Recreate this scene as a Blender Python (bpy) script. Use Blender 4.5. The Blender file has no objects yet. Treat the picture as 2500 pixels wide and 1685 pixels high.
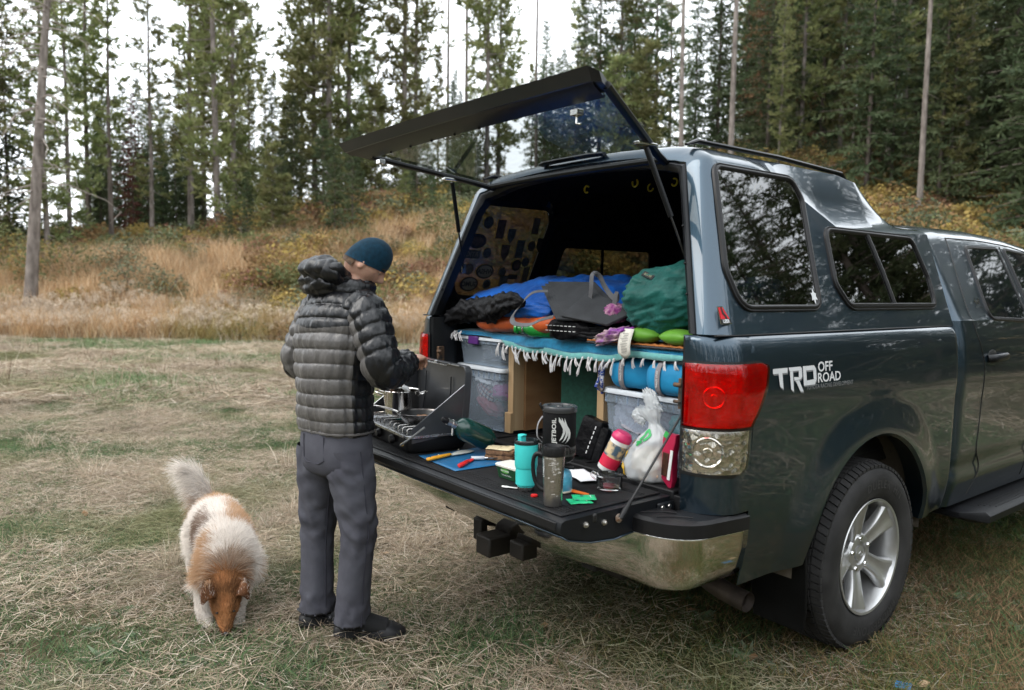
import bpy, bmesh, math, random
import numpy as np
from mathutils import Vector, Matrix, Euler, noise as mnoise
random.seed(7); RNG = np.random.default_rng(7)
D = bpy.data; SC = bpy.context.scene; COL = SC.collection
R = math.radians; PI = math.pi

# ---------------------------------------------------------------- camera, sky, light, exposure
cam = D.cameras.new('camera'); cam_o = D.objects.new('camera', cam); COL.objects.link(cam_o)
CAM = Vector((2.521, -2.088, 1.53)); YAW, PITCH, ROLL = 0.905, -0.077, 0.015
cf = Vector((-math.sin(YAW) * math.cos(PITCH), math.cos(YAW) * math.cos(PITCH), math.sin(PITCH)))
cr = Vector((math.cos(YAW), math.sin(YAW), 0)); cu = cr.cross(cf)
cr2 = cr * math.cos(ROLL) + cu * math.sin(ROLL); cu2 = -cr * math.sin(ROLL) + cu * math.cos(ROLL)
cam_o.matrix_world = Matrix(((cr2.x, cu2.x, -cf.x, CAM.x), (cr2.y, cu2.y, -cf.y, CAM.y), (cr2.z, cu2.z, -cf.z, CAM.z), (0, 0, 0, 1)))
cam.sensor_width = 36; cam.lens = 1851.3 / 2500 * 36; cam.clip_start = .05; cam.clip_end = 1500
cam.dof.use_dof = True; cam.dof.focus_distance = 3.25; cam.dof.aperture_fstop = 2.6
SC.camera = cam_o

world = D.worlds.new('World'); SC.world = world; world.use_nodes = True
wn = world.node_tree.nodes; wl = world.node_tree.links
sky = wn.new('ShaderNodeTexSky'); sky.sky_type = 'NISHITA'; sky.sun_disc = False
SUN_EL, SUN_ROT = R(48), R(200)
sky.sun_elevation = SUN_EL; sky.sun_rotation = SUN_ROT; sky.dust_density = 3
mixw = wn.new('ShaderNodeMix'); mixw.data_type = 'RGBA'; mixw.inputs[0].default_value = .86
mixw.inputs[7].default_value = (11.2, 11.7, 12.1, 1)          # the even white of an overcast evening sky
wl.new(sky.outputs[0], mixw.inputs[6])
bg = wn['Background']; wl.new(mixw.outputs[2], bg.inputs[0]); bg.inputs[1].default_value = .10
sun = D.lights.new('sun', 'SUN'); sun.energy = .7; sun.angle = R(35); sun.color = (1, .96, .9)
sun_o = D.objects.new('sun', sun); COL.objects.link(sun_o)
sdir = Vector((math.sin(SUN_ROT) * math.cos(SUN_EL), math.cos(SUN_ROT) * math.cos(SUN_EL), math.sin(SUN_EL)))
sun_o.rotation_euler = sdir.to_track_quat('Z', 'Y').to_euler(); sun_o.location = (0, -5, 20)
SC.view_settings.view_transform = 'Standard'; SC.view_settings.look = 'None'
SC.view_settings.exposure = 1.35; SC.view_settings.gamma = 1; SC.view_settings.use_curve_mapping = False
SC.render.engine = 'CYCLES'
cy = SC.cycles; cy.max_bounces = 8; cy.diffuse_bounces = 3; cy.glossy_bounces = 4; cy.transmission_bounces = 6
cy.transparent_max_bounces = 16; cy.caustics_reflective = False; cy.caustics_refractive = False
cy.use_denoising = True; cy.sample_clamp_indirect = 6

# ---------------------------------------------------------------- helpers
def lin(h):
    """sRGB 0-255 triple -> linear"""
    return tuple((c / 255 / 12.92) if c / 255 < .04045 else ((c / 255 + .055) / 1.055) ** 2.4 for c in h)

class G:
    def __init__(s): s.v = []; s.f = []; s.mi = []
    def add(s, v, f, mi=0):
        n = len(s.v)
        s.v.extend((float(a[0]), float(a[1]), float(a[2])) for a in v)
        s.f.extend(tuple(int(i) + n for i in q) for q in f); s.mi.extend([mi] * len(f)); return s
    def grid(s, P, cu=False, cv=False, flip=False, mi=0):
        P = np.asarray(P, float); nu, nv = P.shape[:2]; f = []
        for i in range(nu if cu else nu - 1):
            for j in range(nv if cv else nv - 1):
                a, b = i * nv + j, ((i + 1) % nu) * nv + j
                c, d = ((i + 1) % nu) * nv + (j + 1) % nv, i * nv + (j + 1) % nv
                f.append((a, d, c, b) if flip else (a, b, c, d))
        return s.add(P.reshape(-1, 3), f, mi)
    def loft(s, rings, cap=True, closed=True, mi=0):
        rings = np.asarray(rings, float); nr, n = rings.shape[:2]; f = []
        for i in range(nr - 1):
            for j in range(n if closed else n - 1):
                k = (j + 1) % n
                f.append((i * n + j, i * n + k, (i + 1) * n + k, (i + 1) * n + j))
        if cap and closed:
            f.append(tuple(range(n))[::-1]); f.append(tuple((nr - 1) * n + j for j in range(n)))
        return s.add(rings.reshape(-1, 3), f, mi)
    def box(s, c, d, M=None, mi=0):
        x, y, z = d[0] / 2, d[1] / 2, d[2] / 2
        v = [Vector((a * x, b * y, e * z)) for a in (-1, 1) for b in (-1, 1) for e in (-1, 1)]
        if M is not None: v = [M @ q for q in v]
        c = Vector(c); v = [q + c for q in v]
        return s.add(v, [(0, 1, 3, 2), (4, 6, 7, 5), (0, 4, 5, 1), (2, 3, 7, 6), (0, 2, 6, 4), (1, 5, 7, 3)], mi)
    def tube(s, path, r, n=8, cap=True, closed=False, flat=1.0, mi=0, up=None):
        path = [Vector(p) for p in path]; m = len(path)
        rr = r if hasattr(r, '__len__') else [r] * m
        rings = []; nrm = None
        for i, p in enumerate(path):
            if closed: t = path[(i + 1) % m] - path[i - 1]
            else: t = path[min(i + 1, m - 1)] - path[max(i - 1, 0)]
            t = t.normalized() if t.length > 1e-9 else Vector((0, 0, 1))
            if nrm is None or up is not None:
                a = Vector(up) if up is not None else (Vector((0, 0, 1)) if abs(t.z) < .9 else Vector((1, 0, 0)))
                nrm = (a - t * a.dot(t)).normalized()
            else: nrm = (nrm - t * nrm.dot(t)).normalized()
            b = t.cross(nrm)
            rings.append([p + (nrm * (math.cos(2 * PI * k / n) * flat) + b * math.sin(2 * PI * k / n)) * rr[i] for k in range(n)])
        if closed: rings.append(rings[0])
        return s.loft(rings, cap and not closed, mi=mi)
    def lathe(s, prof, n=32, c=(0, 0, 0), M=None, cap=True, mi=0):
        rings = []
        for r, z in prof:
            ring = [Vector((r * math.cos(2 * PI * k / n), r * math.sin(2 * PI * k / n), z)) for k in range(n)]
            if M is not None: ring = [M @ q for q in ring]
            rings.append([q + Vector(c) for q in ring])
        return s.loft(rings, cap, mi=mi)
    def poly(s, pts, th, mi=0):
        """flat polygon of 3-D points with thickness vector th"""
        n = len(pts); th = Vector(th); v = [Vector(p) for p in pts] + [Vector(p) + th for p in pts]
        f = [tuple(range(n))[::-1], tuple(range(n, 2 * n))] + [(i, (i + 1) % n, n + (i + 1) % n, n + i) for i in range(n)]
        return s.add(v, f, mi)
    def sph(s, c, rad, nu=16, nv=10, M=None, mi=0):
        rad = rad if hasattr(rad, '__len__') else (rad,) * 3
        rings = []
        for i in range(1, nv):
            th = PI * i / nv
            ring = [Vector((rad[0] * math.sin(th) * math.cos(2 * PI * k / nu), rad[1] * math.sin(th) * math.sin(2 * PI * k / nu), -rad[2] * math.cos(th))) for k in range(nu)]
            if M is not None: ring = [M @ q for q in ring]
            rings.append([q + Vector(c) for q in ring])
        return s.loft(rings, True, mi=mi)

def obj(name, g, mat=None, parent=None, smooth=40, bevel=0, sub=0, solid=0, loc=None, rot=None, seg=2, label=None, cat=None, group=None, kind=None, fixn=False):
    me = D.meshes.new(name); me.from_pydata(g.v, [], g.f)
    mats = mat if isinstance(mat, (list, tuple)) else [mat]
    for m in mats: me.materials.append(m)
    if len(mats) > 1: me.polygons.foreach_set('material_index', g.mi)
    if fixn:
        bm = bmesh.new(); bm.from_mesh(me); bmesh.ops.recalc_face_normals(bm, faces=bm.faces); bm.to_mesh(me); bm.free()
    me.update()
    if smooth:
        me.polygons.foreach_set('use_smooth', [True] * len(me.polygons))
        if smooth < 180: me.set_sharp_from_angle(angle=R(smooth))
    o = D.objects.new(name, me); COL.objects.link(o)
    if parent is not None: o.parent = parent
    if loc is not None: o.location = loc
    if rot is not None: o.rotation_euler = rot
    if solid:
        m = o.modifiers.new('solid', 'SOLIDIFY'); m.thickness = solid; m.offset = -1
    if bevel:
        m = o.modifiers.new('bevel', 'BEVEL'); m.width = bevel; m.segments = seg; m.limit_method = 'ANGLE'; m.angle_limit = R(35)
        m.harden_normals = False
    if sub:
        m = o.modifiers.new('sub', 'SUBSURF'); m.levels = sub; m.render_levels = sub
    tag(o, label, cat, group, kind); return o

def tag(o, label=None, cat=None, group=None, kind=None):
    if label: o['label'] = label
    if cat: o['category'] = cat
    if group: o['group'] = group
    if kind: o['kind'] = kind
    return o

def thing(name, label, cat, loc=(0, 0, 0), rz=0, group=None, rot=None):
    o = D.objects.new(name, None); COL.objects.link(o); o.empty_display_size = .1
    o.location = loc; o.rotation_euler = rot if rot is not None else (0, 0, rz)
    return tag(o, label, cat, group)

def rotm(ax, a): return Matrix.Rotation(a, 3, ax)

def roundpoly(pts, rad, n=6):
    """closed 2-D polygon with rounded corners"""
    out = []; m = len(pts); rad = rad if hasattr(rad, '__len__') else [rad] * m
    for i in range(m):
        p0, p, p1 = Vector(pts[i - 1]), Vector(pts[i]), Vector(pts[(i + 1) % m])
        a, b = (p0 - p), (p1 - p); ang = a.angle(b); d = min(rad[i] / math.tan(ang / 2), a.length * .49, b.length * .49)
        s, e = p + a.normalized() * d, p + b.normalized() * d
        for k in range(n + 1):
            t = k / n; out.append(tuple((s * (1 - t) + p * t) * (1 - t) + (p * (1 - t) + e * t) * t))
    return out

def smooth_path(pts, n=8):
    """Catmull-Rom through points"""
    P = [Vector(p) for p in pts]; out = []
    for i in range(len(P) - 1):
        a, b, c, d = P[max(i - 1, 0)], P[i], P[i + 1], P[min(i + 2, len(P) - 1)]
        for k in range(n):
            t = k / n
            out.append(.5 * ((2 * b) + (c - a) * t + (2 * a - 5 * b + 4 * c - d) * t * t + (3 * b - a - 3 * c + d) * t ** 3))
    out.append(P[-1]); return out

def offs(poly, d):
    """offset closed 2-D polygon (ccw -> outwards for d>0)"""
    n = len(poly); P = [Vector(p) for p in poly]
    ar = sum(P[i].x * P[(i + 1) % n].y - P[(i + 1) % n].x * P[i].y for i in range(n)); sg = 1 if ar > 0 else -1
    out = []
    for i in range(n):
        t = (P[(i + 1) % n] - P[i - 1])
        if t.length < 1e-9: out.append(tuple(P[i])); continue
        t.normalize(); out.append((P[i].x + t.y * d * sg, P[i].y - t.x * d * sg))
    return out

def text_geo(body, size=1.0, extrude=0.0, align='LEFT', shear=0, space=1.0, bold=0):
    cu_ = D.curves.new('txt', 'FONT'); cu_.body = body; cu_.size = size; cu_.extrude = extrude; cu_.align_x = align
    cu_.shear = shear; cu_.space_character = space; cu_.offset = bold; cu_.resolution_u = 3
    o = D.objects.new('txt', cu_); COL.objects.link(o)
    dg = bpy.context.evaluated_depsgraph_get(); dg.update()
    me = D.meshes.new_from_object(o.evaluated_get(dg))
    v = [tuple(q.co) for q in me.vertices]; f = [tuple(p.vertices) for p in me.polygons]
    D.objects.remove(o); D.curves.remove(cu_); D.meshes.remove(me)
    return v, f

def text_obj(name, body, size, fn, mat, parent, align='CENTER', shear=0, space=1.0, bold=0, sx=1.0, cuts=0):
    """lettering laid on a surface: fn maps (u, v) -> 3-D point"""
    v, f = text_geo(body, size, 0, align, shear, space, bold)
    g = G().add([fn(a[0] * sx, a[1]) for a in v], f)
    return obj(name, g, mat, parent, smooth=0)

def fuse(g, vox, it=4, fac=.5):
    """melt overlapping closed pieces into one continuous skin"""
    me = D.meshes.new('fuse'); me.from_pydata(g.v, [], g.f); bm = bmesh.new(); bm.from_mesh(me); bmesh.ops.recalc_face_normals(bm, faces=bm.faces); bm.to_mesh(me); bm.free()
    o = D.objects.new('fuse', me); COL.objects.link(o); m = o.modifiers.new('r', 'REMESH'); m.mode = 'VOXEL'; m.voxel_size = vox
    if it: m = o.modifiers.new('k', 'SMOOTH'); m.factor = fac; m.iterations = it
    dg = bpy.context.evaluated_depsgraph_get(); dg.update(); r = D.meshes.new_from_object(o.evaluated_get(dg)); D.objects.remove(o); D.meshes.remove(me)
    out = G().add([v.co for v in r.vertices], [tuple(p.vertices) for p in r.polygons]); D.meshes.remove(r); return out

# ---------------------------------------------------------------- materials
MATS = {}
def M(name, col, rough=.5, metal=0., col2=None, var=.12, vscale=6., bump=0., bscale=80., bdist=.002, coat=0., coatr=.03, trans=0., ior=1.45,
      sheen=0., spec=.5, rvar=0., detail=5., stretch=(1, 1, 1), alpha=1., contrast=(.35, .65), emit=None, sss=0., space='Object'):
    if name in MATS: return MATS[name]
    m = D.materials.new(name); m.use_nodes = True; nt = m.node_tree; N = nt.nodes; L = nt.links; b = N['Principled BSDF']
    tc = N.new('ShaderNodeTexCoord'); mp = N.new('ShaderNodeMapping'); mp.inputs['Scale'].default_value = stretch
    L.new(tc.outputs[space], mp.inputs[0])
    c2 = col2 if col2 is not None else tuple(max(0, c * (1 - 2 * var)) for c in col)
    c1 = col if col2 is not None else tuple(min(1, c * (1 + var)) for c in col)
    if var or col2 is not None:
        nz = N.new('ShaderNodeTexNoise'); nz.inputs['Scale'].default_value = vscale; nz.inputs['Detail'].default_value = detail
        L.new(mp.outputs[0], nz.inputs[0])
        rp = N.new('ShaderNodeValToRGB'); rp.color_ramp.elements[0].position, rp.color_ramp.elements[1].position = contrast
        rp.color_ramp.elements[0].color = (*c2, 1); rp.color_ramp.elements[1].color = (*c1, 1)
        L.new(nz.outputs[0], rp.inputs[0]); L.new(rp.outputs[0], b.inputs['Base Color'])
        if rvar:
            mr = N.new('ShaderNodeMapRange'); mr.inputs[3].default_value = max(0.01, rough - rvar); mr.inputs[4].default_value = min(1, rough + rvar)
            mr.inputs[1].default_value = .3; mr.inputs[2].default_value = .7
            L.new(nz.outputs[0], mr.inputs[0]); L.new(mr.outputs[0], b.inputs['Roughness'])
    else: b.inputs['Base Color'].default_value = (*col, 1)
    if not rvar: b.inputs['Roughness'].default_value = rough
    b.inputs['Metallic'].default_value = metal; b.inputs['IOR'].default_value = ior
    b.inputs['Transmission Weight'].default_value = trans; b.inputs['Coat Weight'].default_value = coat; b.inputs['Coat Roughness'].default_value = coatr
    b.inputs['Sheen Weight'].default_value = sheen; b.inputs['Specular IOR Level'].default_value = spec; b.inputs['Alpha'].default_value = alpha
    if sss: b.inputs['Subsurface Weight'].default_value = sss; b.inputs['Subsurface Radius'].default_value = (.01, .004, .002)
    if bump:
        n2 = N.new('ShaderNodeTexNoise'); n2.inputs['Scale'].default_value = bscale; n2.inputs['Detail'].default_value = 4
        L.new(mp.outputs[0], n2.inputs[0])
        bp = N.new('ShaderNodeBump'); bp.inputs['Strength'].default_value = bump; bp.inputs['Distance'].default_value = bdist
        L.new(n2.outputs[0], bp.inputs['Height']); L.new(bp.outputs[0], b.inputs['Normal'])
    MATS[name] = m; return m

def glass_mat(name, tint, refl=1.0, rough=0.0, dirt=0., f0=.085):
    """thin sheet: tinted see-through with a Fresnel mirror on both faces"""
    if name in MATS: return MATS[name]
    m = D.materials.new(name); m.use_nodes = True; nt = m.node_tree; N = nt.nodes; L = nt.links; N.remove(N['Principled BSDF'])
    t = N.new('ShaderNodeBsdfTransparent'); t.inputs[0].default_value = (*tint, 1)
    gl = N.new('ShaderNodeBsdfGlossy'); gl.inputs['Roughness'].default_value = rough; gl.inputs['Color'].default_value = (refl, refl, refl, 1)
    lw = N.new('ShaderNodeLayerWeight'); pw = N.new('ShaderNodeMath'); pw.operation = 'POWER'; pw.inputs[1].default_value = 5
    lw.inputs['Blend'].default_value = .5; L.new(lw.outputs['Facing'], pw.inputs[0])
    fr = N.new('ShaderNodeMapRange'); fr.inputs[3].default_value = f0; L.new(pw.outputs[0], fr.inputs[0])
    mx = N.new('ShaderNodeMixShader'); L.new(fr.outputs[0], mx.inputs[0]); L.new(t.outputs[0], mx.inputs[1]); L.new(gl.outputs[0], mx.inputs[2])
    out = mx.outputs[0]
    if dirt:
        df = N.new('ShaderNodeBsdfDiffuse'); df.inputs[0].default_value = (.5, .5, .48, 1)
        tc = N.new('ShaderNodeTexCoord'); mp = N.new('ShaderNodeMapping'); mp.inputs['Scale'].default_value = (2, 9, 9)
        nz = N.new('ShaderNodeTexNoise'); nz.inputs['Scale'].default_value = 4; nz.inputs['Detail'].default_value = 9; nz.inputs['Roughness'].default_value = .7
        L.new(tc.outputs['Object'], mp.inputs[0]); L.new(mp.outputs[0], nz.inputs[0])
        mr = N.new('ShaderNodeMapRange'); mr.inputs[1].default_value = .45; mr.inputs[2].default_value = .8; mr.inputs[4].default_value = dirt
        L.new(nz.outputs[0], mr.inputs[0])
        m2 = N.new('ShaderNodeMixShader'); L.new(mr.outputs[0], m2.inputs[0]); L.new(out, m2.inputs[1]); L.new(df.outputs[0], m2.inputs[2]); out = m2.outputs[0]
    L.new(out, N['Material Output'].inputs[0]); MATS[name] = m; return m

BLACK_P = M('black_plastic', (.008, .008, .009), .45, var=.15, spec=.35, bump=.15, bscale=300)
RUBBER = M('black_rubber', (.016, .016, .017), .6, var=.2, bump=.1, bscale=200)
CHROME = M('chrome', (.72, .72, .72), .06, 1.0, var=.03)
STEEL = M('brushed_steel', (.5, .48, .46), .26, 1.0, var=.12, vscale=30, stretch=(1, 1, .05), rvar=.08)
# ================================================================ land, grass, forest
FW = Vector((-math.sin(YAW), math.cos(YAW), 0)); RW = Vector((math.cos(YAW), math.sin(YAW), 0))
def uv2w(u, v): return (CAM.x + RW.x * u + FW.x * v, CAM.y + RW.y * u + FW.y * v)
def w2uv(x, y): dx, dy = x - CAM.x, y - CAM.y; return dx * RW.x + dy * RW.y, dx * FW.x + dy * FW.y
def sst(a, b, x): t = min(max((x - a) / (b - a), 0), 1); return t * t * (3 - 2 * t)
V0 = 19.6
def hgt(u, v):
    a = u / max(v, 6.); t = max(v - V0 - 1.2 * mnoise.noise((u * .12, 3.1, 0)), 0)
    hm = float(np.interp(a, [-.6, -.42, -.25, -.1, .05, .2, .33, .5, .8], [3.0, 3.4, 6.0, 8.0, 9.6, 11.5, 19, 32, 40]))
    raw = .41 * t; h = hm * (1 - math.exp(-raw / hm * 1.15)) if raw < 3 * hm else hm
    h = min(raw, h * 1.06)
    if v < 0: h = .10 * max(-v - 30, 0)
    lift = sst(0, 3, t)
    h += (.45 * mnoise.noise((u * .25, v * .25, 1.7)) + .8 * mnoise.noise((u * .09, v * .09, 6.1))) * lift + .15 * lift * mnoise.noise((u * .8, v * .8, 5.))
    d = math.hypot(u, v)
    h += .035 * mnoise.noise((u * .6, v * .6, 9.)) * sst(2.5, 8, d)
    return h
def gz(x, y): return hgt(*w2uv(x, y))

def ramp(N, L, src, stops):
    rp = N.new('ShaderNodeValToRGB'); e = rp.color_ramp.elements
    while len(e) < len(stops): e.new(.5)
    for el, (p, c) in zip(e, stops): el.position = p; el.color = (*c, 1)
    L.new(src, rp.inputs[0]); return rp.outputs[0]
def tex_noise(N, L, vec, scale, detail=5, rough=.55):
    n = N.new('ShaderNodeTexNoise'); n.inputs['Scale'].default_value = scale; n.inputs['Detail'].default_value = detail; n.inputs['Roughness'].default_value = rough
    L.new(vec, n.inputs[0]); return n.outputs[0]
def mixc(N, L, f, a, b, mode='MIX'):
    m = N.new('ShaderNodeMix'); m.data_type = 'RGBA'; m.blend_type = mode
    for s_, v in ((0, f), (6, a), (7, b)):
        if isinstance(v, (int, float)): m.inputs[s_].default_value = v
        elif isinstance(v, tuple): m.inputs[s_].default_value = (*v, 1)
        else: L.new(v, m.inputs[s_])
    return m.outputs[2]

def ground_mat():
    m = D.materials.new('meadow_soil'); m.use_nodes = True; N, L = m.node_tree.nodes, m.node_tree.links; b = N['Principled BSDF']
    pos = N.new('ShaderNodeNewGeometry').outputs['Position']
    big = tex_noise(N, L, pos, .55, 4); fine = tex_noise(N, L, pos, 14, 8, .7); mid = tex_noise(N, L, pos, 3.0, 5)
    c1 = ramp(N, L, big, [(.36, (.030, .038, .016)), (.50, (.075, .060, .034)), (.66, (.13, .105, .065))])
    c2 = ramp(N, L, fine, [(.3, (.018, .016, .010)), (.7, (.14, .11, .07))])
    c = mixc(N, L, .5, c1, c2); c3 = ramp(N, L, mid, [(.4, (.06, .075, .03)), (.6, (.11, .085, .05))]); c = mixc(N, L, .35, c, c3)
    L.new(c, b.inputs['Base Color']); b.inputs['Roughness'].default_value = .95; b.inputs['Specular IOR Level'].default_value = .1
    bp = N.new('ShaderNodeBump'); bp.inputs['Strength'].default_value = .8; bp.inputs['Distance'].default_value = .03; L.new(fine, bp.inputs['Height']); L.new(bp.outputs[0], b.inputs['Normal'])
    return m
def slope_mat():
    m = D.materials.new('forest_floor'); m.use_nodes = True; N, L = m.node_tree.nodes, m.node_tree.links; b = N['Principled BSDF']
    pos = N.new('ShaderNodeNewGeometry').outputs['Position']
    big = tex_noise(N, L, pos, .3, 5); fine = tex_noise(N, L, pos, 5, 8, .7)
    c1 = ramp(N, L, big, [(.35, (.075, .085, .03)), (.5, (.19, .12, .045)), (.65, (.25, .16, .07))]); c2 = ramp(N, L, fine, [(.3, (.05, .04, .02)), (.7, (.24, .17, .09))])
    L.new(mixc(N, L, .5, c1, c2), b.inputs['Base Color']); b.inputs['Roughness'].default_value = 1; b.inputs['Specular IOR Level'].default_value = .05
    return m
us_ = sorted(set([round(x, 3) for x in np.concatenate([np.linspace(-8, 8, 81), np.linspace(-40, 40, 81), np.linspace(-160, 160, 41)])]))
vs_ = sorted(set([round(x, 3) for x in np.concatenate([np.linspace(0, 12, 61), np.linspace(-60, 60, 121), np.linspace(-160, 190, 61)])]))
P = [[(*uv2w(u, v), hgt(u, v)) for v in vs_] for u in us_]
g = G().grid(P)
for i, f in enumerate(g.f):
    c = w2uv(*g.v[f[0]][:2]); g.mi[i] = 1 if c[1] > V0 + .3 else 0
ground = obj('ground', g, [ground_mat(), slope_mat()], smooth=180, kind='structure')

# ------------------------------------------------ scatter with geometry nodes
def scatter(name, pts, rots, scl, idx, variants, label, cat=None):
    me = D.meshes.new(name); me.from_pydata([tuple(p) for p in pts], [], [])
    for nm, tp, dat in (('rot', 'FLOAT_VECTOR', np.asarray(rots, np.float32).ravel()), ('scl', 'FLOAT', np.asarray(scl, np.float32)), ('idx', 'INT', np.asarray(idx, np.int32))):
        a = me.attributes.new(nm, tp, 'POINT'); a.data.foreach_set('vector' if tp == 'FLOAT_VECTOR' else 'value', dat)
    o = D.objects.new(name, me); COL.objects.link(o)
    col = D.collections.new(name + '_tufts')
    for i_, v in enumerate(variants): v.name = '%s_%03d' % (name, i_); col.objects.link(v)
    nt = D.node_groups.new(name, 'GeometryNodeTree'); nt.interface.new_socket('Geometry', in_out='INPUT', socket_type='NodeSocketGeometry'); nt.interface.new_socket('Geometry', in_out='OUTPUT', socket_type='NodeSocketGeometry')
    N, L = nt.nodes, nt.links; gi, go = N.new('NodeGroupInput'), N.new('NodeGroupOutput')
    ip = N.new('GeometryNodeInstanceOnPoints'); ci = N.new('GeometryNodeCollectionInfo'); ci.inputs[0].default_value = col; ci.inputs[1].default_value = True; ci.inputs[2].default_value = True
    def at(nm, tp): n = N.new('GeometryNodeInputNamedAttribute'); n.data_type = tp; n.inputs[0].default_value = nm; return n.outputs[0]
    L.new(gi.outputs[0], ip.inputs['Points']); L.new(ci.outputs[0], ip.inputs['Instance']); ip.inputs['Pick Instance'].default_value = True
    L.new(at('idx', 'INT'), ip.inputs['Instance Index'])
    er = N.new('FunctionNodeEulerToRotation'); L.new(at('rot', 'FLOAT_VECTOR'), er.inputs[0]); L.new(er.outputs[0], ip.inputs['Rotation']); L.new(at('scl', 'FLOAT'), ip.inputs['Scale'])
    L.new(ip.outputs[0], go.inputs[0])
    o.modifiers.new('scatter', 'NODES').node_group = nt
    tag(o, label, cat, kind='stuff'); return o
VAR = D.collections.new('unused')
def proto(name, g, mat, cols=None):
    me = D.meshes.new(name); me.from_pydata(g[0], [], g[1]); me.materials.append(mat); me.update()
    if cols is not None:
        a = me.color_attributes.new('tint', 'FLOAT_COLOR', 'POINT'); a.data.foreach_set('color', np.asarray(cols, np.float32).ravel())
    return D.objects.new(name, me)

def blades(n, radius, lmin, lmax, wid, lift, rng, upright=0., curve=.6, gap=0., stack=.0, seg=3):
    """n grass blades on a disc; lift 0 = lying flat; returns verts, faces, per-vertex random"""
    V = []; F = []; T = []
    for i in range(n):
        r = radius * math.sqrt(rng.random()); a = rng.random() * 2 * PI; b = rng.random() * 2 * PI; l = lmin + (lmax - lmin) * rng.random() ** 1.6
        el = lift * (.3 + .7 * rng.random()) + upright
        p = np.array([r * math.cos(a), r * math.sin(a), stack * rng.random()]); d = np.array([math.cos(b) * math.cos(el), math.sin(b) * math.cos(el), math.sin(el)])
        side = np.array([-math.sin(b), math.cos(b), 0]) ; tw = rng.random() * 2 - 1; side = side * math.cos(tw) + np.array([0, 0, 1]) * math.sin(tw) * .8
        turn = (rng.random() - .5) * curve; n0 = len(V); t_ = rng.random()
        w = wid * (.6 + .8 * rng.random())
        for k in range(seg + 1):
            t = k / seg; ww = w * (1 - t ** 2 * .9)
            V.append(tuple(p - side * ww)); V.append(tuple(p + side * ww)); T += [t_, t_]
            p = p + d * (l / seg); bend = turn / seg * 2
            d = d + np.array([-math.sin(b), math.cos(b), 0]) * bend * .7 + np.array([0, 0, -1]) * (abs(bend) * .7 + .05 * upright + .12 * (upright > .4) * rng.random())
            if p[2] + d[2] * l / seg < .002: d[2] = max(d[2], (.003 - p[2]) / (l / seg))
            d = d / np.linalg.norm(d)
        for k in range(seg): F.append((n0 + 2 * k, n0 + 2 * k + 1, n0 + 2 * k + 3, n0 + 2 * k + 2))
    return V, F, T
def tints(T, pal, rng_seed=0):
    pal = np.asarray(pal, float); T = np.asarray(T); i = np.minimum((T * len(pal)).astype(int), len(pal) - 1); c = pal[i]
    return np.concatenate([c, np.ones((len(c), 1))], 1)
def tint_mat(name, green=None, lo=.45, hi=.6, scale=.55, trans=.25, val=(.75, 1.25), nscale=1.7):
    m = D.materials.new(name); m.use_nodes = True; N, L = m.node_tree.nodes, m.node_tree.links; b = N['Principled BSDF']
    at = N.new('ShaderNodeAttribute'); at.attribute_name = 'tint'; c = at.outputs[0]
    pos = N.new('ShaderNodeNewGeometry').outputs['Position']
    if green is not None:
        nz = tex_noise(N, L, pos, scale, 4); f = ramp(N, L, nz, [(lo, (1, 1, 1)), (hi, (0, 0, 0))]); mg = mixc(N, L, 1.0, c, green, 'MULTIPLY'); c = mixc(N, L, f, c, mg)
    oi = N.new('ShaderNodeObjectInfo'); mr = N.new('ShaderNodeMapRange'); mr.inputs[3].default_value, mr.inputs[4].default_value = val; L.new(oi.outputs['Random'], mr.inputs[0])
    hs = N.new('ShaderNodeHueSaturation'); L.new(mr.outputs[0], hs.inputs['Value']); L.new(c, hs.inputs['Color'])
    L.new(hs.outputs[0], b.inputs['Base Color']); b.inputs['Roughness'].default_value = .8; b.inputs['Specular IOR Level'].default_value = .15
    if trans:
        tr = N.new('ShaderNodeBsdfTranslucent'); L.new(hs.outputs[0], tr.inputs[0]); mx = N.new('ShaderNodeMixShader'); mx.inputs[0].default_value = trans
        L.new(b.outputs[0], mx.inputs[1]); L.new(tr.outputs[0], mx.inputs[2]); L.new(mx.outputs[0], N['Material Output'].inputs[0])
    return m
rng = random.Random(11)
STRAW = [(.47, .39, .30), (.41, .33, .245), (.33, .26, .19), (.54, .47, .385), (.26, .20, .145), (.40, .31, .225), (.20, .19, .11)]
GREEN = [(.095, .15, .060), (.07, .125, .052), (.14, .19, .085), (.06, .105, .055)]
BROWN = [(.25, .15, .085), (.20, .12, .07), (.33, .21, .125), (.15, .11, .055)]
straw_m = tint_mat('dry_straw', (.52, .62, .44), .36, .48, .55)
green_m = tint_mat('green_blades'); brown_m = tint_mat('brown_blades', (.6, .8, .5), .4, .55)
near = [proto('straw_tuft', *(lambda V, F, T: ((V, F), straw_m, tints(T, STRAW)))(*blades(950, .40, .03, .14, .0013, .30, rng, stack=.03))) for _ in range(6)]
near += [proto('green_tuft', *(lambda V, F, T: ((V, F), green_m, tints(T, GREEN)))(*blades(380, .26, .03, .085, .0017, .5, rng, upright=.45))) for _ in range(4)]
near += [proto('brown_tuft', *(lambda V, F, T: ((V, F), brown_m, tints(T, BROWN + GREEN[:2])))(*blades(700, .40, .025, .09, .0013, .6, rng, upright=.25, stack=.02))) for _ in range(4)]
near += [proto('stem_tuft', *(lambda V, F, T: ((V, F), straw_m, tints(T, STRAW[:4])))(*blades(46, .07, .08, .26, .0016, .35, rng, upright=.8, curve=1.1))) for _ in range(3)]
near += [proto('weed_rosette', *(lambda V, F, T: ((V, F), green_m, tints(T, [(.12, .17, .09), (.16, .2, .13)])))(*blades(16, .03, .05, .10, .012, .35, rng, upright=.15, curve=.4))) for _ in range(2)]
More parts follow.
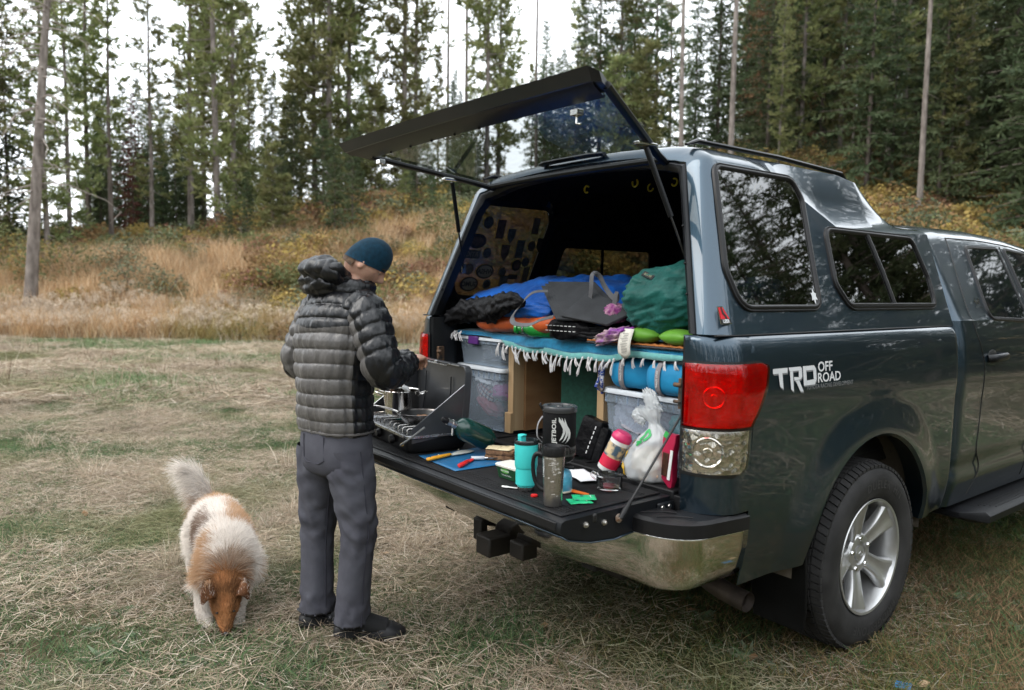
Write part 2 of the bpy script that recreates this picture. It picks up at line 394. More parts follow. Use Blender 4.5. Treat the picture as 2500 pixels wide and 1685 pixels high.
pts, rots, scl, idx = [], [], [], []
def put(u, v, k, s, tilt=.06):
    x, y = uv2w(u, v)
    if any((x - a) ** 2 + (y - b) ** 2 < r_ * r_ for a, b, r_ in ((-.36, -.60, .20), (-.58, -.70, .18), (-.86, -1.08, .14), (.87, 1.07, .26))): s *= .35
    pts.append((x, y, hgt(u, v) + .002)); rots.append((rng.uniform(-tilt, tilt), rng.uniform(-tilt, tilt), rng.uniform(0, 6.28))); scl.append(s); idx.append(k)
def greenness(u, v): return mnoise.noise((u * .45, v * .45, 2.2)) + .5 * mnoise.noise((u * 1.3, v * 1.3, 7.1))
N_NEAR = 3300
for i in range(N_NEAR):
    v = .9 + 10.5 * rng.random() ** .8; u = rng.uniform(-1, 1) * (.78 * v + 1.2); gq = greenness(u, v)
    right = sst(.0, .35, u / max(v, .5)) * sst(6.5, 4, v)          # shorter browner turf by the truck
    if rng.random() < right: k = rng.choice((10, 11, 12, 13)) if rng.random() < .74 else (rng.randint(6, 9) if gq > -.2 or rng.random() < .5 else rng.randint(0, 5))
    elif gq > -.12 and rng.random() < .85: k = rng.randint(6, 9) if rng.random() < .8 else rng.randint(0, 5)
    else: k = rng.randint(0, 5) if rng.random() < .70 else (rng.randint(6, 9) if rng.random() < .6 else rng.randint(14, 16))
    put(u, v, k, rng.uniform(.7, 1.15) * (1 if k < 14 else 1.1))
lf_m = tint_mat('fallen_leaf')
near += [proto('leaf', *(lambda V, F, T: ((V, F), lf_m, tints(T, [(.40, .24, .13), (.30, .17, .09), (.48, .34, .22)])))([(-.022, 0, .02), (-.008, -.014, .024), (.012, -.012, .021), (.028, 0, .027), (.012, .013, .028), (-.008, .015, .019), (0, 0, .017)], [(0, 1, 6), (1, 2, 6), (2, 3, 6), (3, 4, 6), (4, 5, 6), (5, 0, 6)], [t_] * 7)) for t_ in (.1, .5, .9)]
for i in range(70): v = rng.uniform(1.4, 6); put(rng.uniform(-.8, .8) * v, v, rng.randint(19, 21), rng.uniform(.6, 1.3), .5)
for i in range(170): v = rng.uniform(1.3, 7); put(rng.uniform(-.8, .8) * v, v, rng.randint(17, 18), rng.uniform(.5, 1.1))
scatter('meadow_grass', pts, rots, scl, idx, near, 'matted dry straw and short green grass of the near meadow', 'grass')
far = [proto('straw_far', *(lambda V, F, T: ((V, F), straw_m, tints(T, STRAW)))(*blades(420, .8, .10, .34, .0045, .25, rng, stack=.05, seg=2))) for _ in range(4)]
far += [proto('green_far', *(lambda V, F, T: ((V, F), green_m, tints(T, [(.14, .21, .09), (.10, .17, .075), (.19, .24, .12)])))(*blades(380, .7, .07, .16, .0045, .5, rng, upright=.5, seg=2))) for _ in range(3)]
far += [proto('stalks_far', *(lambda V, F, T: ((V, F), straw_m, tints(T, STRAW[:4] + [(.16, .10, .06)])))(*blades(26, .3, .2, .55, .004, .25, rng, upright=1.0, curve=.5))) for _ in range(3)]
pts, rots, scl, idx = [], [], [], []
for i in range(2600):
    v = 9.5 + 12.5 * rng.random() ** .9; u = rng.uniform(-1, 1) * (.8 * v); gq = greenness(u, v) + .34 * sst(15.5, 19, v)
    k = rng.randint(4, 6) if gq > .10 and rng.random() < .8 else rng.randint(0, 3)
    if rng.random() < .07: k = rng.randint(7, 9)
    put(u, v, k, rng.uniform(.7, 1.2))
for i in range(700):                                              # behind the camera: seen in chrome and paint
    a = rng.uniform(0, 2 * PI); d = 2 + 12 * rng.random(); x, y = 1.5 + d * math.cos(a), .5 + d * math.sin(a); u, v = w2uv(x, y)
    if v > 9 or (abs(u) < .8 * v + 1 and v > .8): continue
    put(u, v, rng.randint(0, 6), rng.uniform(.8, 1.2))
scatter('meadow_grass', pts, rots, scl, idx, far, 'dry and green grass of the far meadow below the bank', 'grass')

# bank: tall straw, seed heads, low leafy cover
BANK = [(.60, .45, .29), (.54, .38, .23), (.47, .31, .17), (.64, .51, .35), (.52, .33, .18), (.40, .26, .14)]
bank_m = tint_mat('tall_straw', (.66, .74, .50), .36, .46, .16); seed_m = tint_mat('seed_heads'); leaf_m = tint_mat('undergrowth_leaves', None)
tall = [proto('tall_straw', *(lambda V, F, T: ((V, F), bank_m, tints(T, BANK)))(*blades(150, .55, .45, 1.05, .007, .35, rng, upright=.95, curve=.7))) for _ in range(4)]
def fluff(rng):
    V, F, T = blades(14, .35, .5, .85, .006, .25, rng, upright=1.1, curve=.3); T = [t * .45 for t in T]
    tops = [V[8 * i + 6] for i in range(14)]
    for p in tops:
        for k in range(26):
            n0 = len(V); d = Vector((rng.gauss(0, 1), rng.gauss(0, 1), rng.gauss(.2, 1))).normalized() * rng.uniform(.02, .075); e = Vector((rng.gauss(0, 1), rng.gauss(0, 1), rng.gauss(0, 1))).normalized() * .02
            q = Vector(p) + d; V += [tuple(q - e), tuple(q + e), tuple(q + d * .5)]; T += [.6 + .4 * rng.random()] * 3; F.append((n0, n0 + 1, n0 + 2))
    return V, F, T
tall += [proto('seed_weed', *(lambda V, F, T: ((V, F), seed_m, tints(T, [(.30, .19, .12), (.24, .15, .09), (.50, .41, .32), (.58, .49, .39)])))(*fluff(rng))) for _ in range(3)]
def leafy(rng, n, rad, h, size, pal):
    V, F, T = [], [], []
    for k in range(n):
        th = rng.random() * 2 * PI; rr = rad * rng.random() ** .5; zz = h * (rng.random() ** .8) * (1 - .55 * (rr / rad) ** 2)
        p = Vector((rr * math.cos(th), rr * math.sin(th), zz)); a = Vector((rng.gauss(0, 1), rng.gauss(0, 1), rng.gauss(0, .6))).normalized(); b = a.cross(Vector((rng.gauss(0, 1), rng.gauss(0, 1), rng.gauss(0, 1)))).normalized()
        s = size * rng.uniform(.5, 1.3); n0 = len(V); V += [tuple(p - a * s), tuple(p + b * s * .45), tuple(p + a * s), tuple(p - b * s * .45)]; F.append((n0, n0 + 1, n0 + 2, n0 + 3)); T += [rng.random()] * 4
    return V, F, T
PALS = [[(.34, .25, .075), (.27, .21, .08), (.40, .29, .10)], [(.12, .145, .06), (.15, .17, .075), (.19, .19, .085)], [(.29, .185, .085), (.25, .15, .075), (.22, .155, .07)], [(.25, .12, .085), (.20, .11, .075), (.28, .17, .10)], [(.13, .15, .09), (.18, .19, .12), (.10, .12, .07)]]
for pal in PALS:
    for _ in range(2): tall.append(proto('leafy_cover', *(lambda V, F, T: ((V, F), leaf_m, tints(T, pal)))(*leafy(rng, 420, .75, .8, .065, pal))))
pts, rots, scl, idx = [], [], [], []
for i in range(5200):
    v = V0 - .2 + 42 * rng.random() ** 1.9; u = rng.uniform(-.95, 1.0) * v; a = u / v; t = v - V0
    leafiness = sst(5.5, 11, t + 6 * mnoise.noise((u * .15, v * .15, 4.4)) + 3 * sst(-.45, -.3, a) + 3 * sst(-.2, .1, a))
    if rng.random() < .07 + .85 * leafiness:
        w = rng.random(); k = 7 + 2 * (0 if w < .24 else 1 if w < .50 else 2 if w < .76 else 3 if w < .84 else 4) + rng.randint(0, 1); s = rng.uniform(.5, 1.2) * (.8 + .4 * leafiness)
    elif t < 2.2 and rng.random() < .45 * sst(-.25, .3, mnoise.noise((u * .3, v * .6, 8.8))): k = rng.randint(4, 6); s = rng.uniform(.7, 1.05)
    else: k = rng.randint(0, 3); s = rng.uniform(.6, 1.05)
    put(u, v, k, s)
for i in range(240):
    v = V0 + rng.uniform(-.3, 1.7); uu = rng.uniform(-.8, .2) * v
    if mnoise.noise((uu * .35, v * .5, 1.3)) > -.08: put(uu, v, rng.randint(4, 6), rng.uniform(.6, 1.05))
    if 0: put(rng.uniform(-.8, .2) * v, v, rng.randint(4, 6), rng.uniform(.75, 1.1))
scatter('tall_grass', pts, rots, scl, idx, tall, 'tall tan grass and autumn undergrowth covering the bank', 'grass')
# ------------------------------------------------ conifers
BARK = M('pine_bark', (.27, .235, .21), .95, col2=(.09, .075, .065), vscale=7, stretch=(1, 1, .35), bump=.8, bscale=18, bdist=.02, spec=.1, contrast=(.3, .7))
BARK2 = M('dark_bark', (.17, .14, .12), .95, col2=(.07, .058, .05), vscale=9, stretch=(1, 1, .12), bump=.8, bscale=18, bdist=.02, spec=.1)
DEADW = M('dead_wood', (.30, .26, .23), .9, var=.2)
def needle_mat(name, a, b, c):
    m = D.materials.new(name); m.use_nodes = True; N, L = m.node_tree.nodes, m.node_tree.links; bs_ = N['Principled BSDF']
    at = N.new('ShaderNodeAttribute'); at.attribute_name = 'tint'
    oi = N.new('ShaderNodeObjectInfo'); cc = ramp(N, L, at.outputs['Fac'], [(.0, a), (.5, b), (1., c)])
    hs = N.new('ShaderNodeHueSaturation'); mr = N.new('ShaderNodeMapRange'); mr.inputs[3].default_value, mr.inputs[4].default_value = .7, 1.3; L.new(oi.outputs['Random'], mr.inputs[0]); L.new(mr.outputs[0], hs.inputs['Value']); L.new(cc, hs.inputs['Color'])
    mr2 = N.new('ShaderNodeMapRange'); mr2.inputs[3].default_value, mr2.inputs[4].default_value = .47, .52; L.new(oi.outputs['Random'], mr2.inputs[0]); L.new(mr2.outputs[0], hs.inputs['Hue'])
    L.new(hs.outputs[0], bs_.inputs['Base Color']); bs_.inputs['Roughness'].default_value = .7; bs_.inputs['Specular IOR Level'].default_value = .2
    tr = N.new('ShaderNodeBsdfTranslucent'); L.new(hs.outputs[0], tr.inputs[0]); mx = N.new('ShaderNodeMixShader'); mx.inputs[0].default_value = .36
    L.new(bs_.outputs[0], mx.inputs[1]); L.new(tr.outputs[0], mx.inputs[2]); L.new(mx.outputs[0], N['Material Output'].inputs[0]); return m
PINE_N = needle_mat('pine_needles', (.11, .135, .05), (.185, .205, .082), (.30, .29, .13))
SPRUCE_N = needle_mat('spruce_needles', (.046, .072, .036), (.080, .112, .054), (.125, .155, .072))
RUST_N = needle_mat('rusty_needles', (.11, .055, .035), (.15, .075, .045), (.17, .10, .055))
class Buf:
    def __init__(s): s.V = []; s.F = []; s.T = []
    def quad(s, p, a, b, t):
        n = len(s.V); s.V += [p - b * .5, p + a * .5 - b * .15 + b * .65, p + a, p + a * .5 - b * .65 + b * .15]; s.F.append((n, n + 1, n + 2, n + 3)); s.T += [t] * 4
def tuft(B, p, d, size, rng, n=7, tone=None):
    t0 = rng.random() if tone is None else tone
    for k in range(n):
        a = (d * .7 + Vector((rng.gauss(0, .6), rng.gauss(0, .6), rng.gauss(.15, .5)))).normalized() * size * rng.uniform(.6, 1.15)
        b = a.cross(Vector((rng.gauss(0, 1), rng.gauss(0, 1), rng.gauss(0, 1)))).normalized() * size * .22
        B.quad(p, a, b, min(max(t0 * .6 + .4 * rng.random(), 0), 1))
def make_tree(kind, h, seed, crown0=.4, width=1.6, dens=1.0, lean=0., dead=0, r0=None, tsz=1.):
    rng = random.Random(seed); B = Buf(); r0 = r0 or h * .0075
    path = [Vector((lean * h * t + .02 * h * mnoise.noise((t * 2.2, seed, 0)) * t, .015 * h * mnoise.noise((t * 2.2, seed, 9)) * t, h * t)) for t in np.linspace(0, 1, 14)]
    def tp(t): i = min(int(t * 13), 12); f = t * 13 - i; return path[i] * (1 - f) + path[i + 1] * f
    gt = G().tube([path[0] + Vector((0, 0, -.4))] + path, [r0 * 1.25] + [r0 * (1.12 - .12 * min(t * 20, 1)) * (1 - t * .93) for t in np.linspace(0, 1, 14)], 9)
    gb = G()
    if kind == 'pine':
        nb = int(52 * dens * (1 - crown0) / .6 * (h / 15))
        for i in range(nb):
            t = crown0 + (1 - crown0) * ((i + rng.random()) / nb) ** .92; s = (t - crown0) / (1 - crown0)
            L_ = width * (.32 + .68 * math.sin(PI * min(.18 + s * .78, 1)) ** .8) * rng.uniform(.45, 1.2) * (1 - .25 * s)
            if rng.random() < .1: L_ *= 1.35
            a = rng.random() * 2 * PI; up = .55 * s - .12 + rng.gauss(0, .18); d = Vector((math.cos(a), math.sin(a), up)).normalized(); p0 = tp(t)
            mid = p0 + d * L_ * .5 + Vector((0, 0, -.05 * L_)); end = p0 + d * L_ + Vector((0, 0, .12 * L_))
            gb.tube([p0, mid, end], [.022 * (1.1 - s * .6), .014, .005], 4, cap=False)
            tone = rng.random()
            m = max(3, int(L_ * 5.2))
            for k in range(m):
                q = .28 + .72 * (k + rng.random()) / m; c = (p0 + (mid - p0) * q * 2) if q < .5 else mid + (end - mid) * (q - .5) * 2
                c = c + Vector((rng.gauss(0, .16), rng.gauss(0, .16), rng.gauss(.03, .10))) * L_ * (.35 + .5 * q)
                tuft(B, c, (d + Vector((0, 0, .5))).normalized(), .33 + .07 * rng.random(), rng, 8, tone)
        for k in range(4): tuft(B, tp(1) + Vector((0, 0, -.15 * k)), Vector((0, 0, 1)), .3, rng, 8)
    else:
        nb = int(96 * dens * h / 10)
        for i in range(nb):
            t = crown0 + (1 - crown0) * ((i + rng.random()) / nb) ** .85; s = (t - crown0) / (1 - crown0)
            L_ = width * (1 - s) ** .85 * rng.uniform(.65, 1.12) + .12; a = i * 2.4 + rng.random() * .9
            dr = -.28 * (1 - s) + .35 * s + rng.gauss(0, .08); d = Vector((math.cos(a), math.sin(a), dr)).normalized(); side = Vector((-math.sin(a), math.cos(a), 0)); p0 = tp(t); tone = rng.random()
            m = max(3, int(L_ * 5.5 / tsz)); gb.tube([p0, p0 + d * L_ * .9], [.016, .004], 3, cap=False)
            for k in range(m):
                q = (k + .6) / m; c = p0 + d * L_ * q + Vector((0, 0, -.16 * L_ * q * q + .06 * L_ * q ** 4))
                for sg in (-1, 1):
                    dd = (d * .8 + side * sg * rng.uniform(.3, 1.1) + Vector((0, 0, rng.uniform(-.35, .1)))).normalized()
                    tuft(B, c + side * sg * rng.uniform(0, .10) * L_ * (1 - q * .5), dd, (.20 + .16 * (1 - q) * min(L_, 1.3)) * tsz, rng, 4, tone)
    if dead:
        gd = G()
        for i in range(dead):
            t = .22 + .45 * rng.random(); a = rng.random() * 2 * PI; L_ = rng.uniform(.7, 2.1); p0 = tp(t); d = Vector((math.cos(a), math.sin(a), rng.uniform(-.1, .35)))
            pth = [p0 + d * L_ * q + Vector((.06 * rng.gauss(0, 1), .06 * rng.gauss(0, 1), -.65 * L_ * q * q)) for q in np.linspace(0, 1, 6)]; gd.tube(pth, [.024, .02, .016, .012, .008, .004], 5, cap=False)
            for k in range(3):
                q = pth[rng.randint(2, 5)]; gd.tube([q, q + Vector((rng.gauss(0, .2), rng.gauss(0, .2), rng.uniform(-.4, .1)))], [.008, .003], 4, cap=False)
    else: gd = None
    n0 = len(B.V)
    return dict(trunk=gt, crown=B, limbs=gb, dead=gd)
def mesh_of(name, V, F, mat, T=None, smooth=False):
    me = D.meshes.new(name); me.from_pydata([tuple(v) for v in V], [], F); me.materials.append(mat); me.update()
    if T is not None: a = me.attributes.new('tint', 'FLOAT', 'POINT'); a.data.foreach_set('value', np.asarray(T, np.float32))
    if smooth: me.polygons.foreach_set('use_smooth', [True] * len(me.polygons))
    return me
TREES = {}
def variant(key, needle, bark, *a, **k):
    t = make_tree(*a, **k); B = t['crown']
    TREES[key] = dict(trunk=mesh_of('trunk', t['trunk'].v, t['trunk'].f, bark, smooth=True), crown=mesh_of('crown', B.V, B.F, needle, B.T), limbs=mesh_of('limb', t['limbs'].v, t['limbs'].f, DEADW if needle is PINE_N else BARK2),
                      dead=mesh_of('dead_branch', t['dead'].v, t['dead'].f, DEADW) if t['dead'] else None)
for i in range(6): variant('pine%d' % i, PINE_N, BARK, 'pine', 17, 100 + i, crown0=(.12, .18, .08, .22, .16, .06)[i], width=(1.35, 1.2, 1.6, 1.2, 1.0, 1.45)[i], dens=(1.45, 1.15, 1.8, 1.25, 1.1, 1.75)[i], lean=(.01, -.01, 0, .015, 0, -.012)[i])
for i in range(3): variant('bare%d' % i, PINE_N, BARK, 'pine', 20, 130 + i, crown0=(.70, .66, .74)[i], width=1.3, dens=.8, lean=(.006, -.02, 0)[i], r0=.17)
variant('snagpine', PINE_N, BARK, 'pine', 15, 140, crown0=.62, width=1.3, dens=.8, lean=.082, dead=44, r0=.165)
variant('skinny0', PINE_N, BARK2, 'pine', 13, 151, crown0=.12, width=.62, dens=1.4); variant('skinny1', PINE_N, BARK2, 'pine', 13, 152, crown0=.25, width=.75, dens=1.2)
for i in range(4): variant('spruce%d' % i, SPRUCE_N, BARK2, 'spruce', 11, 160 + i, crown0=(.04, .08, .03, .12)[i], width=(1.9, 1.6, 2.2, 1.4)[i], dens=(1, 1.1, .95, 1)[i])
variant('spruce9', SPRUCE_N, BARK2, 'spruce', 11, 199, crown0=.03, width=2.3, dens=1.3, tsz=.5)
variant('rusty', RUST_N, BARK2, 'spruce', 11, 170, crown0=.1, width=1.8, dens=.75)
variant('sapling', SPRUCE_N, BARK2, 'spruce', 4, 171, crown0=.05, width=.8, dens=1.3); variant('youngpine', PINE_N, BARK2, 'pine', 6, 172, crown0=.08, width=1.15, dens=2.6)
print('tree tris', {k: len(v['crown'].polygons) * 2 for k, v in TREES.items()})
def ordinal(n):
    W = ['first', 'second', 'third', 'fourth', 'fifth', 'sixth', 'seventh', 'eighth', 'ninth', 'tenth', 'eleventh', 'twelfth', 'thirteenth', 'fourteenth', 'fifteenth', 'sixteenth', 'seventeenth', 'eighteenth', 'nineteenth', 'twentieth']
    if n < 20: return W[n]
    if n > 98: return '%dth' % (n + 1)
    t = ['twenty', 'thirty', 'forty', 'fifty', 'sixty', 'seventy', 'eighty', 'ninety'][(n + 1) // 10 - 2]; r = (n + 1) % 10
    return (t + '-' + W[r - 1]) if r else {'twenty': 'twentieth', 'thirty': 'thirtieth', 'forty': 'fortieth', 'fifty': 'fiftieth', 'sixty': 'sixtieth', 'seventy': 'seventieth', 'eighty': 'eightieth', 'ninety': 'ninetieth'}[t]
TLIST = []   # (u, v, key, height, label or None, rz)
def T_(px, v, key, h, label=None, rz=None): TLIST.append(((px - 1250) / 1851.3 * v, v, key, h, label, rz))
tr = random.Random(5)
T_(70, 21.4, 'snagpine', 15.5, 'leaning pine with bare grey trunk and drooping dead branches at the meadow edge', rz=YAW)
for px, v, k, h in ((-30, 26, 'pine2', 13), (28, 27.5, 'spruce2', 9.5), (120, 27, 'pine5', 12.5), (175, 29, 'pine2', 13.5), (222, 33, 'skinny0', 17), (276, 29, 'skinny1', 12.6), (374, 29.4, 'pine4', 12.4),
                    (255, 37, 'spruce0', 8.0), (310, 35, 'spruce2', 7.4), (345, 38, 'spruce1', 8.5), (400, 36, 'spruce2', 7.5), (445, 38, 'spruce0', 9), (330, 32.5, 'rusty', 6.6), (469, 31, 'pine1', 17), (500, 34, 'pine0', 18), (534, 29, 'pine5', 19), (575, 33, 'pine2', 18), (612, 37, 'skinny1', 11), (560, 41, 'pine5', 17), (610, 44, 'spruce1', 9),
                    (648, 40, 'skinny0', 9), (668, 39, 'spruce3', 8), (885, 43, 'spruce3', 7.5), (1040, 42, 'spruce3', 6.5), (1105, 55, 'spruce3', 9), (1335, 58, 'spruce3', 9.5), (712, 36, 'youngpine', 6), (700, 46, 'skinny1', 9), (735, 40, 'pine0', 17), (770, 36, 'pine5', 19), (805, 35, 'pine2', 20), (848, 36, 'pine5', 20), (830, 45, 'pine0', 19), (790, 44, 'pine1', 17), (690, 33.5, 'sapling', 3.6),
                    (905, 40, 'skinny1', 8.5), (985, 36, 'pine5', 21), (1008, 40, 'pine0', 21), (915, 34.5, 'youngpine', 5.6), (860, 33, 'sapling', 3.4), (1050, 33.5, 'sapling', 2.2), (1065, 50, 'skinny0', 9.5), (1010, 45, 'skinny1', 10), (930, 38, 'spruce1', 6.4),
                    (1088, 47, 'bare2', 26), (1132, 45, 'bare0', 26), (1182, 36, 'pine2', 19), (1210, 38, 'pine5', 18), (1145, 52, 'skinny0', 9), (1290, 60, 'skinny1', 10), (1302, 46, 'bare1', 24), (1000, 37, 'spruce2', 5.5), (1100, 38, 'spruce1', 6),
                    (1380, 62, 'skinny1', 10), (1415, 46, 'spruce0', 12), (1450, 41, 'spruce2', 14.5), (1395, 52, 'skinny0', 14), (1500, 42, 'pine2', 20), (1530, 44, 'spruce1', 13), (1585, 40, 'spruce0', 14), (1620, 50, 'pine0', 17), (1650, 33, 'bare1', 22), (1680, 46, 'spruce1', 13), (1735, 41, 'spruce2', 13), (1560, 38, 'youngpine', 7), (1490, 37, 'youngpine', 6.5),
                    (1768, 33, 'bare0', 23), (1800, 47, 'spruce0', 14), (1830, 50, 'pine5', 21), (1858, 40, 'rusty', 15), (1885, 44, 'spruce2', 18), (1935, 38, 'pine2', 17), (1985, 42, 'spruce0', 20), (2030, 40, 'pine5', 18), (2075, 46, 'pine2', 23), (2100, 38, 'skinny1', 19), (2145, 37, 'pine2', 19), (2180, 39, 'pine1', 20), (2228, 29, 'bare2', 21), (2270, 43, 'spruce2', 20), (2310, 40, 'spruce1', 17), (2333, 38, 'bare0', 24), (2390, 34, 'spruce0', 17), (2440, 32, 'spruce2', 19), (2490, 30, 'spruce1', 16), (2525, 35, 'spruce0', 20)):
    T_(px, v, k, h)
for i in range(34): px = tr.uniform(1800, 2620); v = tr.uniform(31, 46); T_(px, v, tr.choice(('spruce0', 'spruce1', 'spruce2', 'spruce3', 'pine2', 'pine5')), tr.uniform(7, 15))
for i in range(34): px = tr.uniform(200, 1180); v = tr.uniform(29.5, 44); k = tr.choice(('spruce0', 'spruce1', 'spruce2', 'youngpine', 'sapling', 'youngpine')); T_(px, v, k, tr.uniform(2.4, 5.5) if k[0] == 's' and k != 'sapling' else tr.uniform(1.6, 4.5))
for i in range(14): T_(tr.uniform(540, 1060), tr.uniform(25.5, 33), tr.choice(('youngpine', 'sapling', 'sapling')), tr.uniform(1.6, 4.2))
for i in range(12): px = tr.uniform(230, 480); T_(px, tr.uniform(33, 40), tr.choice(('spruce0', 'spruce2', 'spruce1')), tr.uniform(5, 7.5))
for i in range(0): px = tr.choice((490, 560, 790, 850, 1180, 990, 150, 60)) + tr.uniform(-45, 45); T_(px, tr.uniform(31, 42), tr.choice(('pine2', 'pine5', 'pine0')), tr.uniform(14, 20))
for i in range(46):
    px = tr.uniform(1780, 2850); v = tr.uniform(46, 82); T_(px, v, tr.choice(('pine2', 'pine5', 'spruce0', 'spruce2', 'spruce1', 'pine0', 'rusty' if tr.random() < .3 else 'spruce3')), tr.uniform(14, 23))
for i in range(14): T_(tr.uniform(2540, 3000), tr.uniform(26, 45), tr.choice(('spruce0', 'spruce2', 'pine2')), tr.uniform(12, 20))
for i in range(16): T_(tr.uniform(1300, 1850), tr.uniform(52, 75), tr.choice(('spruce0', 'spruce1', 'pine0', 'spruce2')), tr.uniform(9, 13))
for i in range(9): T_(tr.uniform(-500, -60), tr.uniform(26, 40), tr.choice(('pine2', 'pine0', 'spruce0')), tr.uniform(10, 15))
order = sorted(range(len(TLIST)), key=lambda i: TLIST[i][0] / TLIST[i][1])
NM = {'pine': ('pine_tree', 'slender lodgepole pine'), 'bare': ('pine_tree', 'tall pine with long bare pale trunk'), 'snag': ('pine_tree', ''), 'skin': ('pine_tree', 'thin narrow pine'), 'spru': ('spruce_tree', 'dark conical spruce'), 'rust': ('spruce_tree', 'rust-brown dying spruce'), 'sapl': ('fir_sapling', 'little dark fir sapling'), 'youn': ('pine_sapling', 'young bushy green pine')}
cnt = {}
def plant(x, y, z, key, h, label, rz, group):
    nm, d = NM[key[:4]]; base = {'pine': 17, 'bare': 20, 'snag': 15, 'skin': 13, 'spru': 11, 'rust': 11, 'sapl': 4, 'youn': 6}[key[:4]]; s = h / base
    e = thing(nm, label, 'tree', (x, y, z), rz, group); w = s * tr.uniform(.9, 1.12) * (.58 if key[:4] == 'bare' and math.hypot(x - CAM.x, y - CAM.y) > 36 else .66 if key[:4] == 'bare' else 1); e.scale = (w, w, s)
    for part in ('trunk', 'crown', 'limbs', 'dead'):
        me = TREES[key][part]
        if me is None: continue
        o = D.objects.new({'trunk': 'trunk', 'crown': 'crown', 'limbs': 'limb', 'dead': 'dead_branch'}[part], me); COL.objects.link(o); o.parent = e
        if part in ('limbs', 'dead'): o['kind'] = 'stuff'
    return e
for i in order:
    u, v, key, h, label, rz = TLIST[i]; nm, d = NM[key[:4]]
    inview = -.70 < u / v < .70
    if label is None:
        if inview:
            c = cnt.get(key[:4], 0); cnt[key[:4]] = c + 1
            label = '%s, %s of its kind from the left' % (d, ordinal(c))
        else: label = '%s in the forest beyond the edge of the picture' % d
    x, y = uv2w(u, v); plant(x, y, hgt(u, v) - .05, key, h, label, tr.uniform(0, 6.28) if rz is None else rz, 'conifers of the forest on the slope')
# unseen conifers beside the truck, invented to fill reflections in its windows and paint
for i, (x, y, k, h) in enumerate(((5.4, 13.0, 'spruce9', 14), (6.1, 15.0, 'spruce9', 14), (4.2, 15.5, 'spruce9', 15), (5.5, 12.3, 'spruce9', 14), (3.3, 17, 'spruce9', 16), (4.8, 18.2, 'spruce9', 16), (6.6, 17.5, 'spruce9', 16), (8.8, 13.4, 'spruce9', 8.4), (10.8, 11.2, 'spruce9', 8), (11.6, 8.8, 'spruce9', 7.8), (8.2, 11.8, 'spruce9', 7.4), (9.4, 10.2, 'spruce9', 7.2), (7.2, 12.8, 'spruce9', 8.0), (10.4, 8.6, 'spruce9', 7.0), (12.5, 15, 'spruce0', 8), (10.5, 19, 'spruce2', 8), (17, 12, 'pine2', 15), (20, 5, 'spruce2', 13), (23, -3, 'spruce0', 12), (19, 21, 'pine5', 16), (25, 12, 'spruce2', 15), (24, 2, 'pine2', 14), (22, -11, 'spruce2', 13), (16, -18, 'pine2', 14), (6, -24, 'spruce0', 12), (-4, -26, 'pine5', 15), (-13, -24, 'spruce2', 12), (28, 8, 'spruce0', 16), (27, -7, 'spruce2', 14), (12, -22, 'spruce2', 13), (1, -27, 'spruce2', 14))):
    plant(x, y, gz(x, y) - .05, k, h, 'added conifer of an unseen ring round the meadow, blocking the low sky', tr.uniform(0, 6.28), 'conifers mirrored in the truck')
for i in range(14):
    a = R(48 + 2.6 * (i % 7)); d = 20 + 3.5 * (i // 7); x, y = .85 + d * math.cos(a), .4 + d * math.sin(a)
    plant(x, y, gz(x, y) - .05, 'spruce9', 13.5 + 2 * (i // 7) + tr.uniform(-1, 1), 'added conifer of an unseen ring round the meadow, blocking the low sky', tr.uniform(0, 6.28), 'conifers mirrored in the truck')
for i in range(64):                                       # unseen ring of conifers added to block light from the low sky
    a = R(-150 + 205 * (i + tr.random()) / 64); d = tr.uniform(19, 30); x, y = 2 + d * math.cos(a), d * math.sin(a)
    plant(x, y, gz(x, y) - .05, tr.choice(('spruce0', 'spruce2', 'spruce1', 'pine2', 'pine5')), tr.uniform(9, 16), 'added conifer of an unseen ring round the meadow, blocking the low sky', tr.uniform(0, 6.28), 'conifers mirrored in the truck')

# ------------------------------------------------ shrubs, rocks and stump on the bank
leafs = []
def shrub_mesh(pal, seed, n=900):
    rg = random.Random(seed); V, F, T = leafy(rg, n, .8, 1.15, .05, pal); c = tints(T, pal)
    me = D.meshes.new('foliage'); me.from_pydata(V, [], F); me.materials.append(leaf_m); a = me.color_attributes.new('tint', 'FLOAT_COLOR', 'POINT'); a.data.foreach_set('color', c.astype(np.float32).ravel())
    g = G()
    for k in range(9):
        th = rg.random() * 6.28; d = Vector((math.cos(th) * .5, math.sin(th) * .5, 1)); g.tube([(0, 0, -.05), d * .5, d * rg.uniform(.8, 1.05) + Vector((rg.gauss(0, .08), rg.gauss(0, .08), 0))], [.012, .008, .003], 5)
    ms = D.meshes.new('stem'); ms.from_pydata(g.v, [], g.f); ms.materials.append(BARK2); return me, ms
SHR = [shrub_mesh(PALS[i % 5], 300 + i) for i in range(5)]
SN = ['yellow-leaved shrub', 'green leafy shrub', 'orange-brown autumn shrub', 'reddish autumn shrub', 'grey-green low shrub']; sc = {}
lst = []
